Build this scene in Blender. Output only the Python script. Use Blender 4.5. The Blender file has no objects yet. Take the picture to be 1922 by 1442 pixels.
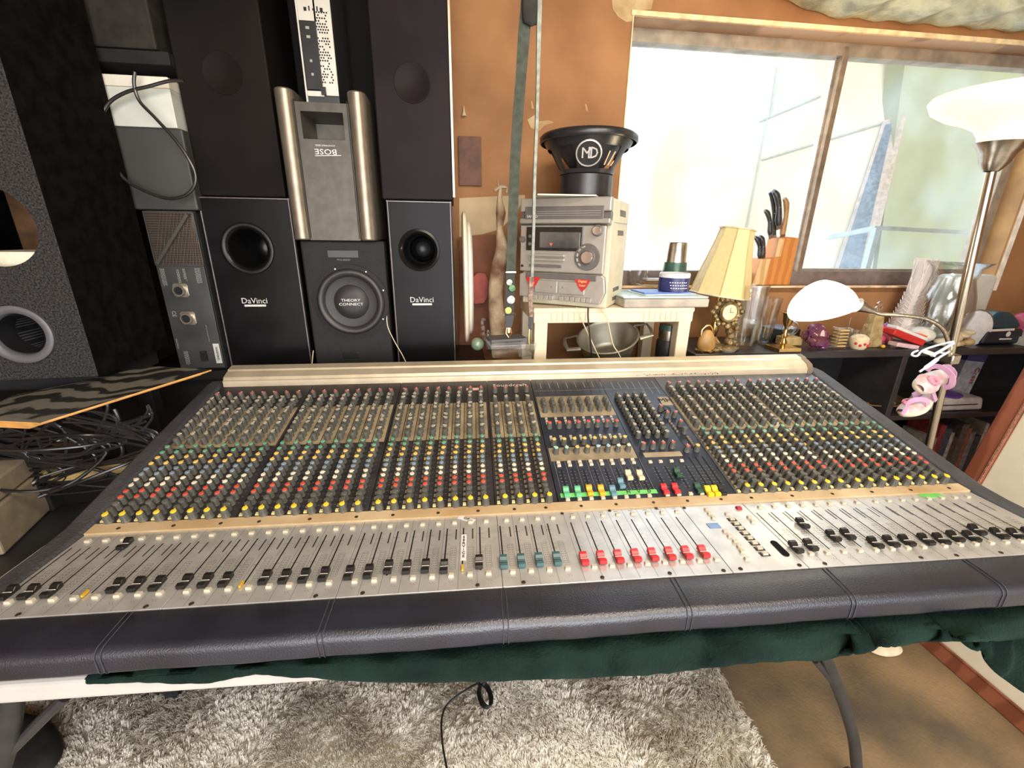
import bpy, math, random
import numpy as np
from mathutils import Vector, Matrix
random.seed(7); RNG = np.random.default_rng(7)
scene = bpy.context.scene
COL = scene.collection
# ------------------------------------------------------------------ camera
FPX = 812.157
ROT = Matrix(((0.9924718689769181, -0.027562068791488488, 0.1193311428479431),
              (-0.12186022264081593, -0.319565745954459, 0.9396955997292424),
              (0.012234190917004634, -0.9471631677681007, -0.3205187329877973)))
CAM_H = 1.36
cam = bpy.data.cameras.new('camera'); camo = bpy.data.objects.new('camera', cam); COL.objects.link(camo)
cx, cy, cz = ROT @ Vector((1, 0, 0)), ROT @ Vector((0, -1, 0)), ROT @ Vector((0, 0, -1))
camo.matrix_world = Matrix(((cx.x, cy.x, cz.x, 0), (cx.y, cy.y, cz.y, 0), (cx.z, cy.z, cz.z, CAM_H), (0, 0, 0, 1)))
cam.sensor_width = 36; cam.lens = FPX / 1922 * 36; cam.clip_start = .02; cam.clip_end = 200
scene.camera = camo
# ------------------------------------------------------------------ light
scene.view_settings.view_transform = 'Standard'; scene.view_settings.look = 'None'
scene.view_settings.gamma = 1; scene.view_settings.use_curve_mapping = False
scene.view_settings.exposure = 0.6
scene.cycles.max_bounces = 8; scene.cycles.transparent_max_bounces = 16; scene.cycles.caustics_reflective = False; scene.cycles.caustics_refractive = False
w = bpy.data.worlds.new('world'); scene.world = w; w.use_nodes = True
nt = w.node_tree; bg = nt.nodes['Background']
sky = nt.nodes.new('ShaderNodeTexSky'); sky.sky_type = 'PREETHAM'; sky.turbidity = 6; sky.sun_direction = (-.3, -.5, .8)
mixw = nt.nodes.new('ShaderNodeMixRGB'); mixw.inputs[0].default_value = .55; mixw.inputs[2].default_value = (.93, .96, 1, 1)
nt.links.new(sky.outputs[0], mixw.inputs[1]); nt.links.new(mixw.outputs[0], bg.inputs[0]); bg.inputs[1].default_value = 3.0
def light(name, typ, loc, energy, color, size=None, sizey=None, target=None, rad=None):
    l = bpy.data.lights.new(name, typ); o = bpy.data.objects.new(name, l); COL.objects.link(o)
    o.location = loc; l.energy = energy; l.color = color
    if size: l.shape = 'RECTANGLE'; l.size = size; l.size_y = sizey or size
    if rad is not None: l.shadow_soft_size = rad
    if target is not None: o.rotation_euler = (Vector(target) - Vector(loc)).to_track_quat('-Z', 'Y').to_euler()
    return o
sun = light('sun', 'SUN', (0, 0, 8), .8, (1, .95, .84)); sun.rotation_euler = (Vector((.35, .75, -.75))).to_track_quat('-Z', 'Y').to_euler(); sun.data.angle = .02
light('rear_fill', 'AREA', (.7, -1.9, 1.35), 52, (.95, .97, 1), 2.6, 1.9, (-.2, 1, .75))  # unseen fill behind the camera, added to brighten rug and desk
light('overhead_fill', 'AREA', (.5, -.3, 2.3), 24, (1, .86, .68), 1.4, .5, (.2, .6, .6))  # unseen overhead fill, added to light the rug and panels from above
# ------------------------------------------------------------------ helpers
def A(x, y, X=None, Y=None, Z=None):
    v = ROT @ Vector(((x - 961) / FPX, (y - 721) / FPX, 1))
    t = X / v.x if X is not None else (Y / v.y if Y is not None else (Z - CAM_H) / v.z)
    return Vector((v.x * t, v.y * t, CAM_H + v.z * t))
def vz(x, ya, yb, Y): return A(x, ya, Y=Y).z - A(x, yb, Y=Y).z
def mpp(P):                      # metres per pixel at a point of the room
    return ((ROT.transposed() @ (Vector(P) - Vector((0, 0, CAM_H)))).z) / FPX
MATS = {}
def mat(name, col, rough=.5, metal=0, var=.12, scale=30, bump=0, col2=None, bscale=None, emit=None, es=0, trans=0, ior=1.45, alpha=1, coat=0, spec=.5, wave=None):
    if name in MATS: return MATS[name]
    m = bpy.data.materials.new(name); m.use_nodes = True; n = m.node_tree.nodes; l = m.node_tree.links
    b = n['Principled BSDF']
    tc = n.new('ShaderNodeTexCoord')
    nz = n.new('ShaderNodeTexNoise'); nz.inputs['Scale'].default_value = scale; nz.inputs['Detail'].default_value = 4
    l.new(tc.outputs['Object'], nz.inputs['Vector'])
    if wave:
        wv = n.new('ShaderNodeTexWave'); wv.inputs['Scale'].default_value = wave[0]; wv.inputs['Distortion'].default_value = wave[1]
        wv.inputs['Detail'].default_value = 3; wv.bands_direction = wave[2]; l.new(tc.outputs['Object'], wv.inputs['Vector'])
    r = n.new('ShaderNodeValToRGB'); c = list(col) + [1]
    c2 = (list(col2) + [1]) if col2 else [x * (1 - var) for x in col] + [1]
    c1 = c if col2 else [min(1, x * (1 + var)) for x in col] + [1]
    r.color_ramp.elements[0].color = c2; r.color_ramp.elements[0].position = .35
    r.color_ramp.elements[1].color = c1; r.color_ramp.elements[1].position = .65
    l.new((wv if wave else nz).outputs['Fac'], r.inputs[0]); l.new(r.outputs[0], b.inputs['Base Color'])
    b.inputs['Roughness'].default_value = rough; b.inputs['Metallic'].default_value = metal
    b.inputs['Specular IOR Level'].default_value = spec; b.inputs['Coat Weight'].default_value = coat
    if trans: b.inputs['Transmission Weight'].default_value = trans; b.inputs['IOR'].default_value = ior
    if alpha < 1: b.inputs['Alpha'].default_value = alpha
    if emit: b.inputs['Emission Color'].default_value = list(emit) + [1]; b.inputs['Emission Strength'].default_value = es
    if bump:
        bn = n.new('ShaderNodeBump'); bn.inputs['Strength'].default_value = bump; bn.inputs['Distance'].default_value = .01
        nb = n.new('ShaderNodeTexNoise'); nb.inputs['Scale'].default_value = bscale or scale * 3; nb.inputs['Detail'].default_value = 5
        l.new(tc.outputs['Object'], nb.inputs['Vector']); l.new(nb.outputs['Fac'], bn.inputs['Height']); l.new(bn.outputs[0], b.inputs['Normal'])
    MATS[name] = m; return m
class MB:
    def __init__(s): s.v = []; s.f = []; s.m = []; s.mats = []
    def mi(s, m):
        if m not in s.mats: s.mats.append(m)
        return s.mats.index(m)
    def add(s, vs, fs, m):
        k = len(s.v); i = s.mi(m); s.v += [tuple(x) for x in vs]
        for f in fs: s.f.append(tuple(k + a for a in f)); s.m.append(i)
        return s
    def box(s, c, d, m, R=None, tx=1, ty=1):
        h = [x / 2 for x in d]; vs = []
        for z in (-1, 1):
            kx, ky = (tx, ty) if z > 0 else (1, 1)
            for x, y in ((-1, -1), (1, -1), (1, 1), (-1, 1)):
                p = Vector((x * h[0] * kx, y * h[1] * ky, z * h[2]))
                if R is not None: p = R @ p
                vs.append(p + Vector(c))
        return s.add(vs, [(3, 2, 1, 0), (4, 5, 6, 7), (0, 1, 5, 4), (1, 2, 6, 5), (2, 3, 7, 6), (3, 0, 4, 7)], m)
    def hexa(s, p8, m):          # 4 bottom + 4 top
        return s.add(p8, [(3, 2, 1, 0), (4, 5, 6, 7), (0, 1, 5, 4), (1, 2, 6, 5), (2, 3, 7, 6), (3, 0, 4, 7)], m)
    def lathe(s, prof, m, c=(0, 0, 0), n=24, R=None, sx=1, sy=1, a0=0, closed=True):
        vs = []; fs = []; P = len(prof)
        for i in range(n):
            a = 2 * math.pi * i / n + a0
            for r, z in prof:
                p = Vector((r * math.cos(a) * sx, r * math.sin(a) * sy, z))
                if R is not None: p = R @ p
                vs.append(p + Vector(c))
        for i in range(n):
            j = (i + 1) % n
            for k in range(P - 1): fs.append((i * P + k, j * P + k, j * P + k + 1, i * P + k + 1))
        if closed and prof[0][0] > 1e-6: fs.append(tuple(i * P for i in range(n))[::-1])
        if closed and prof[-1][0] > 1e-6: fs.append(tuple(i * P + P - 1 for i in range(n)))
        return s.add(vs, fs, m)
    def prism(s, poly, h0, h1, m, T=None):   # poly in local xy, extruded along z
        n = len(poly); vs = [Vector((x, y, h0)) for x, y in poly] + [Vector((x, y, h1)) for x, y in poly]
        if T is not None: vs = [T @ v for v in vs]
        return s.add(vs, [tuple(range(n))[::-1], tuple(range(n, 2 * n))] + [(i, (i + 1) % n, n + (i + 1) % n, n + i) for i in range(n)], m)
    def tube(s, pts, r, m, n=8, closed=False, flat=None):
        pts = [Vector(p) for p in pts]; k = len(pts); vs = []; fs = []; up = None
        for i, p in enumerate(pts):
            t = (pts[(i + 1) % k] - pts[i - 1]) if closed else (pts[min(i + 1, k - 1)] - pts[max(i - 1, 0)])
            t = t.normalized() if t.length > 1e-9 else Vector((0, 0, 1))
            if up is None: up = t.orthogonal().normalized()
            up = (up - t * up.dot(t)); up = up.normalized() if up.length > 1e-6 else t.orthogonal().normalized()
            bn = t.cross(up); rr = r[i] if isinstance(r, (list, tuple)) else r
            for j in range(n):
                a = 2 * math.pi * j / n
                vs.append(p + up * math.cos(a) * rr + bn * math.sin(a) * rr * (flat or 1))
        for i in range(k if closed else k - 1):
            i2 = (i + 1) % k
            for j in range(n):
                j2 = (j + 1) % n; fs.append((i * n + j, i * n + j2, i2 * n + j2, i2 * n + j))
        if not closed: fs += [tuple(range(n))[::-1], tuple((k - 1) * n + j for j in range(n))]
        return s.add(vs, fs, m)
    def merge(s, vs, fs, ms, mats):
        k = len(s.v); s.v += vs; idx = [s.mi(m) for m in mats]
        s.f += [tuple(k + a for a in f) for f in fs]; s.m += [idx[i] for i in ms]
    def build(s, name, parent=None, smooth=35, bevel=0, seg=2, **props):
        me = bpy.data.meshes.new(name); me.from_pydata(s.v, [], s.f)
        for m in s.mats: me.materials.append(m)
        me.polygons.foreach_set('material_index', s.m)
        me.validate(); me.update()
        if smooth:
            me.polygons.foreach_set('use_smooth', [True] * len(me.polygons)); me.set_sharp_from_angle(angle=math.radians(smooth))
        o = bpy.data.objects.new(name, me); COL.objects.link(o)
        if parent: o.parent = parent
        if bevel:
            b = o.modifiers.new('b', 'BEVEL'); b.width = bevel; b.segments = seg; b.limit_method = 'ANGLE'; b.angle_limit = math.radians(40)
        for k, v in props.items(): o[k] = v
        return o
def sph(r, k=9, sq=1, z0=0): return [(max(0, r * math.sin(math.pi * i / k)), z0 - r * sq * math.cos(math.pi * i / k)) for i in range(k + 1)]
def curve(pts, n=6, closed=False):      # Catmull-Rom
    pts = [Vector(p) for p in pts]; out = []; k = len(pts)
    for i in range(k if closed else k - 1):
        g = (lambda j: pts[j % k]) if closed else (lambda j: pts[max(0, min(k - 1, j))])
        p0, p1, p2, p3 = g(i - 1), g(i), g(i + 1), g(i + 2)
        for j in range(n):
            t = j / n; out.append(.5 * ((2 * p1) + (p2 - p0) * t + (2 * p0 - 5 * p1 + 4 * p2 - p3) * t * t + (3 * p1 - p0 - 3 * p2 + p3) * t ** 3))
    if not closed: out.append(pts[-1])
    return out
def thing(name, label, cat, loc=(0, 0, 0), R=None, group=None, rz=0):
    o = bpy.data.objects.new(name, None); COL.objects.link(o); o.empty_display_size = .05
    o.location = loc
    if R is not None: o.rotation_euler = R.to_euler()
    elif rz: o.rotation_euler = (0, 0, rz)
    o['label'] = label; o['category'] = cat
    if group: o['group'] = group
    return o
def tag(o, label, cat, group=None):
    o['label'] = label; o['category'] = cat
    if group: o['group'] = group
    return o
def struct(o): o['kind'] = 'structure'; return o
def text(s, size, m, parent, loc, R=None, name='lettering', ex=.0004, align='CENTER', sx=1):
    c = bpy.data.curves.new(name, 'FONT'); c.body = s; c.size = size; c.extrude = ex; c.align_x = align; c.align_y = 'CENTER'; c.resolution_u = 2
    t = bpy.data.objects.new(name, c); me = bpy.data.meshes.new_from_object(t); bpy.data.objects.remove(t)
    if not me.materials: me.materials.append(m)
    o = bpy.data.objects.new(name, me); COL.objects.link(o)
    if parent: o.parent = parent
    o.location = loc; o.scale = (sx, 1, 1)
    if R is not None: o.rotation_euler = R.to_euler()
    return o
def frame(x, z):        # rotation whose X is x and Z is z
    x = Vector(x).normalized(); z = Vector(z); z = (z - x * z.dot(x)).normalized(); y = z.cross(x)
    return Matrix(((x.x, y.x, z.x), (x.y, y.y, z.y), (x.z, y.z, z.z)))
def dup(o, parent=None, loc=None, rot=None):
    c = o.copy(); COL.objects.link(c); c.parent = parent if parent else o.parent
    if loc is not None: c.location = loc
    if rot is not None: c.rotation_euler = rot
    return c
def RZ(a): return Matrix.Rotation(a, 3, 'Z')
def RX(a): return Matrix.Rotation(a, 3, 'X')
def RY(a): return Matrix.Rotation(a, 3, 'Y')
FRONT = frame((1, 0, 0), (0, -1, 0))       # lettering standing upright and facing the room
# common materials
black = mat('black_plastic', (.012, .012, .013), .4, var=.3)
blackwood = mat('black_laminate', (.008, .007, .007), .4, var=.35, scale=6)
matte = mat('matte_black', (.008, .008, .009), .8, var=.3)
grey = mat('grey_plastic', (.12, .12, .12), .5)
cream = mat('cream_plastic', (.72, .62, .42), .5, var=.1, scale=12)
white = mat('white_plastic', (.75, .74, .7), .45, var=.05)
chrome = mat('chrome', (.75, .74, .72), .15, 1, var=.05)
steel = mat('brushed_steel', (.5, .47, .42), .28, 1, var=.15, scale=60)
brass = mat('brass', (.75, .52, .2), .22, 1, var=.15)
red = mat('red_plastic', (.55, .03, .025), .4)
def thin_glass(name, tint=(.97, .985, .98), fac=.75):
    m = bpy.data.materials.new(name); m.use_nodes = True; n = m.node_tree.nodes; l = m.node_tree.links; n.clear()
    o = n.new('ShaderNodeOutputMaterial'); tr = n.new('ShaderNodeBsdfTransparent'); tr.inputs[0].default_value = (*tint, 1); g = n.new('ShaderNodeBsdfGlossy'); g.inputs['Roughness'].default_value = .04
    nz = n.new('ShaderNodeTexNoise'); nz.inputs['Scale'].default_value = 60; bp = n.new('ShaderNodeBump'); bp.inputs['Strength'].default_value = .12; l.new(nz.outputs['Fac'], bp.inputs['Height'])
    f = n.new('ShaderNodeLayerWeight'); f.inputs[0].default_value = .32; mx = n.new('ShaderNodeMixShader'); l.new(bp.outputs[0], f.inputs['Normal']); l.new(bp.outputs[0], g.inputs['Normal'])
    mm = n.new('ShaderNodeMath'); mm.operation = 'MULTIPLY_ADD'; mm.inputs[1].default_value = fac; mm.inputs[2].default_value = .05; l.new(f.outputs['Facing'], mm.inputs[0])
    l.new(mm.outputs[0], mx.inputs[0]); l.new(tr.outputs[0], mx.inputs[1]); l.new(g.outputs[0], mx.inputs[2]); l.new(mx.outputs[0], o.inputs[0]); return m
glass = thin_glass('clear_glass')
printw = mat('white_print', (.75, .75, .72), .6, var=.02)
# ------------------------------------------------------------------ mixing console
S = .03
XA = Vector((.9993, -.0367, .0092)).normalized(); YF = Vector((.0369, .9992, -.0174)); YF = (YF - XA * YF.dot(XA)).normalized(); NF = XA.cross(YF)
RC = Matrix(((XA.x, YF.x, NF.x), (XA.y, YF.y, NF.y), (XA.z, YF.z, NF.z)))
CO = Vector((-.6701, .588, .8433))
con = thing('mixing_console', 'very large sound mixing desk with rows of coloured knobs and faders on a folding table', 'mixing desk', CO, RC)
KA = .2408; ca, sa = math.cos(KA), math.sin(KA); RK = RX(KA)
def LF(u, v, h=0): return Vector((u * S, v * S, h - .003))
def LK(u, v, h=0):
    b = v * S; k = h - .018
    return Vector((.0006 + u * S, .1843 + b * ca - k * sa, .0204 + b * sa + k * ca))
m_fp = mat('fader_panel_paint', (.62, .61, .58), .36, metal=.5, var=.1, scale=25, bump=.03, bscale=300)
m_dirty = mat('worn_panel_paint', (.42, .38, .32), .5, var=.35, scale=9)
m_dark = mat('dark_panel_paint', (.035, .032, .034), .38, var=.3, scale=20)
m_blue = mat('navy_panel_paint', (.026, .031, .046), .3, var=.2, scale=20)
m_beige = mat('beige_panel_paint', (.34, .27, .165), .45, var=.3, scale=18)
m_lstrip = mat('cream_scribble_strip', (.7, .55, .34), .5, col2=(.5, .33, .16), scale=7)
m_rail = mat('champagne_metal_rail', (.66, .56, .4), .4, metal=.5, var=.1, scale=15)
m_leather = mat('black_leather', (.016, .018, .028), .34, var=.25, scale=12, bump=.16, bscale=420, spec=.9)
m_ink = mat('black_ink', (.02, .02, .02), .6)
m_kgrey = mat('knob_grey', (.105, .105, .09), .45, var=.15)
kc = {'Y': mat('cap_yellow', (.85, .6, .04), .4), 'y': mat('cap_amber', (.78, .5, .12), .4), 'R': mat('cap_red', (.62, .09, .05), .4), 'W': mat('cap_cream', (.75, .66, .5), .4),
      'B': mat('cap_blue', (.2, .27, .33), .4), 'G': mat('cap_green', (.13, .36, .22), .4), 'g': mat('cap_dark_green', (.06, .09, .06), .4), 'D': mat('cap_black', (.02, .02, .02), .4),
      'C': mat('cap_beige', (.36, .31, .22), .4), 'P': mat('cap_dull_red', (.45, .1, .08), .4), 'L': mat('cap_light_green', (.3, .6, .45), .4), 'K': mat('cap_sky_blue', (.3, .5, .6), .4)}
m_btn = mat('button_cream', (.6, .54, .42), .4); m_btnd = mat('button_shaded_brown', (.24, .19, .12), .4); m_btny = mat('button_pale_yellow', (.75, .65, .3), .4)
# body, built as side profile extruded across the desk
U0, U1 = -.72, 58.3
def extr(prof, x0, x1, m, mb=None):
    mb = mb or MB(); n = len(prof)
    vs = [(x0, y, z) for y, z in prof] + [(x1, y, z) for y, z in prof]
    mb.add(vs, [tuple(range(n))[::-1], tuple(range(n, 2 * n))] + [(i, (i + 1) % n, n + (i + 1) % n, n + i) for i in range(n)][::1], m); return mb
kv = lambda v, h=0: (LK(0, v, h).y, LK(0, v, h).z)
X0, X1 = U0 * S, U1 * S
extr([(-.06, -.048), (.1, -.055), (.72, -.055), (.72, .06), kv(16.3, -.004), kv(-.17, -.005), (5.3 * S, -.0075), (-.03, -.0075)], X0, X1, m_dark).build('body', con, smooth=0)
# fader panels (one module each)
def fpanel(u0, u1, m):
    mb = MB(); a, b = u0 * S + .0004, u1 * S - .0004
    mb.box(((a + b) / 2, (-1.03 + 5.25) / 2 * S, -.0045), (b - a, 6.28 * S, .003), m)
    return mb.build('fader_panel', con, smooth=0, bevel=.0005, seg=1)
for u0, u1 in ((U0, 7.72), (7.72, 15.9), (15.9, 24.3), (24.3, 36.75), (36.75, 41.1), (41.1, 49.4), (49.4, U1)): fpanel(u0, u1, m_fp)
def kquad(mb, u0, v0, u1, v1, h, m, t=.0015):
    mb.hexa([LK(u0, v0, h - t), LK(u1, v0, h - t), LK(u1, v1, h - t), LK(u0, v1, h - t), LK(u0, v0, h), LK(u1, v0, h), LK(u1, v1, h), LK(u0, v1, h)], m)
def kpanel(u0, u1, m, beige):
    mb = MB(); kquad(mb, u0 + .02, -.17, u1 - .02, 16.1, 0, m, .003)
    for a, b, c, d in beige: kquad(mb, a, b, c, d, .0006, m_beige, .0006)
    return mb.build('knob_panel', con, smooth=0)
SEC = [(0, 8), (8.3, 8), (16.6, 8), (24.9, 4), (41.9, 8), (50.2, 8)]
for s, n in SEC:
    kpanel(s - .68 if s else U0, s + n - .4 if s < 50 else U1, m_dark if s < 40 else mat('slate_panel_paint', (.085, .09, .1), .32), [(s + i - .52, 7.05, s + i + .42, 12.25) for i in range(n)])
kpanel(28.55, 35.5, m_blue, [(28.7, 9.65, 35.45, 12.9), (28.7, 3.95, 35.45, 5.5)])
kpanel(35.5, 41.2, m_blue, [(36.05, 3.98, 39.1, 4.52), (40.2, 10.9, 41.2, 12.35)])
# cream strip between the two decks
mb = MB(); y0, y1 = 5.25 * S, kv(-.17)[0]
mb.hexa([(X0, y0, -.005), (X1, y0, -.005), (X1, y1, -.003), (X0, y1, -.003), (X0, y0, .0005), (X1, y0, .0005), (X1, y1, .0025), (X0, y1, .0025)], m_lstrip)
mb.build('scribble_strip', con, smooth=0)
# back rail
ry, rz = kv(16.05)
prof = [(ry, rz - .02), (ry, rz + .016), (ry + .002, rz + .018), (ry + .004, rz + .018), (ry + .008, rz + .026), (ry + .03, rz + .036), (ry + .034, rz + .036), (ry + .037, rz + .041), (ry + .062, rz + .047), (ry + .07, rz + .04), (ry + .07, rz - .03)]
extr(prof, X0 + .005, X1 - .012, m_rail).build('back_rail', con, smooth=20)
extr([(y + (.0 if y > ry + .03 else -.002), z + .001) for y, z in prof], X1 - .012, X1 + .006, mat('brown_end_cap', (.18, .13, .09), .5)).build('rail_end_cap', con, smooth=20, bevel=.003)
mb = MB()
for k in range(46):
    x = (39.5 + k * .19) * S + random.uniform(-.001, .001)
    if k in (16, 17, 18, 24): continue
    mb.box((x, ry - .0004, rz + .007 + random.uniform(-.002, .002)), (random.uniform(.001, .004), .0006, random.uniform(.001, .003)), m_ink)
mb.build('worn_lettering', con, smooth=0)
# leather bolster
def rnd(cx_, cz_, r, a0, a1, n=6): return [(cx_ + r * math.cos(math.radians(a0 + (a1 - a0) * i / n)), cz_ + r * math.sin(math.radians(a0 + (a1 - a0) * i / n))) for i in range(n + 1)]
prof = [(-1.03 * S, -.006), (-.034, -.0035), (-.06, -.0045)] + rnd(-.083, -.020, .014, 95, 180) + rnd(-.087, -.038, .010, 180, 265) + [(-.05, -.050), (-.03, -.05)]
mb = MB(); N_ = 90; n = len(prof); vs = []
for i in range(N_ + 1):
    x = X0 - .045 + (X1 - X0 + .09) * i / N_; wv = math.sin(i * 1.7) * .0003 + math.sin(i * .53) * .0005
    for j, (y, z) in enumerate(prof): vs.append((x, y + (wv if 2 < j < n - 2 else 0), z + (wv * .6 if 1 < j < n - 2 else 0)))
fs = [(i * n + j, (i + 1) * n + j, (i + 1) * n + (j + 1) % n, i * n + (j + 1) % n) for i in range(N_) for j in range(n)]
fs += [tuple(range(n)), tuple(N_ * n + j for j in range(n))[::-1]]
mb.add(vs, fs, m_leather); mb.build('armrest_bolster', con, smooth=50)
m_st = mat('stitch_thread', (.05, .05, .06), .6)
for u in (6.4, 15.8, 24.3, 33.3, 41.9, 50.3):
    for du in (-.12, .12):
        pts = [((u + du) * S, y - .0005 * (y < -.07), z + .0006) for y, z in prof[1:-2]]
        MB().tube(curve(pts, 3), .0007, m_st, 5).build('seam', con)
# padded side cheeks
for sx, xa, xb in ((0, X0 - .045, X0 - .001), (1, X1 + .001, X1 + .045)):
    pr = [(-.095, -.05), (-.098, -.02), (-.085, -.004), (.12, .0)] + [(y, z + .006) for y, z in (kv(-.6), kv(1), kv(8), kv(16.1))] + [(kv(17.4)[0], kv(17)[1] + .002), (kv(17.8)[0], .03), (.72, -.055)]
    extr(pr, xa, xb, mat('grey_side_leather', (.06, .06, .066), .5, bump=.3, bscale=200)).build('side_cheek', con, smooth=40, bevel=.008, seg=3)
# printed scales, hairlines
mb = MB()
def fline(u0, v0, u1, v1, m=m_ink, wd=.0004, h=.00015):
    a, b = LF(u0, v0, h), LF(u1, v1, h); d = (b - a); nn = Vector((-d.y, d.x, 0)).normalized() * wd
    mb.add([a - nn, b - nn, b + nn, a + nn], [(0, 1, 2, 3)], m)
def kline(u0, v0, u1, v1, m=m_ink, wd=.0004, h=.0008):
    a, b = LK(u0, v0, h), LK(u1, v1, h); d = b - a; nn = d.cross(RK @ Vector((0, 0, 1))).normalized() * wd
    mb.add([a - nn, b - nn, b + nn, a + nn], [(0, 1, 2, 3)], m)
m_slot = mat('fader_slot', (.006, .006, .006), .7); m_lines = mat('thin_grey_line', (.16, .15, .14), .6)
FS = [(0, 8, -.45), (8.3, 8, -.4), (16.6, 8, -.42), (24.9, 4, -.45), (42.0, 8, -.6), (50.35, 8, -.75)]
capL = []
for s, n, o in FS:
    for i in range(n):
        u = s + i; cu = u + o
        fline(cu, 0.3, cu, 4.08, m_slot, .0012); fline(u + .14, 2.98, u + .14, 3.96, mat('meter_window', (.05, .05, .04), .3), .0013)
        for k in range(9):
            v = .45 + k * .43; fline(cu + .1, v, cu + .22, v, m_lines, .00025)
            if k % 4 == 3: fline(cu - .17, v, cu + .17, v, m_ink, .0003)
        for a, b, c, d in ((-.12, .5, -.12, 2.3), (.2, .5, .2, 2.3), (-.12, 2.3, .2, 2.3), (-.12, .5, .2, .5)): fline(u + a, b, u + c, d, m_lines, .00025)
        for k in range(9): 
            v = .65 + k * .19; mb.lathe([(0.0007, -.0001), (0.0007, .0003)], m_ink, LF(u + .12, v), 6); fline(u - .08, v, u + .04, v, m_lines, .0004)
        for k in range(4): fline(u - .1 + k * .07, -.42 - (k % 2) * .08, u - .06 + k * .07, -.42 - (k % 2) * .08, m_lines, .0005)
        if i and s != 42.0 or i: fline(u - .78 if s > 40 else u - .62, -1.0, u - .78 if s > 40 else u - .62, 5.2, m_lines, .0003)
for j in range(8):
    u = 28.95 + j * .99
    fline(u, .3, u, 4.08, m_slot, .0012)
    for k in range(9): fline(u + .1, .45 + k * .43, u + .22, .45 + k * .43, m_lines, .00025)
    fline(u - .3, -1, u - .3, 5.2, m_lines, .0003); fline(u + .1, 5.0, u + .4, 5.0, m_lines, .0006)
for s, n in SEC:                     # knob strips: hairlines and small printed marks
    for i in range(n):
        u = s + i
        if i: kline(u - .55, -.1, u - .55, 15.9, m_ink, .0004)
        for k in range(11):
            v = 7.5 + k * .55; kline(u - .5, v, u - .38, v, m_ink, .0005)
        for k in range(12): kline(u + .2, .55 + k * .54, u + .34, .55 + k * .54, m_lines, .0006)
m_pr = mat('pale_print', (.45, .45, .42), .6)
for k, (u, vt) in enumerate([(29.29 + i * .833, 2.99) for i in range(8)] + [(36.4, 2.9), (37.22, 2.9), (38.05, 2.9), (38.84, 2.9), (39.5, 3.85), (40.03, 3.85), (40.59, 3.85)]):
    kline(u, vt, u + (.15 if k < 8 else -.1) * 0, .55, m_slot, .0011)
    for j in range(7): kline(u - .22, .75 + j * .33, u - .08, .75 + j * .33, m_pr, .0003); kline(u + .08, .75 + j * .33, u + .2, .75 + j * .33, m_pr, .0003)
for i in range(8):
    u = 29.4 + i * .86; kline(u, 14.3, u, 15.3, m_pr, .0005); kline(u - .42, 13.2, u - .42, 15.9, m_ink, .0004)
for i in range(7):
    u = 36.5 + i * .7; kline(u, 13.9 if i < 4 else 12.9, u, 15.2, m_pr, .0005)
kline(28.7, 13.9, 41, 13.9, m_pr, .0003); kline(35.5, -.1, 35.5, 15.9, m_ink, .0006)
kline(39.7, 7.6, 39.75, 5.0, m_ink, .0006); kline(39.75, 5.0, 40.6, 4.9, m_ink, .0006)
for i in range(9): kline(29.3 + i * .83 - .4, .2, 29.3 + i * .83 - .4, 3.9, m_pr, .0002)
mb.build('printed_scale', con, smooth=0, kind='stuff')
# round screws
for (u, v, f) in [(1.2, -.85, 0), (6.9, -.85, 0), (9, -.85, 0), (14.9, -.85, 0), (17.2, -.85, 0), (23, -.8, 0), (25.4, -.8, 0), (29.6, -.8, 0), (33.3, -.8, 0), (36.3, -.85, 0), (37.3, -.8, 0), (40.7, -.8, 0), (42.2, -.8, 0), (48, -.8, 0), (50.2, -.8, 0), (53, -.8, 0), (28.6, 5.05, 0), (31.8, 5.1, 0), (35, 5.1, 0), (36.9, 5.0, 0),
                  (1, 5.6, 0), (4.2, 5.6, 0), (7, 5.6, 0), (9.3, 5.6, 0), (12.4, 5.6, 0), (15.3, 5.6, 0), (17.6, 5.6, 0), (20.5, 5.6, 0), (23.1, 5.6, 0), (25.5, 5.6, 0), (27.6, 5.6, 0), (30, 5.6, 0), (32.4, 5.6, 0), (35, 5.6, 0), (37.4, 5.6, 0), (39.8, 5.6, 0), (42, 5.6, 0), (45, 5.6, 0), (48, 5.6, 0), (51, 5.6, 0), (54, 5.6, 0), (57, 5.6, 0)]:
    p = LF(u, v, .0005 if v < 5.2 else .0045)
    MB().lathe([(.0034, -.001), (.0034, .0006), (.002, .0012), (.0018, .0002), (0, .0002)], mat('dark_screw', (.12, .1, .08), .3, .8), p, 12).build('screw', con)
# knobs
def knob_mesh(col, big=0):
    mb = MB(); k = 1.22 if big else 1.1
    mb.lathe([(.0066 * k, 0), (.0068 * k, .002), (.0060 * k, .0035), (.0053 * k, .0140 * k), (.0049 * k, .0155 * k), (.0040 * k, .0158 * k)], m_kgrey, n=14)
    if col in 'gD': mb.lathe([(.0044 * k, .0150), (.0040 * k, .0163), (.0034, .0163), (.0031, .0155), (0, .0155)], m_kgrey, n=14); mb.lathe([(.0030, .0156), (0, .0158)], kc[col], n=12)
    else: mb.lathe([(.0044 * k, .0150 * k), (.0043 * k, .0165 * k), (.0034 * k, .0172 * k), (0, .0174 * k)], kc[col], n=14)
    mb.box((0, .0028 * k, .0165 * k if col not in 'gD' else .0155), (.0013, .0052 * k, .002), kc[col] if col in 'YyRWBG' else printw)
    for a in range(0, 360, 40):
        c, s_ = math.cos(math.radians(a)), math.sin(math.radians(a))
        mb.box((c * .0056 * k, s_ * .0056 * k, .008), (.0009, .0009, .010), m_kgrey)
    return mb
KM = {}
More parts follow.
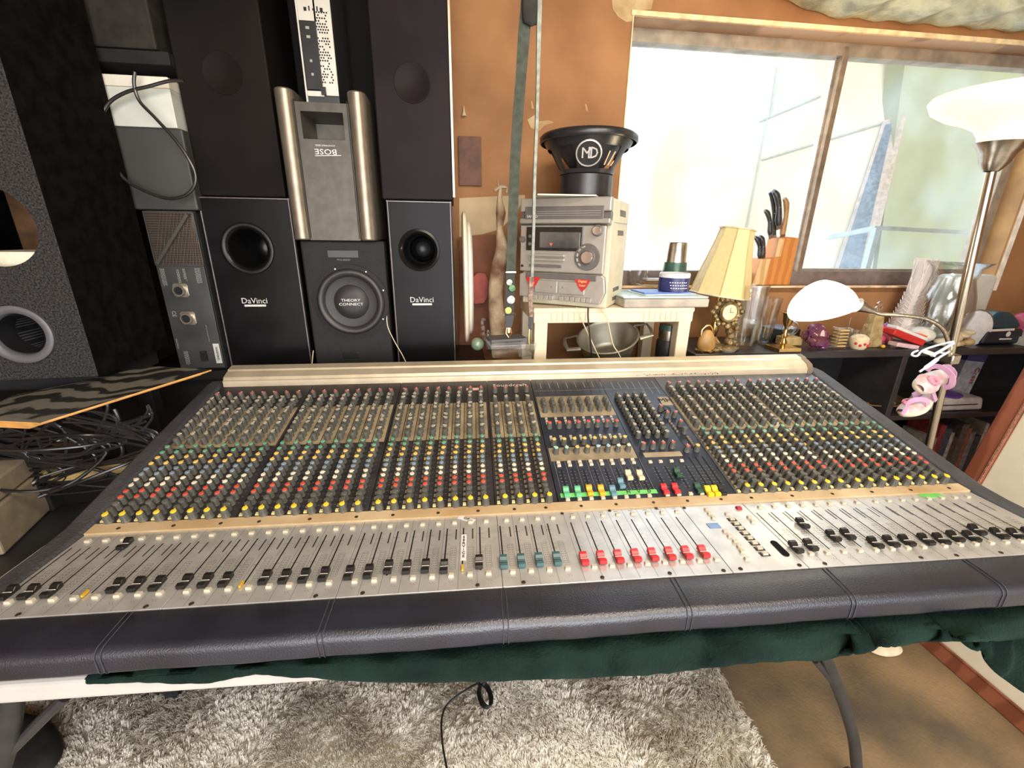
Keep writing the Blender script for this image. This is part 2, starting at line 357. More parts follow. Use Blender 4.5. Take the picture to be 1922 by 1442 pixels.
rowsF = [(0, 'Y'), (.52, 'g'), (1.03, 'g'), (1.54, 'R'), (2.06, 'R'), (2.6, 'W'), (3.13, 'W'), (3.67, 'B'), (4.18, 'B'), (4.75, 'y'), (5.38, 'y'), (5.97, 'G'), (6.62, 'G'),
         (7.62, 'D'), (8.15, 'C'), (8.8, 'D'), (9.3, 'C'), (9.82, 'C'), (10.43, 'D'), (10.95, 'C'), (11.45, 'C'), (12.1, 'D'), (12.65, 'C'), (13.19, 'C'), (13.97, 'P')]
rowsS = [(0, 'Y'), (.52, 'g'), (1.0, 'g'), (1.53, 'R'), (2.03, 'R'), (2.58, 'W'), (3.11, 'W'), (3.63, 'B'), (4.14, 'B'), (4.66, 'y'), (5.34, 'y'), (5.93, 'G'), (6.56, 'G'),
         (7.62, 'D'), (8.24, 'C'), (8.95, 'D'), (9.46, 'C'), (10.14, 'D'), (10.76, 'C'), (11.4, 'D'), (12.3, 'C'), (13.9, 'P')]
KN = []          # (col, big, local pos, name)
for s, n in SEC:
    for i in range(n):
        if s == 41.9 and i == 5: pass
        for v, c in (rowsS if s == 24.9 else rowsF):
            du = 0 if (v == 0 or v > 13.5) else (-.12 + .05 * (v > 5))
            KN.append((c, v == 0, s + i + du, v))
MK = []
for i in range(8):
    for v, c in ((11.8, 'D'), (11.13, 'D'), (10.42, 'D'), (8.1, 'R'), (5.9, 'y'), (4.86, 'LLyyKKWW'[i])): MK.append((c, False, 29.2 + i * .822, v))
for j in range(4):
    for k in range(12): MK.append(('C' if k % 2 == 0 else 'D', False, 36.3 + j * .8, 6.42 + k * .54))
    MK.append(('P', False, 36.22 + j * .8, 5.03))
for u, v, c in ((39.6, 10.1, 'P'), (39.8, 9.09, 'P'), (40.5, 9.09, 'P'), (40.44, 7.77, 'P'), (40.4, 6.8, 'D'), (39.61, 4.51, 'P'), (40.43, 4.53, 'y')): MK.append((c, False, u, v))
ALLK = [(c, b, u, v, 'level_knob' if b else 'rotary_knob') for c, b, u, v in KN] + [(c, b, u, v, 'master_knob') for c, b, u, v in MK]
ALLK = [k[:4] + ('matrix_knob',) if k[4] == 'master_knob' and 36 < k[2] < 39 and k[3] > 6 else k for k in ALLK]
KEYC = {}
def kobj(c, b, u, v, name):
    key = (c, b)
    if key not in KEYC: KEYC[key] = knob_mesh(c, b)
    p = LK(u, v, .0005); rz = random.choice((0, 0, .5, -.6, 1.2, -1.4)) if not b else random.choice((0, 0, 0, .15, -.4))
    return p, (RK @ RZ(rz)), key
def scr(p):   # image size of a local point
    q = RC @ p + CO; return (q - Vector((0, 0, CAM_H))).length
rot = [k for k in ALLK if k[4] == 'rotary_knob']; rot.sort(key=lambda k: scr(LK(k[2], k[3])) + (50 if k[2] > 57.9 else 0))
single = [k for k in ALLK if k[4] == 'level_knob'] + rot[:100] + [k for k in ALLK if k[4] in ('master_knob', 'matrix_knob')]
meshes = {}
for c, b, u, v, nm in single:
    p, R, key = kobj(c, b, u, v, nm)
    if (key, nm) not in meshes:
        o = KEYC[key].build(nm, con); meshes[(key, nm)] = o.data
    else:
        o = bpy.data.objects.new(nm, meshes[(key, nm)]); COL.objects.link(o); o.parent = con
    o.location = p; o.rotation_euler = R.to_euler()
def lump(items, name):
    mb = MB()
    for c, b, u, v, nm in items:
        p, R, key = kobj(c, b, u, v, nm); src = KEYC[key]
        a = np.array(src.v) @ np.array(R).T + np.array(p)
        mb.merge([tuple(x) for x in a.tolist()], src.f, src.m, src.mats)
    return mb.build(name, con, kind='stuff')
lump(rot[100:], 'far_rotary_knob')
# square push buttons
def btn(mb, c, R, m, d=(.008, .006, .004)):
    mb.box(Vector(c) + (R @ Vector((0, 0, d[2] / 2 - .0005)) if R else Vector((0, 0, d[2] / 2 - .0005))), d, m, R, .86, .86)
def put_btn(u, v, m=m_btn, d=(.0095, .0075, .0045), fader=True, name='push_button'):
    mb = MB(); btn(mb, (0, 0, 0), None, m, d); o = mb.build(name, con, smooth=0, bevel=.0005, seg=1)
    o.location = LF(u, v) if fader else LK(u, v, .0006)
    if not fader: o.rotation_euler = RK.to_euler()
    return o
proto = put_btn(0, 0); PB = [proto]
def pb(u, v, fader=True, name='push_button'):
    if proto is PB[0] and len(PB) == 1 and not PB.append(1): o = proto
    else: o = dup(proto, con)
    o.name = name; o.location = LF(u, v) if fader else LK(u, v, .0006); o.rotation_euler = (0, 0, 0) if fader else RK.to_euler()
for s, n, o in FS:
    for i in range(n): pb(s + i, 0, name='mute_button'); pb(s + i, 4.62, name='cue_button')
for j in range(8): pb(29.37 + j, 0, name='mute_button'); pb(29.2 + j, 4.6, name='cue_button')
for i in range(8): pb(29.2 + i * .822, .0, False, 'master_button'); pb(29.2 + i * .822, 3.4, False, 'master_button'); pb(29.2 + i * .822, 3.75, False, 'master_button')
for u in (36.24, 37.06, 37.92, 38.73): pb(u, 0, False, 'master_button'); pb(u, 3.4, False, 'master_button')
for u, v in ((38.27, 4.63), (38.24, 4.18), (38.25, 3.72), (38.24, 2.35), (38.26, 1.87), (38.31, 1.39), (38.28, .9), (38.2, .5), (38.1, -.1), (39.37, 4.05), (40.54, 3.13), (40.6, 3.6)): pb(u, v, name='control_button')
put_btn(40.5, 4.62, mat('button_red', (.4, .02, .03), .4), (.011, .009, .005), name='panic_button')
for k in range(8):
    v = 3.5 - k * .47; mb = MB(); mb.box((0, 0, .0002), (.017, .010, .0006), m_ink); mb.box((0, 0, .0018), (.010, .0065, .0035), m_btn, None, .9, .9)
    o = mb.build('lit_button', con, smooth=0); o.location = LF(39.36, v)
mb = MB(); mb.box((0, 0, .0006), (.022, .014, .0012), mat('lcd_blue', (.16, .26, .5), .2)); o = mb.build('display_window', con, smooth=0); o.location = LF(37.85, 2.98)
mb = MB(); pts = []
for a in range(0, 360, 20): pts.append((math.cos(math.radians(a)) * .0065, math.sin(math.radians(a)) * .0065 + (.014 if 0 < a < 180 else -.014)))
mb.prism(pts, -.001, .0012, mat('recess_black', (.006, .006, .007), .7, spec=.1)); o = mb.build('talkback_recess', con, smooth=0); o.location = LF(40.55, .6)
# small buttons beside the knobs and above the master strips
SB = []
for s, n in SEC:
    for i in range(n):
        u = s + i - .42
        for k in range(13): SB.append((u, .95 + k * .48, m_btnd if k != 8 else kc['y'], (.0062, .0062, .003)))
        SB.append((u, .05, m_btny, (.007, .007, .003))); SB.append((u, .48, m_btnd, (.007, .007, .003)))
for i in range(8):
    for v in (9.4, 9.0, 8.62, 6.86, 6.55, 6.25): SB.append((29.13 + i * .822, v, m_btn, (.007, .006, .003)))
for k in range(5): SB.append((39.8 + k * .02, 8.4 - k * .35, m_btnd, (.006, .005, .004))); SB.append((40.45, 6.2 - k * .28, m_btnd, (.006, .005, .004)))
SB.sort(key=lambda q: scr(LK(q[0], q[1]))); sbp = {}
for q in SB[:100]:
    key = (q[2].name, q[3])
    if key not in sbp: m_ = MB(); btn(m_, (0, 0, 0), None, q[2], q[3]); o = sbp[key] = m_.build('small_button', con, smooth=0)
    else: o = dup(sbp[key], con)
    o.location = LK(q[0], q[1], .0006); o.rotation_euler = RK.to_euler()
mb = MB()
for q in SB[100:]: btn(mb, LK(q[0], q[1], .0006), RK, q[2], q[3])
mb.build('far_small_button', con, smooth=0, kind='stuff')
# fader caps
def cap_mesh(col, line, wd=.0115, ln=.025):
    mb = MB(); h = ln / 2
    prof = [(-h, .002), (-h, .0085), (-h + .006, .0095), (-.002, .0062), (.002, .0062), (h - .006, .0105), (h, .0105), (h, .002)]
    n = len(prof); vs = [(-wd / 2, y, z) for y, z in prof] + [(wd / 2, y, z) for y, z in prof]
    mb.add(vs, [tuple(range(n))[::-1], tuple(range(n, 2 * n))] + [(i, (i + 1) % n, n + (i + 1) % n, n + i) for i in range(n)], col)
    mb.box((0, 0, .0064), (wd * 1.02, .0016, .0012), line); mb.box((0, 0, .001), (.0025, .008, .004), m_ink); return mb
capb = mat('cap_gloss_black', (.015, .013, .012), .3); capr = mat('cap_bright_red', (.6, .03, .035), .35); capt = mat('cap_teal', (.05, .12, .13), .4)
def caps(name, col, line, lst, fader=True, wd=.0125, ln=.026):
    first = None
    for u, v in lst:
        if first is None: o = first = cap_mesh(col, line, wd, ln).build(name, con, smooth=0, bevel=.0007, seg=1)
        else: o = dup(first, con)
        o.location = LF(u, v + .12) if fader else LK(u, v, .0005); o.rotation_euler = (0, 0, 0) if fader else RK.to_euler()
caps('fader_cap', capb, printw, [(-.45, .35), (.55, .33), (1.58, .35), (2.55, 3.85), (4.55, .42), (5.55, .42), (6.57, .4), (7.9, .42), (8.92, .4), (9.93, .38), (11.9, .38), (12.9, .35), (13.9, .33), (14.9, .36),
                                 (16.2, .35), (17.2, .36), (18.2, .62), (19.2, .52), (20.2, .52), (21.2, .4), (23.1, .6),
                                 (41.4, .32), (42.38, .42), (43.41, 2.41), (44.37, 1.1), (45.36, 1.17), (46.33, .3), (47.36, .33), (48.36, .32), (49.6, .32), (50.55, .28), (51.62, .42), (52.6, .34), (53.65, .9), (54.58, .45), (55.56, .32), (56.6, .35)])
caps('fader_cap', capt, capt, [(24.45, .5), (25.43, .5), (26.43, .5), (27.43, .5)])
caps('fader_cap', capr, printw, [(28.93 + j * .99, .38) for j in range(8)])
mk = lambda n, c: mat(n, c, .4)
lg, oy, lb, cr, dg, yw = mk('cap_mint', (.14, .5, .25)), mk('cap_orange_yellow', (.75, .42, .03)), mk('cap_pale_blue', (.13, .27, .34)), mk('cap_ivory', (.7, .6, .38)), mk('cap_forest', (.02, .08, .04)), mk('cap_lemon', (.8, .6, .02))
for c, l in ((lg, [(29.2, .55), (30.02, .55)]), (oy, [(30.85, .6), (31.68, .56)]), (lb, [(32.48, .46), (33.27, 1.15)]), (cr, [(34.08, 1.93), (34.92, 1.88)]), (capr, [(36.18, .4), (36.98, .4)]), (dg, [(37.78, 1.96), (38.62, .37)]), (yw, [(39.22, 0.02), (39.72, .02)]), (capb, [(40.2, -.02 + .1)])):
    caps('master_fader_cap', c, c, l, False, .0125, .026)
# tapes and writing
m_gt = mat('green_tape', (.18, .62, .15), .7, var=.08)
mb = MB(); kquad(mb, 28.77, .22, 35.65, .6, .0012, m_gt, .0004); mb.build('green_tape', con, smooth=0)
for t, u in (('M', 33.6), ('V', 34.35), ('D', 35.1)): text(t, .011, m_ink, con, LK(u, .42, .0018), RK, name='tape_lettering')
mb = MB(); mb.box((0, 0, .0003), (.05, .014, .0006), m_gt); o = mb.build('green_tape', con, smooth=0); o.location = LF(55, 5.0)
m_tape = mat('white_tape', (.82, .8, .78), .6, var=.03)
mb = MB(); mb.box((0, 0, .0008), (.0095, .068, .0008), m_tape); o = mb.build('service_label', con, smooth=0); o.location = LF(22.22, 2.25)
for i, ch in enumerate('SERVICE'):
    text(ch, .0085, m_ink, con, LF(22.22, 3.1 - i * .28, .0016), None, name='service_lettering')
mb = MB(); mb.box((0, 0, .0008), (.034, .011, .0008), m_tape, RZ(-.5)); o = mb.build('tape_label', con, smooth=0); o.location = LF(22.35, 4.95)
text('OF', .009, m_ink, con, LF(22.35, 4.95, .0018), RZ(-.5), name='tape_lettering')
for u, v in ((3.35, .2), (10.85, .2), (22.2, .45)):
    mb = MB(); mb.box((0, 0, .003), (.003, .012, .004), oy); o = mb.build('bare_fader_stem', con, smooth=0); o.location = LF(u, v)
text('Soundcraft', .02, mat('pale_lettering', (.6, .57, .5), .5), con, LK(26.4, 15.1, .0006), RK, sx=1.15)
mb = MB(); kquad(mb, 22.2, 14.35, 23.5, 14.75, .001, mat('pink_label', (.8, .55, .42), .6), .001); mb.build('paper_label', con, smooth=0)
text('MH', .026, m_ink, con, LK(40.72, 11.7, .0012), RK)
mb = MB(); mb.tube([LK(40.1 + .55 * math.cos(a / 10 * 2 * math.pi), 10.25 + .6 * math.sin(a / 10 * 2 * math.pi), .002) for a in range(10)], .0009, m_ink, 6, closed=True)
mb.tube([LK(40.1, 9.7, .002), LK(40.1, 10.8, .002)], .0009, m_ink); mb.tube([LK(40.1, 10.2, .002), LK(39.75, 9.85, .002)], .0009, m_ink); mb.tube([LK(40.1, 10.2, .002), LK(40.45, 9.85, .002)], .0009, m_ink)
mb.build('round_emblem', con)
# ------------------------------------------------------------------ room shell
WY, GY = 1.70, 1.80          # face of the window wall, plane of the glass
m_wall = mat('stained_orange_wall', (.40, .195, .075), .75, col2=(.27, .12, .042), scale=3.5, bump=.12, bscale=120)
m_wood = mat('worn_window_wood', (.5, .33, .2), .65, col2=(.32, .19, .1), scale=6, wave=(3, 6, 'Z'))
m_edge = mat('bare_plaster_edge', (.85, .68, .38), .8, var=.2)
m_conc = mat('stained_concrete', (.36, .24, .12), .5, col2=(.13, .095, .06), scale=3.2, bump=.15, bscale=90)
m_ceil = mat('dark_ceiling_boards', (.16, .11, .07), .9, var=.3, scale=4)
XL, XR, YB, ZC = -2.2, 2.75, -2.2, 2.42
def box(name, x0, y0, z0, x1, y1, z1, m, bevel=0, parent=None, **p):
    return MB().box(((x0 + x1) / 2, (y0 + y1) / 2, (z0 + z1) / 2), (x1 - x0, y1 - y0, z1 - z0), m).build(name, parent, smooth=0, bevel=bevel, **p)
struct(box('floor', XL - .1, YB - .1, -.1, XR + .1, 1.9, 0, m_conc))
struct(box('ceiling', XL - .1, YB - .1, ZC, XR + .1, 1.9, ZC + .1, m_ceil))
struct(box('wall_left', XL - .1, YB, 0, XL, 1.86, ZC, m_wall)); struct(box('wall_right', XR, YB, 0, XR + .1, 1.86, ZC, m_wall))
wx0 = A(1187, 60, Y=WY).x; wx1 = A(1878, 500, Y=WY).x; wz0 = A(1600, 539, Y=WY).z; wz1 = A(1555, 56, Y=WY).z
mb = MB()
for a, b, c, d in ((XL, 0, wx0, ZC), (wx1, 0, XR, ZC), (wx0, 0, wx1, wz0), (wx0, wz1, wx1, ZC)):
    mb.box(((a + c) / 2, WY + .08, (b + d) / 2), (c - a, .16, d - b), m_wall)
struct(mb.build('wall_back', smooth=0))
mb = MB()    # back of the room: unseen wall, its opening put in to let sky light through
for a, b, c, d in ((XL, 0, -2.0, ZC), (.8, 0, XR, ZC), (-2.0, 2.15, .8, ZC)): mb.box(((a + c) / 2, YB - .05, (b + d) / 2), (c - a, .1, d - b), m_wall)
struct(mb.build('wall_front', smooth=0))
# window opening: plaster edge, timber head, jamb, sill, sashes, glass
t = .012
mb = MB(); mb.box(((wx0 + wx1) / 2, WY - .001, wz1 + .004), (wx1 - wx0 + .02, .012, .014), m_edge); mb.box((wx1 + .004, WY - .001, (wz0 + wz1) / 2), (.02, .012, wz1 - wz0 + .03), mat('white_plaster_edge', (.85, .8, .68), .8, var=.15))
mb.box((wx0 - .002, WY - .001, (wz0 + wz1) / 2), (.004, .006, wz1 - wz0), m_edge); mb.box(((wx0 + wx1) / 2, WY, wz0 + .002), (wx1 - wx0, .012, .008), mat('chipped_sill_edge', (.75, .5, .3), .8, var=.3))
struct(mb.build('trim_1', smooth=0))
mb = MB()
mb.box(((wx0 + wx1) / 2, WY + .05, wz1 + .005), (wx1 - wx0, .1, .02), m_wood); mb.box((wx1 - .006, WY + .05, (wz0 + wz1) / 2), (.02, .1, wz1 - wz0), mat('bare_stud_wood', (.55, .32, .12), .7, col2=(.36, .2, .08), scale=7))
mb.box(((wx0 + wx1) / 2, WY + .05, wz0 - .012), (wx1 - wx0, .1, .02), mat('dusty_sill', (.2, .14, .1), .7, var=.3))
struct(mb.build('trim_2', smooth=0))
gz0, gz1 = A(1600, 508, Y=GY).z, A(1350, 82, Y=GY).z
gzR = A(1750, 120, Y=GY).z; mx = A(1536, 300, Y=GY).x
m_fr = mat('bronze_aluminium', (.3, .23, .16), .4, metal=.5, var=.2); m_fr2 = mat('tarnished_frame', (.36, .31, .24), .5, metal=.4, var=.25, scale=15)
win = bpy.data.objects.new('window_1', None); COL.objects.link(win); win['kind'] = 'structure'
mb = MB(); xr = A(1815, 480, Y=GY).x
mb.box(((wx0 + wx1) / 2, GY, wz1 - .005 + (gz1 - wz1) / 2), (wx1 - wx0, .05, abs(wz1 - gz1) + .03), m_fr2)
mb.box(((wx0 + wx1) / 2, GY, (wz0 + gz0) / 2 - .002), (wx1 - wx0, .05, gz0 - wz0 + .0), mat('dull_brown_frame', (.2, .15, .13), .5, var=.2))
mb.box(((xr + wx1) / 2, GY, (wz0 + wz1) / 2), (wx1 - xr, .05, wz1 - wz0), m_fr2)
mb.box((wx0 + .006, GY, (wz0 + wz1) / 2), (.012, .05, wz1 - wz0), m_fr2)
mb.build('window_frame', win, smooth=0, bevel=.002)
mb = MB(); mb.box((mx, GY - .012, (gz0 + gz1) / 2), (.022, .03, gz1 - gz0 + .02), m_fr); mb.box((mx - .016, GY + .006, (gz0 + gz1) / 2), (.012, .02, gz1 - gz0), chrome); mb.box((mx + .02, GY, (gz0 + gz1) / 2), (.014, .02, gz1 - gz0), m_fr2)
mb.box(((mx + xr) / 2, GY - .0, gz0 + .003), (xr - mx, .024, .012), m_fr2); mb.box(((mx + xr) / 2, GY - .0, gz1 - .006), (xr - mx, .024, .022), m_fr2)
mb.build('sliding_sash', win, smooth=0, bevel=.0015)
mb = MB(); p = A(1487, 475, Y=GY - .03); mb.box(p, (.014, .018, .05), black); mb.box(p + Vector((-.012, 0, .0)), (.014, .012, .02), black); mb.build('latch', win, smooth=0, bevel=.002)
def glassmat():
    m = bpy.data.materials.new('dirty_window_glass'); m.use_nodes = True; n = m.node_tree.nodes; l = m.node_tree.links; n.clear()
    o = n.new('ShaderNodeOutputMaterial'); tr = n.new('ShaderNodeBsdfTransparent'); gl = n.new('ShaderNodeBsdfGlossy'); gl.inputs['Roughness'].default_value = .03
    tl = n.new('ShaderNodeBsdfTranslucent'); tl.inputs['Color'].default_value = (.75, .9, 1, 1); a = n.new('ShaderNodeMixShader'); b = n.new('ShaderNodeMixShader')
    tc = n.new('ShaderNodeTexCoord'); n1 = n.new('ShaderNodeTexNoise'); n1.inputs['Scale'].default_value = 2.2; n1.inputs['Detail'].default_value = 3
    n2 = n.new('ShaderNodeTexVoronoi'); n2.inputs['Scale'].default_value = 95; mp = n.new('ShaderNodeMapRange'); mp.inputs[1].default_value = .0; mp.inputs[2].default_value = .16; mp.inputs[3].default_value = .55; mp.inputs[4].default_value = 0
    mp1 = n.new('ShaderNodeMapRange'); mp1.inputs[1].default_value = .4; mp1.inputs[2].default_value = .75; mp1.inputs[3].default_value = .02; mp1.inputs[4].default_value = .2
    ad = n.new('ShaderNodeMath'); ad.operation = 'MULTIPLY_ADD'; ad.use_clamp = True
    l.new(tc.outputs['Object'], n1.inputs['Vector']); l.new(tc.outputs['Object'], n2.inputs['Vector']); l.new(n1.outputs['Fac'], mp1.inputs[0]); l.new(n2.outputs['Distance'], mp.inputs[0])
    l.new(mp.outputs[0], ad.inputs[0]); l.new(mp1.outputs[0], ad.inputs[1]); l.new(mp1.outputs[0], ad.inputs[2])
    l.new(ad.outputs[0], a.inputs[0]); l.new(tr.outputs[0], a.inputs[1]); l.new(tl.outputs[0], a.inputs[2])
    b.inputs[0].default_value = .04; l.new(a.outputs[0], b.inputs[1]); l.new(gl.outputs[0], b.inputs[2]); l.new(b.outputs[0], o.inputs[0]); return m
gm = glassmat()
MB().box(((wx0 + mx) / 2, GY + .01, (gz0 + gz1) / 2), (mx - wx0 - .01, .004, gz1 - gz0 + .01), gm).build('window_glass', win, smooth=0)
MB().box(((mx + xr) / 2, GY, (gz0 + gz1) / 2), (xr - mx, .004, gz1 - gz0 + .01), gm).build('window_glass', win, smooth=0)
# plaster patches on the wall
m_pl = mat('pale_plaster', (.55, .42, .22), .8, col2=(.42, .27, .12), scale=20)
def blob(pts, Y, th, m, mb): mb.prism([(p.x, p.z) for p in [A(x, y, Y=Y) for x, y in pts]], 0, th, m, Matrix(((1, 0, 0, 0), (0, 0, -1, Y), (0, 1, 0, 0), (0, 0, 0, 1))))
mb = MB()
blob([(1148, 0), (1150, 18), (1160, 32), (1175, 42), (1186, 40), (1189, 20), (1222, 18), (1226, 0)], WY - .0004, .001, m_pl, mb)
blob([(996, 240), (990, 225), (1003, 216), (1012, 228), (1030, 226), (1040, 230), (1022, 236), (1012, 246)], WY - .0004, .001, m_pl, mb)
blob([(862, 372), (985, 366), (985, 372), (968, 400), (940, 430), (905, 440), (862, 445)], WY - .0004, .001, mat('cream_patch', (.5, .38, .22), .8, var=.25, scale=6), mb)
blob([(997, 190), (999, 190), (1002, 204), (998, 204)], WY - .0004, .001, m_pl, mb); blob([(1098, 195), (1101, 197), (1104, 210), (1100, 208)], WY - .0004, .001, m_pl, mb)
mb.build('trim_3', smooth=0, kind='structure')
# insulation over the window
mb = MB(); nx, ny = 60, 10; vs = []
m_ins = mat('foil_insulation', (.42, .43, .3), .5, metal=.2, var=.4, scale=14, bump=.8, bscale=25)
p0, p1 = A(1440, 0, Y=1.62), A(1922, 60, Y=1.62)
for i in range(nx + 1):
    u = i / nx; x = p0.x - .06 + (2.75 - p0.x) * u
    for j in range(ny + 1):
        vv = j / ny; y = 1.69 - .62 * vv
        zb = 2.172 + .035 * math.sin(i * .8) * math.sin(vv * 4) - .07 * min(1, u * 5) + .004 * math.sin(i * 1.3 + j); vs.append((x, y, zb + .03 * vv))
for i in range(nx + 1):
    for j in range(ny + 1): x, y, z = vs[i * (ny + 1) + j]; vs.append((x, y, 2.40))
fs = []; q = ny + 1; T_ = (nx + 1) * q
for i in range(nx):
    for j in range(ny): a = i * q + j; fs += [(a, a + 1, a + q + 1, a + q), (T_ + a, T_ + a + q, T_ + a + q + 1, T_ + a + 1)]
for i in range(nx): fs += [(i * q, i * q + q, T_ + i * q + q, T_ + i * q), (i * q + ny, T_ + i * q + ny, T_ + i * q + q + ny, i * q + q + ny)]
for j in range(ny): fs += [(j, T_ + j, T_ + j + 1, j + 1), (nx * q + j, nx * q + j + 1, T_ + nx * q + j + 1, T_ + nx * q + j)]
mb.add(vs, fs, m_ins); tag(mb.build('insulation_batt', smooth=60), 'shiny foil faced insulation sagging from the ceiling above the window', 'insulation')
# outside
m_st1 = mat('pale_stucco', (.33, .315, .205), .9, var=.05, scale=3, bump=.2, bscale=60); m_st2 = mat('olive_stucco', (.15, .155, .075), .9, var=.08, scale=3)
struct(box('ground', -30, 1.9, -.4, 40, 40, -.2, mat('outside_paving', (.45, .43, .38), .9)))
nb = thing('neighbour_building', 'pale yellow stucco building with panel joints seen through the dirty window', 'building')
def quadprism(pts3, n, th, m, name, parent, **k):
    n = Vector(n).normalized() * th; a = [Vector(p) for p in pts3]; b = [p + n for p in a]; c = len(a); mb = MB()
    mb.add(a + b, [tuple(range(c))[::-1], tuple(range(c, 2 * c))] + [(i, (i + 1) % c, c + (i + 1) % c, c + i) for i in range(c)], m); return mb.build(name, parent, smooth=0, **k)
def vpl(x, y, P, n):   # pixel on a vertical plane through P with horizontal normal n
    v = ROT @ Vector(((x - 961) / FPX, (y - 721) / FPX, 1)); o = Vector((0, 0, CAM_H)); return o + v * ((Vector(P) - o).dot(n) / v.dot(n))
PC = A(1700, 210, Y=4.2); nA = Vector((.55, .835, 0)).normalized(); nB = Vector((-.25, .97, 0)).normalized()
wallA = [vpl(x, y, PC, nA) for x, y in ((1710, 20), (1638, 500), (1630, 560), (1240, 560), (1215, 400), (1232, 285), (1300, 170), (1385, 95), (1440, 20))]
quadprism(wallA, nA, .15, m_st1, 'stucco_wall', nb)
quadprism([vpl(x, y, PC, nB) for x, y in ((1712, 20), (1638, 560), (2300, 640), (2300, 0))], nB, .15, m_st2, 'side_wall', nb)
mj = mat('joint_grey', (.2, .2, .15), .8)
for x0, y0, x1, y1, r in ((1430, 300, 1660, 230, .012), (1425, 228, 1540, 180, .014), (1460, 125, 1446, 220, .016), (1440, 222, 1385, 510, .010), (1530, 260, 1545, 200, .006)):
    MB().tube([vpl(x0, y0, PC, nA) - nA * .005, vpl(x1, y1, PC, nA) - nA * .005], r, mj, 6).build('panel_joint', nb)
quadprism([vpl(x, y, PC, nA) - nA * .03 for x, y in ((1656, 228), (1700, 214), (1634, 500), (1560, 520))], nA, .03, mat('corner_board', (.22, .18, .13), .8, var=.2), 'corner_board', nb)
quadprism([vpl(x, y, PC, nA) - nA * .035 for x, y in ((1660, 236), (1674, 232), (1612, 508), (1572, 508))], nA, .01, mat('blue_grey_strip', (.04, .055, .065), .7, var=.5, scale=30), 'window_strip', nb)
# steel bracket rail outside
rl = thing('steel_rail', 'grey perforated steel rail on a leg standing outside the right window pane', 'rail'); m_gal = mat('galvanised_steel', (.33, .4, .36), .5, metal=.2)
P1, P2, P3 = A(1556, 446, Y=2.3), A(1645, 428, Y=2.1), A(1822, 437, Y=2.1)
MB().tube([P1, P2], .016, m_gal, 4).build('cross_bar', rl); MB().tube([P2, P3], .014, m_gal, 4).build('long_bar', rl); P4 = A(1632, 520, Y=2.1); MB().tube([P2, (P2.x, 2.1, -.2)], .02, m_gal, 4).build('upright', rl)
# ------------------------------------------------------------------ speakers stacked on the left
def quadY(x0, x1, ytop, ybot, Y):      # upright rectangle from pixels of its middle line
    a, b = A(x0, ybot, Y=Y), A(x1, ybot, Y=Y); return a.x, b.x, (a.z + b.z) / 2, A((x0 + x1) / 2, ytop, Y=Y).z
SY = 1.42                               # fronts of the stacked speakers
shz = A(600, 684, Y=SY).z - .004
sh = thing('low_cabinet', 'long low black cabinet behind the mixing desk carrying the speaker towers', 'cabinet', (-.455, 1.53, 0))
mb = MB(); mb.box((0, 0, shz - .015), (1.09, .29, .03), blackwood); mb.build('top', sh, smooth=0, bevel=.003)
mb = MB(); mb.box((0, .01, (shz - .03) / 2), (1.01, .25, shz - .03), blackwood); mb.build('body', sh, smooth=0, bevel=.003)
edge = mat('glossy_dark_trim', (.1, .08, .08), .18, var=.3, spec=.8)
gloss = mat('glossy_black_lacquer', (.008, .007, .008), .22, var=.4, scale=5, spec=.1)
silverprint = mat('silver_print', (.6, .58, .55), .4)
def port(mb_, r, c, d=.06, m=black, lip=.0):
    mb_.lathe([(r * 1.42, 0), (r * 1.40, .004), (r * 1.25, .006), (r * 1.08, .001), (r, -.008), (r * .96, -d), (r * .5, -d - .02), (0, -d - .02)], m, c, 40, RX(math.pi / 2), closed=False)
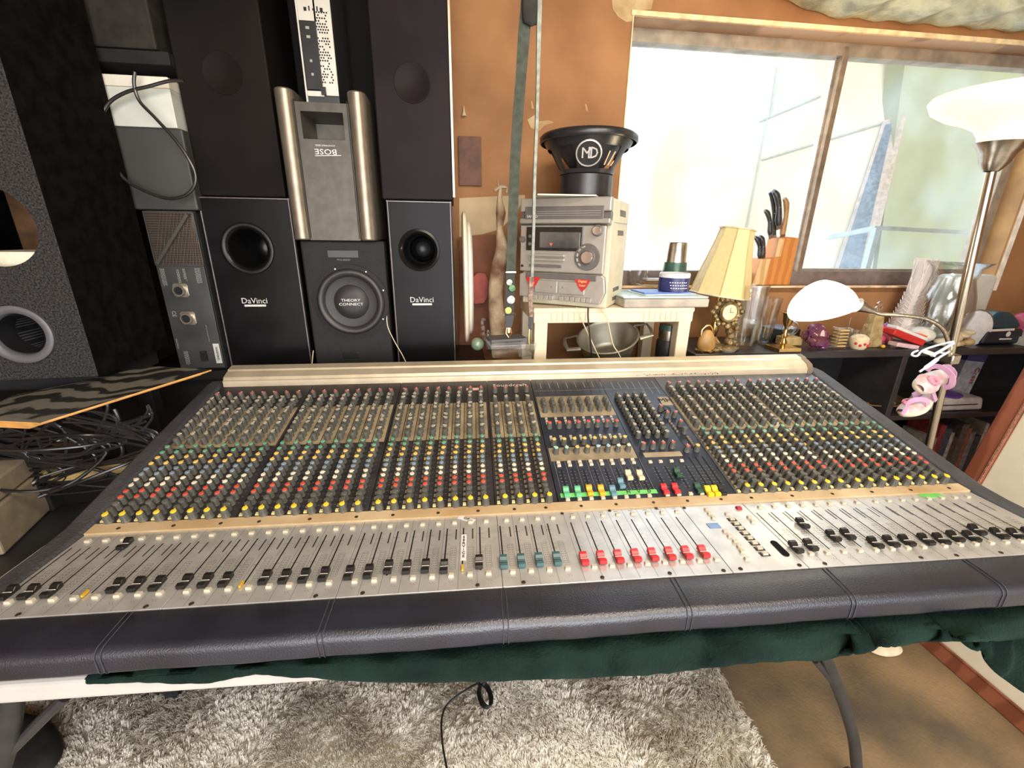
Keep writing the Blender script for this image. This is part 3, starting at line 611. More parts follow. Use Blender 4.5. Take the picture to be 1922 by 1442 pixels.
def tower(x0, x1, z0, z1, label, pc, pr, logo, Y=SY, dep=.25):
    t = thing('tower_speaker', label, 'speaker', ((x0 + x1) / 2, Y, z0), group=None); w_, h_ = x1 - x0, z1 - z0
    mb = MB(); pts = []; n = 40     # front board with a round hole
    cxl, czl, R_ = pc[0] - (x0 + x1) / 2, pc[1] - z0, pr * 1.2
    ring = [(cxl + R_ * math.cos(2 * math.pi * i / n), czl + R_ * math.sin(2 * math.pi * i / n)) for i in range(n)]
    outer = []
    for i in range(n):
        a = 2 * math.pi * i / n; dx, dz = math.cos(a), math.sin(a); k = 1e9
        for lim, comp, o_ in ((w_ / 2, dx, cxl), (-w_ / 2, dx, cxl)):
            if comp and (lim - o_) / comp > 0: k = min(k, (lim - o_) / comp)
        for lim in (0, h_):
            if dz and (lim - czl) / dz > 0: k = min(k, (lim - czl) / dz)
        outer.append((cxl + dx * k, czl + dz * k))
    vs = [(x, 0, z) for x, z in ring] + [(x, 0, z) for x, z in outer]; fs = [(i, (i + 1) % n, n + (i + 1) % n, n + i) for i in range(n)]
    corners = [(-w_ / 2, 0), (w_ / 2, 0), (w_ / 2, h_), (-w_ / 2, h_)]
    for cx_, cz_ in corners:
        i = min(range(n), key=lambda i: (math.atan2(cz_ - czl, cx_ - cxl) - 2 * math.pi * i / n) % (2 * math.pi)); vs.append((cx_, 0, cz_)); fs.append((n + i, len(vs) - 1, n + (i + 1) % n))
    mb.add(vs, [f[::-1] for f in fs], gloss); mb.build('front_panel', t, smooth=0)
    mb = MB(); mb.add([(-w_ / 2, 0, 0), (w_ / 2, 0, 0), (w_ / 2, dep, 0), (-w_ / 2, dep, 0), (-w_ / 2, 0, h_), (w_ / 2, 0, h_), (w_ / 2, dep, h_), (-w_ / 2, dep, h_)], [(0, 3, 2, 1), (4, 5, 6, 7), (1, 2, 6, 5), (2, 3, 7, 6), (3, 0, 4, 7)], gloss)
    mb.build('cabinet_body', t, smooth=0)
    mb = MB(); e = .0035
    for sx in (-1, 1): mb.box((sx * (w_ / 2 - .004), -.001, h_ / 2), (e, .005, h_), edge)
    mb.box((0, -.001, h_ - .003), (w_, .004, e), edge); mb.box((0, -.001, .002), (w_, .004, e), edge); mb.build('edge_trim', t, smooth=0, bevel=.0008)
    mb = MB(); port(mb, pr, (cxl, -.001, czl), .16, mat('port_gloss_black', (.005, .005, .005), .25, spec=.3)); mb.build('port_tube', t, smooth=50)
    text('DaVinci', .024, silverprint, t, (logo[0] - (x0 + x1) / 2, -.0015, logo[1] - z0), FRONT, name='logo_lettering'); MB().box((logo[0] - (x0 + x1) / 2, -.001, logo[1] - z0 - .014), (.062, .001, .006), silverprint).build('logo_bar', t, smooth=0)
    return t
x0, x1, z0, z1 = quadY(433, 562, 368, 683, SY); z0 = shz
P = A(465, 467, Y=SY); Lg = A(478, 565, Y=SY)
tower(x0, A(545, 520, Y=SY).x + .03, z0, A(450, 370, Y=SY).z, 'glossy black tower speaker with one round port, lower box of the left stack', (P.x, P.z), 33 * mpp(P), (Lg.x, Lg.z))
xa, xb = A(738, 560, Y=SY).x, A(853, 560, Y=SY).x; P = A(787, 470, Y=SY); Lg = A(792, 563, Y=SY)
tower(xa, xb, shz, A(790, 377, Y=SY).z, 'glossy black tower speaker with one round port, beside the upright white oval seat', (P.x, P.z), 27 * mpp(P), (Lg.x, Lg.z))
# dull black boxes standing on the two towers
m_blk = mat('dusty_black_vinyl', (.010, .008, .007), .65, var=.45, scale=3, bump=.05, spec=.1)
def upper(x0, x1, z0, label, m=m_blk):
    t = thing('upper_speaker', label, 'speaker', ((x0 + x1) / 2, SY + .01, z0)); h = 2.38 - z0
    box('cabinet_body', -(x1 - x0) / 2, 0, 0, (x1 - x0) / 2, .25, h, m, .004, t)
    mb = MB(); mb.lathe([(.05, -.001), (.049, .0006), (.047, .0006), (.046, 0), (.0, -.001)], m, (.0, -.001, .3), 32, RX(math.pi / 2)); mb.build('grille_ring', t); return t
upper(A(372, 365, Y=SY).x, A(534, 370, Y=SY).x, A(450, 369, Y=SY).z + .001, 'tall dull black speaker box, upper box of the left stack')
ub = upper(A(716, 370, Y=SY).x, A(851, 370, Y=SY).x, A(790, 376, Y=SY).z + .001, 'tall dull black speaker box with scuffs, standing on the tower beside the white oval seat', mat('dusty_plum_black', (.012, .008, .009), .5, var=.45, scale=4, spec=.12))
Pq = A(857, 200, Y=SY); MB().box((0, 0, 0), (.006, .004, .78), mat('worn_edge_silver', (.45, .38, .3), .3, .6)).build('edge_strip', ub).location = (A(851, 370, Y=SY).x - (A(716, 370, Y=SY).x + A(851, 370, Y=SY).x) / 2 + .002, -.002, .4)
# woofer box between the towers
x0, x1 = A(591, 650, Y=SY).x, A(737, 650, Y=SY).x; zt = A(650, 452, Y=SY).z
t = thing('woofer_box', 'matte black bass speaker box with one large round driver between the two towers', 'speaker', ((x0 + x1) / 2, SY - .01, shz)); w_ = x1 - x0
m_vin = mat('charcoal_vinyl', (.016, .015, .016), .6, spec=.25, bump=.15, bscale=250)
box('cabinet_body', -w_ / 2, 0, 0, w_ / 2, .25, zt - shz, m_vin, .006, t)
P = A(660, 567, Y=SY - .01); dz, dx = P.z - shz, P.x - (x0 + x1) / 2; r = 61 * mpp(P)
mb = MB(); mb.lathe([(r * 1.12, 0), (r * 1.12, .004), (r * 1.0, .005)], m_vin, (dx, -.001, dz), 48, RX(math.pi / 2), closed=False); mb.build('mounting_ring', t)
rub = mat('rubber_surround', (.028, .026, .025), .42)
MB().lathe([(r, .003), (r * .98, .010), (r * .9, .014), (r * .8, .008), (r * .76, .002)], rub, (dx, -.001, dz), 48, RX(math.pi / 2), closed=False).build('rubber_surround', t, smooth=60)
MB().lathe([(r * .77, .002), (r * .72, 0), (r * .52, -.001), (r * .5, .003), (r * .25, .006), (0, .007)], mat('cone_black', (.022, .021, .022), .5), (dx, -.001, dz), 48, RX(math.pi / 2), closed=False).build('speaker_cone', t, smooth=60)
for k, s_ in enumerate(('THEORY', 'CONNECT')): text(s_, .0115, printw, t, (dx, -.0095, dz + .006 - k * .012), FRONT, name='cone_lettering', sx=1.3)
text('MTX AUDIO', .007, mat('dim_print', (.25, .24, .22), .5), t, (dx - .01, -.001, zt - shz - .055), FRONT, name='badge_lettering')
MB().box((dx - .01, -.001, zt - shz - .038), (.09, .002, .022), mat('badge_black', (.02, .02, .018), .3)).build('badge', t, bevel=.001)
MB().box((dx - .02, -.001, .035), (.05, .002, .02), mat('badge_dark', (.012, .012, .012), .3)).build('lower_badge', t, bevel=.001)
for a in (60, 110, 20, -30): MB().lathe([(.003, 0), (.002, .003), (0, .003)], chrome, (dx + r * 1.05 * math.cos(math.radians(a)), -.004, dz + r * 1.05 * math.sin(math.radians(a))), 8, RX(math.pi / 2)).build('bolt', t)
# silver grey bass module, upside down
BY = SY - .02; zb = zt + .001; xc = (A(552, 452, Y=BY).x + A(708, 452, Y=BY).x) / 2; wb = A(708, 452, Y=BY).x - A(552, 452, Y=BY).x; H_ = A(590, 168, Y=BY).z - zb
t = thing('bass_module', 'grey bass module with rounded silver sides standing upside down on the woofer box', 'speaker', (xc, BY, zb))
m_sil = mat('satin_graphite_silver', (.27, .235, .18), .33, metal=.65, var=.12, scale=40); m_gra = mat('graphite_front', (.09, .082, .066), .4, metal=.4, var=.15)
mb = MB(); wt = wb * .50
hp = H_ - .03; px0, px1, pz0, pz1 = -.055, .055, H_ - .118, H_ - .052
mb.box((0, .145, hp / 2), (wb * .86, .11, hp), m_gra); mb.box((0, .06, pz0 / 2), (wb * .6, .1, pz0), m_gra); mb.box((0, .06, (pz1 + hp) / 2), (wb * .6, .1, hp - pz1), m_gra)
for a, b, c, d in ((-wb * .30, 0, wb * .30, pz0), (-wb * .30, pz1, wb * .30, hp), (-wb * .30, pz0, px0, pz1), (px1, pz0, wb * .30, pz1)): mb.box(((a + c) / 2, .004, (b + d) / 2), (c - a, .012, d - b), m_gra)
mb.build('front_shell', t, smooth=0)
mb = MB(); o = [(px0, -.003, pz0), (px1, -.003, pz0), (px1, -.003, pz1), (px0, -.003, pz1)]; i_ = [(px0 + .014, .085, pz0 + .016), (px1 - .014, .085, pz0 + .016), (px1 - .014, .085, pz1 - .012), (px0 + .014, .085, pz1 - .012)]
mb.add(o + i_, [(0, 4, 5, 1), (1, 5, 6, 2), (2, 6, 7, 3), (3, 7, 4, 0), (4, 7, 6, 5)], m_gra); mb.build('port_horn', t, smooth=0)
for sx in (-1, 1):
    pf = []; 
    for k in range(9):
        a = math.pi * k / 8; pf.append((sx * (wb * .395 - wb * .105 * math.cos(a)), .012 - .028 * math.sin(a)))
    pf += [(sx * wb * .5, .22), (sx * wb * .29, .22)]
    if sx < 0: pf = pf[::-1]
    MB().prism(pf, 0, H_, m_sil).build('side_pillar', t, smooth=50, bevel=.004)
    MB().box((sx * wb * .29, -.003, H_ / 2 - .01), (.0012, .006, H_ - .03), mat('shadow_gap', (.01, .01, .01), .7)).build('seam_line', t, smooth=0)
Rup = RY(0) @ frame((-1, 0, 0), (0, -1, 0))
text('BOSE', .019, printw, t, (0, -.0025, H_ - .148), Rup, name='logo_lettering', sx=1.35); text('ACOUSTIMASS SERIES', .0055, printw, t, (0, -.0025, H_ - .133), Rup, name='series_lettering')
MB().box((.005, -.0025, H_ - .158), (.07, .001, .0016), printw, RY(-.04)).build('logo_bar', t, smooth=0)
# slim computer standing on the module
CY = SY; zc = zb + hp + .001
xl, xr_ = A(575, 175, Y=CY).x, A(636, 175, Y=CY).x; wc = xr_ - xl; Hc = 2.32 - zc
t = thing('desktop_computer', 'slim computer case with bare white metal front standing on the bass module', 'computer', ((xl + xr_) / 2, CY, zc))
m_tin = mat('zinc_white_metal', (.62, .6, .52), .4, metal=.3, var=.06); box('case', -wc / 2 + .001, .003, 0, wc / 2 - .001, .19, Hc, mat('dark_case', (.03, .03, .032), .4), .002, t)
mb = MB(); zt_ = .021
dz0, dz1 = zt_ + .012, zt_ + .165
mb.box((-wc / 2 + .002, 0, Hc / 2), (.004, .012, Hc), m_tin); mb.box((wc * .25 - .0, 0, (Hc + zt_) / 2), (wc / 2, .006, Hc - zt_), m_tin); mb.box((-wc * .2, 0, zt_ + .003), (wc * .5, .006, .012), m_tin); mb.box((-wc * .2, 0, (dz1 + Hc) / 2), (wc * .5, .006, Hc - dz1), m_tin)
mb.build('front_plate', t, smooth=0)
mb = MB(); mb.box((-wc * .2, -.002, (dz0 + dz1) / 2), (wc * .48, .008, dz1 - dz0), black); mb.build('optical_drive', t, smooth=0, bevel=.001)
mb = MB()
for z_ in (.035, .066, .12, .14): mb.box((-wc * .22, -.0065, dz0 + z_ * .98), (.006 + .003 * (z_ > .1), .001, .006), mat('grey_symbol', (.3, .3, .28), .5))
mb.build('drive_symbols', t, smooth=0)
mb = MB()
for r_ in range(26):
    for c_ in range(5):
        if random.random() < .68: mb.lathe([(.0022, 0), (0, .0003)], matte, (wc * .05 + c_ * .0062 + (r_ % 2) * .003, -.0034, zt_ + .03 + r_ * .0062), 8, RX(math.pi / 2))
mb.build('vent_hole', t, smooth=0, kind='stuff')
mb = MB()
for x_, z_, a, b in ((-.02, .19, .007, .008), (.0, .19, .004, .004), (.02, .19, .007, .009), (-.01, .192, .003, .01), (.01, .192, .003, .01), (0, .225, .04, .016)): mb.box((x_, -.0036, zt_ + z_), (a, .001, b), matte)
mb.box((.005, -.006, .03), (.012, .008, .018), black); mb.build('front_sockets', t, smooth=0)
# rear panel of a powered speaker with two round sockets
PY = 1.40; xl, xr_ = A(318, 600, Y=PY).x, A(404, 600, Y=PY).x; zb_ = shz; ztp = A(300, 396, Y=PY).z; wq = xr_ - xl; hq = ztp - zb_
t = thing('powered_speaker', 'black powered speaker seen from behind with two round metal sockets, left of the towers', 'speaker', ((xl + xr_) / 2, PY, zb_))
m_pan = mat('black_amp_panel', (.045, .045, .043), .4, var=.2, scale=12)
box('cabinet_body', -wq / 2, .006, 0, wq / 2 + .002, .25, hq + .002, matte, .003, t); gz = hq * .68
box('amplifier_panel', -wq / 2, -.002, .006, wq / 2, .006, gz, m_pan, .001, t)
mb = MB(); gh = hq - gz - .004; g0 = gz + .002; zz = mat('grille_wire', (.13, .1, .08), .5, .3)
mb.box((0, .004, g0 + gh / 2), (wq, .004, gh), mat('rusty_shadow', (.03, .02, .015), .8))
for k in range(int(gh / .0065)): mb.tube([(-wq / 2, 0, g0 + .004 + k * .0065), (wq / 2, 0, g0 + .004 + k * .0065)], .0009, zz, 4)
for k in range(15):
    xq = -wq / 2 + k * wq / 14; mb.tube([(xq, -.001, g0), (min(wq / 2, xq + wq * .35), -.001, g0 + gh)], .0009, zz, 4)
mb.tube([(-wq / 2 + .008, -.004, g0 + .004), (wq / 2 - .012, -.004, g0 + gh - .006)], .006, mat('grille_bar', (.07, .065, .06), .5), 4)
for a, b, c, d in ((-wq / 2, g0, wq / 2, g0), (-wq / 2, g0 + gh, wq / 2, g0 + gh), (-wq / 2, g0, -wq / 2, g0 + gh), (wq / 2, g0, wq / 2, g0 + gh)): mb.tube([(a, -.001, b), (c, -.001, d)], .002, mat('grille_frame', (.09, .085, .08), .4, .4), 4)
mb.build('grille', t, smooth=0)
for px_, py_ in ((341, 545), (355, 597)):
    P = A(px_, py_, Y=PY); lx, lz = P.x - (xl + xr_) / 2, P.z - zb_; s_ = .02
    mb = MB(); mb.prism([(-s_, -s_ + .005), (-s_ + .005, -s_), (s_ - .005, -s_), (s_, -s_ + .005), (s_, s_ - .005), (s_ - .005, s_), (-s_ + .005, s_), (-s_, s_ - .005)], 0, .003, mat('nickel', (.5, .45, .36), .3, .8), Matrix.Translation((lx, -.002, lz)) @ FRONT.to_4x4()); o = mb.build('socket_plate', t, smooth=0, bevel=.0006)
    mb = MB(); mb.lathe([(.0165, 0), (.0165, .010), (.0155, .012), (.012, .012), (.012, .004), (.0, .004)], mat('nickel', (.5, .45, .36), .3, .8), (lx - .001, -.004, lz), 28, RX(math.pi / 2), closed=False); mb.lathe([(.0115, .004), (.0105, .009), (0, .009)], black, (lx - .001, -.004, lz), 20, RX(math.pi / 2), closed=False); mb.build('socket', t, smooth=40)
dimp = mat('dim_panel_print', (.33, .33, .3), .6); mb = MB()
def inkrow(mb, x, z, n, vert, m, s=.0016, L=.03):
    for k in range(n):
        u = 0
        while u < L:
            a = random.uniform(.002, .006)
            if vert: mb.box((x + k * s * 1.6, -.0022, z - u - a / 2), (s * .55, .0006, a), m)
            else: mb.box((x + u + a / 2, -.0022, z - k * s * 1.6), (a, .0006, s * .55), m)
            u += a + .0016
inkrow(mb, -wq / 2 + .008, gz - .008, 5, True, dimp, L=.045); inkrow(mb, -.012, gz - .01, 3, True, dimp, L=.035); inkrow(mb, .005, gz - .008, 3, True, dimp, L=.03); inkrow(mb, wq / 2 - .026, gz - .006, 6, True, dimp, L=.04)
inkrow(mb, -wq / 2 + .006, .10, 2, True, dimp, L=.03); inkrow(mb, -wq / 2 + .02, .06, 5, True, dimp, L=.04); inkrow(mb, .035, .14, 1, True, dimp, L=.05)
mb.build('panel_lettering', t, smooth=0, kind='stuff')
text('CE', .015, dimp, t, (-wq / 2 + .018, -.003, gz * .56), FRONT @ RZ(-math.pi / 2), name='mark_lettering')
mb = MB(); mb.box((wq / 2 - .012, -.003, .052), (.017, .001, .062), mat('label_white', (.55, .55, .5), .5)); mb.build('warning_label', t, smooth=0)
text('WARNING', .009, m_ink, t, (wq / 2 - .012, -.0042, .052), FRONT @ RZ(-math.pi / 2), name='warning_lettering')
mb = MB(); mb.box((.012, -.004, .045), (.018, .006, .03), black); mb.lathe([(.008, 0), (.008, .008), (0, .008)], black, (.014, -.004, .045), 16, RX(math.pi / 2)); mb.build('power_inlet', t, smooth=30)
zpw = zb_ + hq
# grey and white cases over it
x0, x1 = A(228, 380, Y=PY).x, A(362, 380, Y=PY).x
t = thing('grey_case', 'dark grey plastic case under a white box, on top of the powered speaker', 'case', ((x0 + x1) / 2, PY + .0, zpw + .003)); zg = A(290, 240, Y=PY).z
box('case_body', -(x1 - x0) / 2 - .01, .0, 0, (x1 - x0) / 2 + .01, .24, zg - zpw - .003, mat('slate_plastic', (.05, .05, .046), .55, var=.15, scale=5), .004, t)
zw = A(260, 143, Y=PY).z
t = thing('white_box', 'plain white box stacked above the dark grey case and behind a hanging black cable', 'box', ((x0 + x1) / 2, PY, zg + .001))
box('box_body', -(x1 - x0) / 2, .0, 0, (x1 - x0) / 2, .24, (zw - zg) * .78, mat('offwhite_board', (.62, .64, .56), .6, var=.04), .002, t)
box('box_lid', -(x1 - x0) / 2 - .002, -.003, (zw - zg) * .78, (x1 - x0) / 2 + .002, .24, zw - zg, mat('ivory_board', (.8, .75, .62), .6, var=.04), .002, t)
t = thing('shelf_board', 'dark shelf above the white box carrying a small black case', 'shelf', (0, 0, zw + .03)); xs = (x0 + x1) / 2
box('board', xs - .18, PY + .01, 0, xs + .10, PY + .25, .03, matte, .002, t)
t = thing('small_black_case', 'small dark case on the shelf above the white box', 'case', (xs, PY + .03, zw + .063)); box('case_body', -.085, -.02, 0, .075, .18, .16, mat('brown_black', (.028, .025, .02), .7, spec=.2, var=.2), .004, t)
k = curve([A(x, y, Y=PY - .035) for x, y in ((345, 152), (318, 152), (280, 162), (240, 172), (208, 190), (193, 215), (193, 240), (207, 285), (228, 330), (262, 354), (310, 372), (345, 368), (364, 350), (366, 325), (350, 292), (325, 258), (290, 220), (262, 190), (252, 160), (253, 135))], 6)
MB().tube(k, .0042, mat('cable_rubber_black', (.02, .018, .017), .3, spec=.7), 8).build('hanging_cable'); o = bpy.data.objects['hanging_cable']; tag(o, 'thick black cable hanging in a loop in front of the white box', 'cable')
# large carpeted speaker box at the far left
BX = A(185, 706, Y=1.08); t = thing('carpeted_speaker', 'huge dark carpeted speaker box with a large round opening at the far left', 'speaker', BX, rz=.08)
m_car = mat('speckled_carpet', (.06, .057, .055), .95, spec=.1, col2=(.012, .012, .012), scale=260, bump=.5, bscale=300); hb = 2.3 - BX.z
wbx = .62
def holed(mb, x0, z0, x1, z1, holes, m, y=0):
    import bmesh
    bm = bmesh.new(); loops = [[(x0, z0), (x1, z0), (x1, z1), (x0, z1)]] + [[(cx_ + r_ * math.cos(2 * math.pi * i / 48), cz_ + r_ * math.sin(2 * math.pi * i / 48)) for i in range(48)] for cx_, cz_, r_ in holes]
    ed = []
    for L_ in loops:
        vv = [bm.verts.new((a, y, b)) for a, b in L_]; ed += [bm.edges.new((vv[i], vv[(i + 1) % len(vv)])) for i in range(len(vv))]
    bmesh.ops.triangle_fill(bm, edges=ed, use_beauty=True, normal=(0, -1, 0)); bm.verts.index_update()
    mb.add([v.co.copy() for v in bm.verts], [tuple(v.index for v in f.verts) for f in bm.faces], m); bm.free()
Rb = RZ(.08)
def lb(x, y):     # pixel on the front face in local x,z
    nn = Rb @ Vector((0, -1, 0)); v = ROT @ Vector(((x - 961) / FPX, (y - 721) / FPX, 1)); o = Vector((0, 0, CAM_H)); p = o + v * ((BX - o).dot(nn) / v.dot(nn)); q = Rb.transposed() @ (p - BX); return q
h1a, h1b = lb(70, 432), lb(-25, 520); c1 = lb(-18, 425); r1 = (lb(72, 430) - c1).length * .98
c2 = lb(38, 628); r2 = (lb(104, 632) - c2).length
mb = MB(); holed(mb, -wbx, 0, 0, hb, [(c1.x, c1.z, r1), (c2.x, c2.z, r2 * .72)], m_car); mb.build('front_panel', t, smooth=0)
mb = MB(); d_ = .31; mb.add([(-wbx, 0, 0), (0, 0, 0), (0, d_, 0), (-wbx, d_, 0), (-wbx, 0, hb), (0, 0, hb), (0, d_, hb), (-wbx, d_, hb)], [(0, 3, 2, 1), (4, 5, 6, 7), (1, 2, 6, 5), (2, 3, 7, 6), (3, 0, 4, 7)], mat('dull_black_carpet', (.007, .006, .006), .95, spec=.05, var=.4)); mb.build('cabinet_body', t, smooth=0)
mb = MB(); mb.lathe([(r2, 0), (r2, .006), (r2 * .95, .008), (r2 * .78, .006), (r2 * .72, 0), (r2 * .66, -.05), (r2 * .66, -.16)], mat('port_grey_rim', (.1, .1, .105), .4, bump=.1), (c2.x, 0, c2.z), 48, RX(math.pi / 2), closed=False); mb.build('port_rim', t, smooth=50)
mb = MB(); mb.lathe([(r2 * .66, 0), (r2 * .66, .16), (0, .16)], mat('port_inner_gloss', (.02, .02, .022), .12, spec=.9), (c2.x, 0.001, c2.z), 40, RX(-math.pi / 2), closed=False); mb.build('port_tube', t, smooth=50)
lx0, lx1 = c1.x - r1 * 1.2, min(c1.x + r1 * 1.2, -.012); mb = MB()
mb.box(((lx0 + lx1) / 2, .2, c1.z), (lx1 - lx0, .01, r1 * 2.6), mat('raw_brown_board', (.12, .055, .02), .8, var=.3)); mb.box(((lx0 + lx1) / 2, .1, c1.z - r1 * .95), (lx1 - lx0 - .02, .16, .05), mat('white_wadding', (.75, .68, .52), .9, bump=.8, bscale=40)); mb.build('inner_lining', t, smooth=0)
mb = MB(); mb.box((c1.x + r1 * .72, .12, c1.z - r1 * .32), (.07, .06, .035), black, RY(.25)); mb.box((c1.x + r1 * .72, .088, c1.z - r1 * .22), (.07, .004, .006), steel, RY(.25)); mb.build('terminal_cup', t, smooth=0)
t = thing('dark_gap_sheet', 'black sheet added for the darkness behind the stacked speakers', 'dark sheet', (0, WY, 0)); MB().box((-1.15, -.008, 1.2), (2.16, .014, 2.36), mat('gap_black', (.006, .006, .006), .95, var=.2)).build('sheet_panel', t, smooth=0)  # black sheet added so the gaps between the speakers stay dark
t = thing('speaker_stand_rack', 'black rack behind the tangle of cables carrying the carpeted speaker', 'rack', (BX.x - .33, BX.y + .17, 0)); box('top', -.33, -.11, BX.z - .05, .28, .12, BX.z - .003, matte, .004, t)
for sx in (-.32, .22):
    for sy in (-.10, .08): box('leg', sx, sy, 0, sx + .04, sy + .04, BX.z - .05, matte, .003, t)
# ------------------------------------------------------------------ wall strap, small things beside the towers
m_strap = mat('green_webbing', (.075, .085, .068), .85, spec=.1, var=.2, scale=60, bump=.3, bscale=500)
def strip(pts, wd, th, m, name, parent, nrm=(0, -1, 0)):
    mb = MB(); pts = [Vector(p) for p in pts]; nrm = Vector(nrm); vs = []
    for i, p in enumerate(pts):
        d = (pts[min(i + 1, len(pts) - 1)] - pts[max(i - 1, 0)]).normalized(); s = d.cross(nrm).normalized(); k = wd[i] if isinstance(wd, list) else wd
        vs += [p - s * k / 2, p + s * k / 2, p + s * k / 2 - nrm * th, p - s * k / 2 - nrm * th]
    fs = [(3, 2, 1, 0)] + [(len(vs) - 4, len(vs) - 3, len(vs) - 2, len(vs) - 1)]
    for i in range(len(pts) - 1):
        for j in range(4): fs.append((i * 4 + j, i * 4 + (j + 1) % 4, i * 4 + 4 + (j + 1) % 4, i * 4 + 4 + j))
    mb.add(vs, fs, m); return mb.build(name, parent, smooth=40)
TY = 1.27; p = A(988, 15, Y=TY); q = mpp(p)
t = thing('hanging_strap', 'dark green webbing strap with badges and a metal clip, hanging in front of the stereo', 'strap', A(985, 0, Y=TY))
t.location = (0, 0, 0)
P_ = lambda L: [A(x, y, Y=TY) for x, y in L]
strip(P_([(990, -60), (988, 10), (984, 60), (979, 130), (972, 220), (967, 300), (963, 400), (960, 480), (959, 510)]), [21 * q, 21 * q, 23 * q] + [21 * q] * 6, .002, m_strap, 'webbing', t)
strip(P_([(958, 514), (957, 560), (956, 592)]), 20 * q, .0035, mat('black_badge_strap', (.02, .02, .02), .6), 'badge_strap', t)
strip(P_([(957, 592), (955, 612), (954, 616)]), [20 * q, 15 * q, 9 * q], .004, mat('dark_leather_tab', (.03, .03, .035), .5), 'leather_tab', t)
MB().box(A(959, 511, Y=TY - .002), (24 * q, .005, 4 * q), chrome).build('slide_buckle', t, bevel=.001)
MB().tube(P_([(946, 592), (946, 588), (967, 588), (967, 592)]), .0012, chrome, 6).build('ring', t)
mb = MB(); mb.tube(P_([(951, 616), (950, 626), (955, 634), (960, 626), (959, 616)]), .0018, brass, 6, closed=True); mb.box(A(955, 620, Y=TY - .003), (5 * q, .004, 12 * q), brass); mb.build('snap_clip', t)
for x, y, r_, c in ((956, 530, 7, (.5, .5, .42)), (961, 541, 8, (.06, .2, .06)), (959, 563, 9.5, (.62, .62, .6)), (954, 583, 8, (.55, .5, .1))):
    MB().lathe([(r_ * q, 0), (r_ * q * .9, .002), (0, .003)], mat('badge_%d' % x, c, .35, var=.5, scale=150), A(x, y, Y=TY - .005), 20, RX(math.pi / 2)).build('badge', t)
t = thing('thin_strap', 'narrow grey strap seen edge-on, hanging just right of the green strap', 'strap', (0, 0, 0)); TY2 = 1.25
P2_ = lambda L: [A(x, y, Y=TY2) for x, y in L]
strip(P2_([(1014, -60), (1013, 20), (1012, 60), (1010, 150), (1008, 230), (1004, 330), (1002, 430), (999, 520)]), [8 * q] * 3 + [6 * q] * 5, .012, mat('pale_webbing', (.3, .33, .28), .8, var=.25, scale=60), 'webbing', t)
strip(P2_([(998, 520), (996, 560), (997, 595)]), [9 * q, 10 * q, 8 * q], .006, mat('flowered_band', (.45, .3, .22), .6, col2=(.1, .07, .05), scale=90), 'patterned_band', t)
strip(P2_([(996, 595), (995, 612), (996, 620)]), [9 * q, 8 * q, 6 * q], .005, black, 'leather_tab', t)
MB().tube(P2_([(994, 618), (993, 640), (997, 662)]), [.0025, .003, .001], brass, 6).build('hook_end', t)
t = thing('strap_hanger', 'dark cloth wrapped over a rail from which the two straps hang', 'hanger', (0, 0, 0)); a = A(984, 8, Y=1.26)
MB().lathe([(0, -.03), (.02, -.022), (.024, 0), (.024, .12), (.02, .2)], mat('dark_cloth', (.035, .035, .03), .9, var=.3), A(998, 22, Y=1.262), 14, sx=1, sy=.5).build('cloth_wrap', t, smooth=60)
MB().tube([Vector((-.3, 1.275, 2.19)), Vector((.4, 1.275, 2.19))], .008, steel, 8).build('rail', t)
# plastic bits on the wall
tag(MB().lathe([(.001, .03), (.003, .015), (.009, 0), (0, 0)], mat('clear_hook', (.7, .55, .4), .2), A(871, 218, Y=WY - .01), 10).build('wall_hook'), 'small clear cone shaped hook on the orange wall beside the tall dark speaker', 'hook')
t = thing('brown_plaque', 'small dark brown board hung on the orange wall right of the speakers', 'plaque', (0, 0, 0)); b0, b1 = A(862, 348, Y=WY - .012), A(903, 257, Y=WY - .012)
box('board', b0.x, WY - .012, b0.z, b1.x, WY - .001, b1.z, mat('dark_brown_board', (.12, .045, .02), .6, var=.3), .001, t)
# upright white oval seat
OY = 1.42; t = thing('oval_seat', 'pale cream oval lid standing on edge against the right hand tower', 'lid', (0, 0, 0)); pc = A(878, 530, Y=OY); hh = (A(878, 396, Y=OY).z - A(878, 655, Y=OY).z) / 2
Rv = RY(math.pi / 2) @ RZ(0)
mb = MB(); n = 40
def ovalring(mb, x, r_, z_r, y0, depth, m, cx_=0):
    vs = []; 
    for xx, k in ((x - .006, .95), (x - .002, 1), (x + .006, 1), (x + .012, .94)):
        for i in range(n):
            a = 2 * math.pi * i / n; vs.append((xx, y0 + depth * k * math.cos(a), pc.z + z_r * k * math.sin(a) * 1))
    fs = [(l * n + i, l * n + (i + 1) % n, (l + 1) * n + (i + 1) % n, (l + 1) * n + i) for l in range(3) for i in range(n)] + [tuple(range(n))[::-1], tuple(3 * n + i for i in range(n))]
    mb.add(vs, fs, m)
ivory = mat('ivory_enamel', (.78, .68, .5), .35, var=.05)
ovalring(mb, pc.x - .008, 0, hh, OY + .09, .13, ivory); mb.build('seat_lid', t, smooth=45)
mb = MB(); ovalring(mb, pc.x + .005, 0, hh * .86, OY + .09, .115, mat('offwhite_enamel', (.7, .68, .6), .35, var=.05)); mb.build('seat_ring', t, smooth=45)
tz = A(900, 668, Y=SY).z - .0
tag(MB().lathe(sph(.0215, 14), mat('green_marble', (.22, .3, .2), .3, col2=(.1, .16, .1), scale=40, coat=.5), A(896, 646, Y=SY - .03), 24).build('glass_ball'), 'green marbled ball in front of the oval lid', 'ball')
t = thing('crystal_figurine', 'small clear crystal animal figurine behind the green marbled ball', 'figurine', (0, 0, 0))
mb = MB(); f0 = A(906, 632, Y=SY + .01)
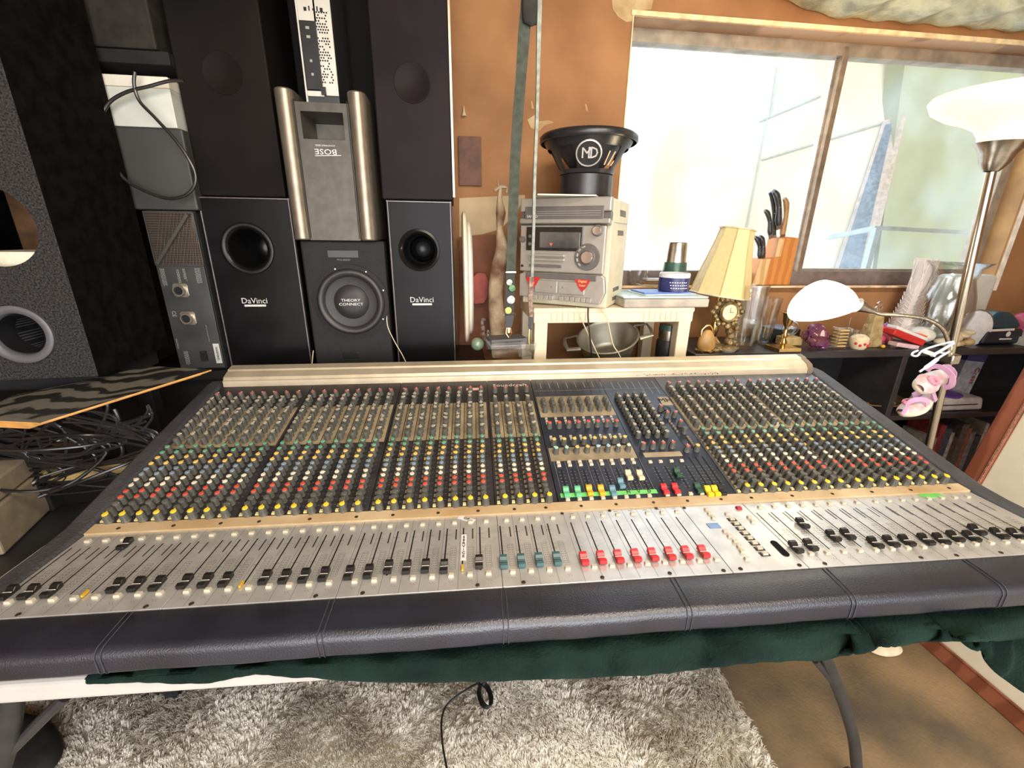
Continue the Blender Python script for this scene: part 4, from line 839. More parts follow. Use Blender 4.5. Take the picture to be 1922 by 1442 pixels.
for dx, dz, a, b in ((0, .012, .012, .016), (0, .035, .009, .016), (-.002, .055, .006, .012), (.003, .068, .008, .007), (.016, .008, .009, .012), (.018, .024, .007, .01)): mb.lathe([(x_, z_ * b / a) for x_, z_ in sph(a, 5)], glass, f0 + Vector((dx, 0, dz - .01)), 7)
mb.build('crystal_body', t, smooth=0)
# low clear tray
t = thing('glass_tray', 'low clear glass dish standing under the two hanging straps', 'tray', (0, 0, 0)); g0 = A(957, 652, Y=SY - .06)
mb = MB(); mb.box(g0, (.135, .10, .042), glass, RZ(.12), 1.12, 1.1); mb.build('dish', t, smooth=0, bevel=.004); mb = MB(); mb.box(g0 + Vector((-.01, .02, .027)), (.12, .07, .006), mat('dark_paper', (.12, .12, .13), .5), RZ(.2)); mb.build('paper_insert', t, smooth=0)
# carved wooden figure and red tile
t = thing('carved_figure', 'tall carved driftwood figure standing behind the green strap', 'carving', (0, 0, 0)); FY = 1.55; m_cv = mat('carved_wood', (.42, .32, .2), .7, col2=(.13, .06, .03), scale=16, bump=.4)
pts = [(0, 0), (938, 664), (935, 610), (930, 560), (934, 510), (942, 470), (938, 430), (940, 400), (938, 375), (940, 350)]; mm = mpp(A(938, 500, Y=FY))
MB().tube(curve([A(x, y, Y=FY) for x, y in pts[1:]], 4), [ .5 * mm * w_ for w_ in np.interp(np.linspace(0, 8, 33), range(9), [44, 42, 34, 34, 30, 14, 22, 12, 6])], m_cv, 12, flat=.7).build('figure_body', t, smooth=60); fb0 = A(938, 664, Y=FY); MB().lathe([(.035, 0), (.03, fb0.z - shz + .01), (0, fb0.z - shz + .01)], m_cv, (fb0.x, FY, shz), 14).build('figure_foot', t)
mb = MB(); mb.tube([A(928, 358, Y=FY), A(938, 350, Y=FY), A(952, 352, Y=FY), A(950, 362, Y=FY)], .006, m_cv, 6); mb.tube([A(936, 350, Y=FY), A(934, 336, Y=FY)], .003, m_cv, 6); mb.build('antlers', t)
t = thing('red_tile', 'red eight sided tile leaning on the wall behind the crystal figurine', 'tile', (0, 0, 0))
blobm = MB(); blob([(888, 520), (896, 512), (910, 513), (916, 525), (915, 556), (908, 568), (892, 570), (886, 560)], WY - .05, .008, mat('red_lacquer', (.4, .05, .02), .5, var=.2), blobm); blobm.build('tile_body', t, smooth=0)
t = thing('brown_board', 'reddish brown board leaning on the wall behind the carved figure', 'board', (0, 0, 0))
blobm = MB(); blob([(862, 445), (940, 440), (945, 560), (940, 668), (862, 668)], WY - .012, .01, mat('red_brown_board', (.2, .07, .03), .7, var=.3, scale=8), blobm); blobm.build('board_panel', t, smooth=0)
# ------------------------------------------------------------------ cream side table
TYF = 1.36; tb = A(1150, 582, Y=TYF); mt = mpp(tb)
L0, R0 = A(1001, 600, Y=TYF), A(1304, 586, Y=TYF); ztab = (A(1001, 579, Y=TYF).z + A(1304, 577, Y=TYF).z) / 2; hap = .045
m_tab = mat('cream_resin', (.76, .66, .46), .5, var=.07, scale=6)
t = thing('side_table', 'cream plastic side table carrying the stereo behind the mixing desk', 'table', ((L0.x + R0.x) / 2, TYF + .16, 0)); wt_ = R0.x - L0.x; dp = .32
mb = MB(); mb.box((0, 0, ztab - .008), (wt_, dp, .016), m_tab); mb.box((0, -dp / 2 + .008, ztab - hap / 2 - .004), (wt_ - .004, .012, hap), m_tab); mb.box((0, dp / 2 - .008, ztab - hap / 2 - .004), (wt_ - .004, .012, hap), m_tab)
for sx in (-1, 1): mb.box((sx * (wt_ / 2 - .008), 0, ztab - hap / 2 - .004), (.012, dp - .02, hap), m_tab)
mb.build('tabletop', t, smooth=0, bevel=.004, seg=3)
mb = MB()
for k in range(7): mb.box((-wt_ / 2 + .06 + k * .019, -dp / 2 + .001, ztab - .028), (.006, .006, .03), m_tab)
for k in range(7): mb.box((wt_ / 2 - .06 - k * .019, -dp / 2 + .001, ztab - .028), (.006, .006, .03), m_tab)
mb.build('apron_ribs', t, smooth=0, bevel=.002)
for sx in (-1, 1):
    for sy in (-1, 1): MB().box((sx * (wt_ / 2 - .027), sy * (dp / 2 - .025), (ztab - hap) / 2), (.035, .035, ztab - hap), m_tab, None, 1.25, 1.25).build('leg', t, smooth=0, bevel=.004)
# stereo: rotated so its right side shows
Sb = A(1134, 580, Y=TYF - .05); Sb.z = ztab + .001; Sl = A(976, 571, Y=TYF + .105)
ang = math.atan2(Sb.y - Sl.y, Sb.x - Sl.x); ws = math.hypot(Sb.x - Sl.x, Sb.y - Sl.y); hs = A(1134, 369, Y=TYF - .05).z - ztab; ds = .225
RS = RZ(ang); org = Sb - RS @ Vector((ws, 0, 0))
t = thing('stereo_system', 'silver compact stereo with two tape decks and knobs on the cream side table', 'stereo', org, RS)
m_ss = mat('silver_plastic', (.42, .4, .35), .35, metal=.4, var=.06); m_sd = mat('dark_grey_face', (.13, .12, .11), .35, var=.1); m_bs = mat('beige_metal_case', (.66, .6, .44), .5, var=.06)
mb = MB(); mb.box((ws / 2, ds / 2 + .02, hs / 2), (ws, ds, hs - .004), m_bs)
mb.build('case', t, smooth=0, bevel=.004)
mb = MB()
for z_, zh, x_ in ((.88, .06, .13), (.7, .05, .12), (.16, .04, .12), (.07, .04, .12)):
    for k in range(24): mb.box((ws + .0005, x_ + .0035 * k - .02 * 0 - .02, hs * z_), (.001, .0013, hs * zh), m_sd, RX(.35))
mb.build('side_vents', t, smooth=0, kind='stuff'); MB().box((ws + .0006, ds / 2 + .03, hs * .79), (.001, ds * .9, .001), m_sd).build('side_seam', t, smooth=0)
def face(x0, z0, x1, z1, m, name, y=-.004, d=.02, bev=.002, lst=None):
    return MB().box((ws * (x0 + x1) / 2, y + d / 2, hs * (z0 + z1) / 2), (ws * (x1 - x0), d, hs * (z1 - z0)), m).build(name, t, smooth=0, bevel=bev)
face(.0, .88, 1, 1.0, m_ss, 'top_lip', -.012, .03, .004); face(0, .80, 1, .88, m_sd, 'disc_fascia', .0, .02)
mb = MB(); mb.box((ws * .5, .0, hs * .79), (ws, .03, hs * .045), m_ss, RX(-.25)); mb.build('fascia_ledge', t, smooth=0, bevel=.003)
face(.06, .81, .93, .925, m_sd, 'disc_tray_door', -.014, .02)
mb = MB(); 
for k in range(3): mb.box((ws * .55, -.0155, hs * (.845 + k * .018)), (ws * .7, .002, .0016), m_ss)
mb.build('tray_lines', t, smooth=0); text('SANYO', .011, printw, t, (ws * .15, -.0155, hs * .838), FRONT, name='logo_lettering')
face(.0, .33, .96, .76, m_ss, 'control_fascia', -.006, .02, .003)
face(.08, .53, .72, .745, mat('display_black', (.02, .02, .02), .12), 'display_panel', -.012, .01); face(.24, .555, .70, .70, mat('display_glass', (.17, .16, .15), .1, col2=(.05, .05, .05), scale=9), 'display_window', -.0135, .004)
MB().prism([(0, 0), (.011, 0), (.0055, -.009)], 0, .0008, mat('orange_mark', (.8, .16, .1), .5), Matrix.Translation((ws * .36, -.0142, hs * .60)) @ FRONT.to_4x4()).build('display_mark', t, smooth=0)
def dial(x, z, r_, name, m=chrome, ring=m_sd):
    mb = MB(); mb.lathe([(r_ * 1.35, 0), (r_ * 1.3, .006), (r_ * 1.05, .007)], ring, (ws * x, -.008, hs * z), 32, RX(math.pi / 2), closed=False); mb.build(name + '_ring', t)
    MB().lathe([(r_, 0), (r_, .014), (r_ * .9, .017), (r_ * .2, .0165), (0, .0165)], mat('dial_silver', (.6, .55, .48), .25, .8), (ws * x, -.010, hs * z), 32, RX(math.pi / 2)).build(name, t)
MB().lathe([(.040, 0), (.038, .007), (0, .008)], m_sd, (ws * .78, -.006, hs * .48), 36, RX(math.pi / 2)).build('dial_plate', t)
dial(.79, .48, .0185, 'volume_dial'); dial(.875, .715, .0125, 'jog_dial')
for k in range(5):
    a = math.radians(115 + k * 27); MB().box((ws * .79 + .0325 * math.cos(a), -.015, hs * .48 + .0325 * math.sin(a)), (.011, .006, .006), m_ss, RY(-(a - math.pi / 2))).build('preset_button', t, smooth=0, bevel=.001)
MB().lathe([(.010, 0), (.009, .008), (0, .009)], m_sd, (ws * .03, -.006, hs * .63), 20, RX(math.pi / 2)).build('power_button', t)
for x, z in ((.13, .66), (.13, .59)): MB().lathe([(.0055, 0), (.005, .006), (0, .006)], m_sd, (ws * x, -.012, hs * z), 14, RX(math.pi / 2)).build('small_knob', t)
MB().lathe([(.004, 0), (.004, .004), (0, .004)], black, (ws * .03, -.005, hs * .38), 12, RX(math.pi / 2)).build('headphone_socket', t)
for z in (.475, .435): face(.12, z, .53, z + .025, m_ss, 'key_bar', -.014, .01, .0015)
face(.12, .375, .5, .40, m_sd, 'key_bar', -.012, .01, .0015)
mb = MB(); mb.prism([(0.06 * ws, .32 * hs), (.95 * ws, .32 * hs), (.98 * ws, .30 * hs), (1.0 * ws, .16 * hs), (.95 * ws, .05 * hs), (.0, .08 * hs), (.0, .30 * hs)], 0, .02, m_ss, Matrix.Translation((0, .012, 0)) @ FRONT.to_4x4()); mb.build('deck_fascia', t, smooth=0, bevel=.003)
face(.08, .265, .9, .315, m_sd, 'deck_slot', -.0115, .006)
for a, b in ((.2, .47), (.48, .78)): face(a, .13, b, .25, m_ss, 'cassette_door', -.014, .01, .002)
m_rl = mat('red_sticker', (.5, .03, .03), .4)
for xx, s1, s2 in ((.175, '6', 'CD'), (.755, 'Digital', 'Tuner')):
    MB().prism([(-.026, .014), (.026, .014), (.012, -.012), (0, -.024), (-.012, -.012)], 0, .0008, m_rl, Matrix.Translation((ws * xx, -.0148, hs * .235)) @ FRONT.to_4x4()).build('sticker', t, smooth=0)
    text(s1, .0105, mat('sticker_yellow', (.85, .65, .25), .5), t, (ws * xx, -.0162, hs * .26), FRONT, name='sticker_lettering'); text(s2, .009, mat('sticker_yellow', (.85, .65, .25), .5), t, (ws * xx, -.0162, hs * .222), FRONT, name='sticker_lettering')
for xx, s_ in ((.4, 'B'), (.53, 'A')): text(s_, .008, m_sd, t, (ws * xx, -.0145, hs * .19), FRONT, name='deck_lettering')
for k in range(12):
    if k == 5: continue
    MB().box((ws * (.15 + k * .062), -.010, hs * .085), (ws * .055, .012, hs * .045), m_ss).build('deck_key', t, smooth=0, bevel=.001)
stz = ztab + hs
# paper under the driver
tag(MB().prism([(-.12, -.06), (.05, -.075), (.075, -.02), (.09, .06), (-.11, .07)], 0, .004, mat('creased_paper', (.72, .68, .55), .7), Matrix.Translation(A(1075, 374, Y=TYF + .04))).build('folded_paper', smooth=0), 'creased sheet of paper lying on top of the stereo under the loudspeaker driver', 'paper')
bpy.data.objects['folded_paper'].location.z += 0
# loudspeaker driver lying face up
DP = A(1098, 366, Y=TYF + .10); md = mpp(DP); DP.z = stz + .008
bpy.data.objects['folded_paper'].data.transform(Matrix.Translation((0, 0, stz + .002 - A(1075, 374, Y=TYF + .04).z)))
t = thing('loudspeaker_driver', 'large black loudspeaker driver resting magnet down on the stereo', 'speaker driver', DP)
m_bk = mat('basket_black', (.02, .02, .022), .3, spec=.6); hm = vz(1098, 324, 366, DP.y); rb = 88 * md; hb_ = vz(1098, 246, 366, DP.y - .05)
MB().lathe([(46 * md, 0), (49 * md, .004), (49 * md, hm - .004), (46 * md, hm), (0, hm)], m_bk, (0, 0, 0), 40).build('magnet', t)
mb = MB(); ht = hb_ - .0
vm = ht / 128
mb.lathe([(rb * .97, ht - 17 * vm), (rb, ht - 14 * vm), (rb, ht - 5 * vm), (rb * .96, ht), (rb * .86, ht + .002), (rb * .84, ht - .006)], m_bk, (0, 0, 0), 56, closed=False)
mb.lathe([(rb * .82, ht - 30 * vm), (rb * .90, ht - 15 * vm), (rb * .86, ht - 15 * vm), (rb * .78, ht - 30 * vm)], m_bk, (0, 0, 0), 56, closed=False)
mb.lathe([(48 * md, hm), (52 * md, hm + 8 * vm), (46 * md, hm + 8 * vm), (44 * md, hm)], m_bk, (0, 0, 0), 40, closed=False)
mb.build('basket_rim', t, smooth=50)
for k in range(6):
    mb = MB(); a = math.radians(k * 60 - 104); w_ = .42 if k == 0 else .16; vs = []
    for r_, z_, ww in ((47 * md, hm + 2 * vm, w_ * .9), (58 * md, hm + 22 * vm, w_ * .85), (rb * .84, ht - 24 * vm, w_)):
        for da in (-ww, -ww / 2, 0, ww / 2, ww):
            for rr in (r_, r_ - .005): vs.append((rr * math.cos(a + da), rr * math.sin(a + da), z_))
    fs = []
    for l in range(2):
        for j in range(4): b = l * 10 + j * 2; fs += [(b, b + 2, b + 12, b + 10), (b + 1, b + 11, b + 13, b + 3)]
        b = l * 10; fs += [(b, b + 10, b + 11, b + 1), (b + 8, b + 9, b + 19, b + 18)]
    mb.add(vs, fs, m_bk)
    mb.build('basket_spoke', t, smooth=40)
MB().lathe([(rb * .84, ht - .004), (30 * md, hm + 14 * vm), (0, hm + 14 * vm)], mat('cone_paper', (.03, .03, .032), .5), (0, 0, 0), 40, closed=False).build('cone', t)
a = math.radians(-104); rl_ = rb * .71; lp = Vector((rl_ * math.cos(a), rl_ * math.sin(a), ht - 44 * vm)); tilt = math.atan2(rb * .84 - 58 * md, (ht - 24 * vm) - (hm + 22 * vm))
RL = frame((math.sin(math.radians(104)), math.cos(math.radians(104)), 0), Vector((math.cos(a) * math.cos(tilt), math.sin(a) * math.cos(tilt), -math.sin(tilt))))
ls = mat('silver_emblem', (.62, .62, .6), .3, .3); mb = MB(); rr = 21 * md; off = Vector((0, 0, .010))
mb.tube([lp + RL @ (Vector((rr * math.cos(k * math.pi / 12), rr * math.sin(k * math.pi / 12), 0)) + off) for k in range(24)], .0035, ls, 6, closed=True, flat=.6)
mb.lathe([(rr, 0), (rr, .002), (0, .002)], m_bk, lp + RL @ Vector((0, 0, .006)), 28, RL)
mb.build('round_emblem', t, smooth=40); text('M', rr * 1.15, ls, t, lp + RL @ Vector((-rr * .15, 0, .011)), RL, name='emblem_lettering', ex=.001, sx=1.1); text('D', rr * 1.25, ls, t, lp + RL @ Vector((rr * .33, 0, .0105)), RL, name='emblem_lettering', ex=.0008)
for k in range(3): MB().tube([(rb * .5 * math.cos(-1.2 + k * .2), rb * .5 * math.sin(-1.2 + k * .2) - .02, hm + 14 * vm), (rb * .72 * math.cos(-1.2 + k * .2), rb * .72 * math.sin(-1.2 + k * .2), ht - 40 * vm)], .002, mat('tinsel_copper', (.7, .35, .2), .4, .6), 6).build('lead_wire', t)
# slab, papers, tin, flask on the right of the table
m_slab = mat('grey_stone', (.42, .38, .32), .7, var=.2, scale=14, bump=.3)
a, b = A(1172, 580, Y=TYF - .015), A(1331, 582, Y=TYF - .015); slz = ztab + .001; hs_ = .028
t = thing('stone_slab', 'rough grey stone slab under a sheet of glass, at the right end of the cream side table', 'slab', ((a.x + b.x) / 2, TYF + .11, slz)); wsl = b.x - a.x - .0
mb = MB(); mb.box((0, 0, hs_ / 2), (wsl, .24, hs_), m_slab); mb.build('stone', t, smooth=0, bevel=.005, seg=3)
MB().box((0, .005, hs_ + .0035), (wsl * 1.0, .23, .005), mat('greenish_glass_sheet', (.55, .75, .72), .15, var=.1, scale=20)).build('glass_sheet', t, smooth=0, bevel=.001)
zs = slz + hs_ + .0065
bk = A(1250, 548, Y=TYF + .06)
tag(MB().box((bk.x, TYF + .10, zs + .002), (.19, .13, .003), mat('white_paper', (.8, .82, .85), .6), RZ(.12)).build('paper_sheet', smooth=0), 'white sheet of paper under the blue book beside the stereo', 'paper')
tag(MB().box((bk.x - .006, TYF + .09, zs + .0065), (.17, .105, .005), mat('blue_cover', (.1, .2, .55), .4), RZ(.06)).build('blue_book', smooth=0), 'thin blue book lying on the glass topped slab', 'book')
tn = A(1263, 545, Y=TYF + .08); tn.z = zs + .0095; k = mpp(tn)
t = thing('round_tin', 'low round navy blue tin with a white lid on the blue book', 'tin', tn); MB().lathe([(26 * k, 0), (27 * k, .002), (27 * k, 25 * k), (26 * k, 26 * k), (0, 26 * k)], mat('navy_tin', (.02, .025, .12), .35), n=32).build('tin_body', t); MB().lathe([(27.5 * k, 25 * k), (27.5 * k, 31 * k), (26 * k, 33 * k), (24 * k, 33 * k), (23 * k, 31 * k), (0, 31 * k)], mat('pale_lid', (.7, .72, .75), .4), n=32).build('lid', t)
text('', .01, printw, None, (0, 0, 0)) if 0 else None
mb = MB()
for r_ in range(3):
    for a_ in range(8):
        an = math.radians(-130 + a_ * 9 + r_ * 3); mb.box((27.3 * k * math.cos(an), 27.3 * k * math.sin(an), (17 - r_ * 5) * k), (2.4 * k, .0006, 1.6 * k), printw, RZ(an + math.pi / 2))
mb.build('tin_lettering', t, smooth=0)
fl = A(1265, 515, Y=TYF + .19); k = mpp(fl); fl.z = zs + .001
t = thing('steel_flask', 'green vacuum flask with a steel cup lid standing behind the navy tin', 'flask', fl); zt0 = (A(1265, 515, Y=TYF + .19).z - fl.z)
MB().lathe([(26 * k, 0), (26 * k, zt0), (21 * k, zt0 + 8 * k), (20 * k, zt0 + 22 * k), (0, zt0 + 22 * k)], mat('hammered_green', (.05, .11, .085), .35, metal=.3, bump=.1), n=28).build('flask_body', t)
MB().lathe([(18 * k, zt0 + 20 * k), (18 * k, zt0 + 23 * k), (16.5 * k, zt0 + 55 * k), (15.5 * k, zt0 + 57 * k), (0, zt0 + 57 * k)], steel, n=28).build('cup_lid', t)
# glass jar, small boxes on the window ledge behind the stereo
gj = A(1196, 540, Y=WY + .04); gj.z = wz0 + .001; k = mpp(gj)
tag(MB().lathe([(10 * k, 0), (17 * k, 8 * k), (18 * k, 24 * k), (14 * k, 42 * k), (12 * k, 46 * k)], glass, gj, 24).build('glass_globe', smooth=60), 'small clear glass globe on the window ledge behind the stereo', 'globe')
t = thing('cassette_box', 'small clear box on the window ledge between the stereo and the flask', 'box', A(1215, 522, Y=WY + .04)); t.location.z = wz0 + .001; MB().box((0, 0, .012), (.04, .03, .024), glass).build('box_body', t, smooth=0, bevel=.002)
t = thing('book_pile', 'low pile of pale books on the window ledge behind the flask', 'books', (0, 0, 0))
for j in range(3): MB().box((A(1225, 530, Y=WY + .03).x + .01 * j, WY + .035, wz0 + .006 + j * .011), (.13 - .01 * j, .04, .009), (cream, mat('brown_cover', (.3, .16, .08), .5), white)[j]).build('book', t, smooth=0, bevel=.001)
# pot under the table
pp = A(1132, 660, Y=TYF + .05); k = mpp(pp)
t = thing('roasting_pot', 'dull grey oval pot with side handles tilted under the side table', 'pot', A(1140, 652, Y=TYF + .13)); m_al = mat('old_aluminium', (.42, .39, .3), .38, metal=.75, var=.2, scale=8)
Rp = RX(math.radians(28)) @ RY(math.radians(-12))
mb = MB(); mb.lathe([(0, -.055), (.06, -.054), (.085, -.04), (.105, .05), (.112, .053), (.106, .055), (.098, .046), (.08, -.034), (.055, -.046), (0, -.047)], m_al, (0, 0, 0), 40, Rp, 1.0, .8); mb.build('pot_body', t, smooth=50)
for sx in (-1, 1): mb = MB(); mb.tube([Rp @ Vector(p_) for p_ in ((sx * .105, -.035, .05), (sx * .15, -.03, .052), (sx * .155, 0, .052), (sx * .15, .03, .052), (sx * .105, .035, .05))], .008, m_al, 8, flat=.5); mb.build('handle', t)
sp = thing('low_box', 'dark box under the side table on which the grey pot rests', 'box', (A(1140, 652, Y=TYF + .13).x, TYF + .13, 0)); box('box_body', -.1, -.09, 0, .1, .1, A(1140, 652, Y=TYF + .13).z - .078, matte, .003, sp)
fb = A(1255, 632, Y=TYF + .10); k = mpp(fb); fz = A(1255, 690, Y=TYF + .10).z
t = thing('dark_flask', 'dark flask with green and steel neck standing behind the right leg of the side table', 'flask', (fb.x, fb.y, fz))
MB().lathe([(20 * k, 0), (21 * k, 4 * k), (21 * k, 52 * k), (19 * k, 56 * k), (0, 56 * k)], mat('flask_black', (.02, .02, .022), .4), n=24).build('flask_body', t); MB().lathe([(19 * k, 56 * k), (19 * k, 74 * k), (0, 74 * k)], steel, n=24).build('steel_band', t); MB().lathe([(19.5 * k, 74 * k), (18.5 * k, 84 * k), (0, 84 * k)], mat('hammered_green', (.05, .11, .085), .35), n=24).build('green_cap', t)
box('box_body', -.05, -.05, 0, .05, .05, fz - .001, matte, .002, thing('small_stand', 'dark stand hidden under the flask below the side table', 'stand', (fb.x, fb.y, 0)))
# cords falling in front of the table
def cord(name, label, pts, r_, m, cat='cord', group=None, n=5): return tag(MB().tube(curve(pts, n), r_, m, 8).build(name), label, cat, group)
cy_ = TYF - .02
cord('power_cord', 'black power cord hanging from the stereo in front of the side table', [A(1104, 578, Y=TYF - .028), A(1104, 600, Y=cy_ - .01), A(1108, 640, Y=cy_ - .01), A(1112, 690, Y=cy_)], .0028, black)
cord('speaker_wire', 'cream wire hanging on the left of the black power cord', [A(1082, 577, Y=TYF - .025), A(1090, 597, Y=cy_), A(1110, 640, Y=cy_), A(1133, 690, Y=cy_)], .0018, cream)
cord('speaker_wire', 'cream wire hanging on the right of the black power cord across the pot', [A(1128, 580, Y=TYF - .028), A(1140, 600, Y=cy_), A(1150, 645, Y=cy_), A(1162, 665, Y=cy_), A(1172, 690, Y=cy_)], .0018, cream)
cord('thin_wire', 'thin cream wire hanging down the front of the tower by the woofer box', [A(727, 575, Y=SY - .012), A(727, 610, Y=SY - .012), A(740, 640, Y=SY - .015), A(756, 668, Y=SY - .02), A(768, 694, Y=SY - .04)], .0015, cream)
cord('thin_wire', 'short cream wire hanging below the left edge of the woofer box', [A(588, 658, Y=SY - .02), A(586, 680, Y=SY - .02), A(585, 697, Y=SY - .04)], .0015, cream)
# ------------------------------------------------------------------ shelving on the right
CYF = 1.42; e0 = A(1312, 661, Y=CYF); e1 = A(1905, 656, Y=CYF); zc_ = (e0.z + e1.z) / 2
m_shelf = mat('charcoal_shelf', (.035, .032, .034), .35, var=.25, scale=10)
cb = thing('bookshelf', 'long black shelving unit crowded with ornaments on the right of the room', 'bookshelf', (0, 0, 0)); cx0, cx1 = e0.x - .012, 2.72; cyb = WY - .004
zl = A(1800, 778, Y=CYF + .0).z; mid = A(1845, 790, Y=CYF).x
box('top', cx0, CYF, zc_ - .028, cx1, cyb, zc_, m_shelf, .004, cb); box('back_panel', cx0, cyb - .01, 0, cx1, cyb, zc_ - .028, matte, 0, cb)
for n_, x_ in enumerate((cx0, A(1480, 700, Y=CYF).x, A(1700, 700, Y=CYF).x - .02, 2.69)): box('upright', x_, CYF + .01, 0, x_ + .025, cyb - .01, zc_ - .028, m_shelf, .002, cb)
for z_ in (zl, zl - .34, .08): box('shelf', cx0 + .02, CYF + .012, z_ - .022, cx1, cyb - .01, z_, m_shelf, .002, cb)
# painted plate and clutter on the dark shelf behind the desk
pz = A(1660, 752, Y=CYF + .03); 
sx_ = .12
t = thing('painted_tray', 'round dark tray with red and green streaks on the shelf behind the desk', 'tray', (A(1640, 745, Y=CYF + .12).x, CYF + .135, zl + .02)); m_pt = mat('streaked_paint', (.03, .03, .03), .4, col2=(.6, .25, .06), scale=24, wave=(18, 9, 'Y'))
MB().lathe([(.10, 0), (.14, .012), (.142, .018), (.136, .016), (.1, .005), (0, .005)], mat('tray_lacquer', (.06, .045, .03), .3, col2=(.25, .16, .07), scale=22), (0, 0, 0), 40, sy=.75).build('tray_dish', t)
for c, pts in (((.7, .08, .02), [(-.09, -.03), (.02, -.06)]), ((.8, .3, .03), [(-.04, -.08), (.05, -.075)]), ((.25, .5, .08), [(0, -.06), (.07, -.05)]), ((.6, .05, .03), [(-.02, -.01), (.09, -.02)]), ((.1, .3, .4), [(-.1, -.01), (-.03, -.03)])):
    MB().tube([Vector((pts[0][0], pts[0][1], .004)), Vector((pts[1][0], pts[1][1], .004))], .005, mat('paint_%d' % int(c[0] * 100 + c[1] * 1000), c, .4), 6).build('paint_streak', t)
MB().box((0, 0, -.009), (.14, .10, .018), matte).build('base', t, smooth=0)
# white appliance and boxed tubes on the shelf, books below
wp = A(1800, 768, Y=CYF + .03); t = thing('white_appliance', 'white plastic appliance with a purple top on the dark shelf behind the sandals', 'appliance', (wp.x, CYF + .09, zl + .001)); ws_ = (A(1850, 770, Y=CYF).x - A(1756, 770, Y=CYF).x)
MB().box((0, 0, .0275), (ws_, .12, .055), mat('appliance_white', (.6, .6, .62), .4), None, .94, .9).build('shell', t, smooth=40, bevel=.012, seg=4); MB().lathe([(.07, 0), (.066, .008), (.05, .014), (0, .016)], mat('purple_top', (.12, .06, .35), .35), (-.015, -.005, .052), 28, sy=.65).build('purple_lid', t); MB().box((0, -.0585, .028), (ws_ * .7, .004, .003), black).build('slot', t, smooth=0)
bxp = A(1812, 730, Y=CYF + .16); t = thing('blue_white_box', 'tall leaning blue and white printed box behind the white appliance', 'box', (bxp.x, CYF + .2, zl + .001)); RB_ = RY(.12); hbx = zc_ - zl - .06
MB().box(RB_ @ Vector((0, 0, hbx / 2)) + Vector((0, 0, .01)), (.10, .05, hbx - .01), mat('box_white_print', (.55, .56, .6), .5, col2=(.3, .33, .45), scale=40), RB_).build('box_body', t, smooth=0)
MB().box(RB_ @ Vector((0, -.001, hbx - .035)) + Vector((0, 0, .01)), (.102, .052, .045), mat('box_navy', (.05, .06, .2), .5), RB_).build('navy_band', t, smooth=0); text('Crest', .034, mat('dark_red_print', (.4, .05, .06), .5), t, RB_ @ Vector((.03, -.028, hbx * .45)) + Vector((0, 0, .01)), RB_ @ FRONT @ RZ(-math.pi / 2), name='box_lettering')
xb = A(1745, 860, Y=CYF + .05).x; cols = [(.3, .28, .25), (.25, .04, .04), (.06, .08, .12), (.45, .43, .4), (.08, .06, .05), (.12, .1, .1), (.3, .1, .06), (.2, .2, .2), (.05, .05, .06), (.4, .36, .3), (.1, .1, .13), (.06, .05, .05)]
for k in range(12):
    wb_ = .018 + .008 * (k % 3); hk = .2 + .02 * ((k * 7) % 4)
    o = MB().box((0, 0, hk / 2), (wb_, .14, hk), mat('spine_%d' % k, cols[k], .5, var=.3, scale=60)).build('book', None, smooth=0, bevel=.001); o.location = (xb + wb_ / 2, CYF + .13, zl - .338); xb += wb_ + .001
    tag(o, 'dark spined book upright on the low shelf behind the steel lamp pole', 'book', 'upright books on the low shelf')
# ------------------------------------------------------------------ floor lamp with reading arm
LY = 1.10
lt, lbm = A(1860, 322, Y=LY), A(1741, 845, Y=LY + .04)
dirp = (lt - lbm).normalized(); lf = lbm - dirp * (lbm.z / dirp.z); k = mpp(lt)
t = thing('floor_lamp', 'tall brushed steel floor lamp with a glowing glass bowl and a curved reading arm', 'floor lamp', lf); m_pole = mat('satin_steel_pole', (.6, .55, .45), .2, 1, var=.05); LL = lambda p: p - lf
MB().tube([Vector((0, 0, .02)), LL(lt)], .0115, m_pole, 20).build('pole', t); MB().lathe([(.13, 0), (.13, .012), (.1, .02), (.02, .026), (0, .026)], m_pole, (0, 0, 0), 40).build('base', t)
Rl = frame((1, 0, 0), dirp); sh0 = lt
MB().lathe([(.016, -.0), (.019, .004), (.030, .02), (.036, .04), (.050, .062), (.055, .068), (.05, .068), (.03, .03), (0, .02)], steel, LL(sh0), 36, Rl, closed=False).build('shade_holder', t)
shade = mat('frosted_lit_glass', (.95, .85, .6), .4, var=.03, emit=(1, .84, .58), es=.6)
prf = [(.048, .066), (.052, .08), (.068, .098), (.10, .112), (.15, .126), (.19, .145), (.205, .168), (.198, .178)]; prf = [(.048 + (r_ - .048) * .80, .066 + (z_ - .066) * 1.0) for r_, z_ in prf]
pin = [(r_ - .004, z_ + .002) for r_, z_ in prf][::-1]
MB().lathe(prf + pin, shade, LL(sh0), 56, Rl, closed=False).build('glass_bowl', t, smooth=60)
MB().lathe(sph(.03, 10), mat('lit_bulb', (1, .9, .7), .4, emit=(1, .8, .5), es=4), LL(sh0) + Rl @ Vector((0, 0, .13)), 20).build('bulb', t)
light('floor_lamp_light', 'POINT', sh0 + dirp * .17, 6, (1, .66, .34), rad=.05)
arm = [A(x, y, Y=yy) for x, y, yy in ((1780, 668, 1.08), (1779, 640, 1.08), (1766, 614, 1.085), (1735, 598, 1.10), (1690, 592, 1.12), (1655, 590, 1.14), (1636, 584, 1.15))]
MB().tube([LL(p) for p in curve(arm, 8)], .0055, mat('goose_neck', (.42, .36, .26), .35, .9, var=.3, scale=200), 12).build('gooseneck', t)
MB().box(LL((A(1779, 672, Y=1.08) + A(1779, 672, Y=LY + .03)) / 2), (.03, .05, .03), steel).build('arm_bracket', t, bevel=.004)
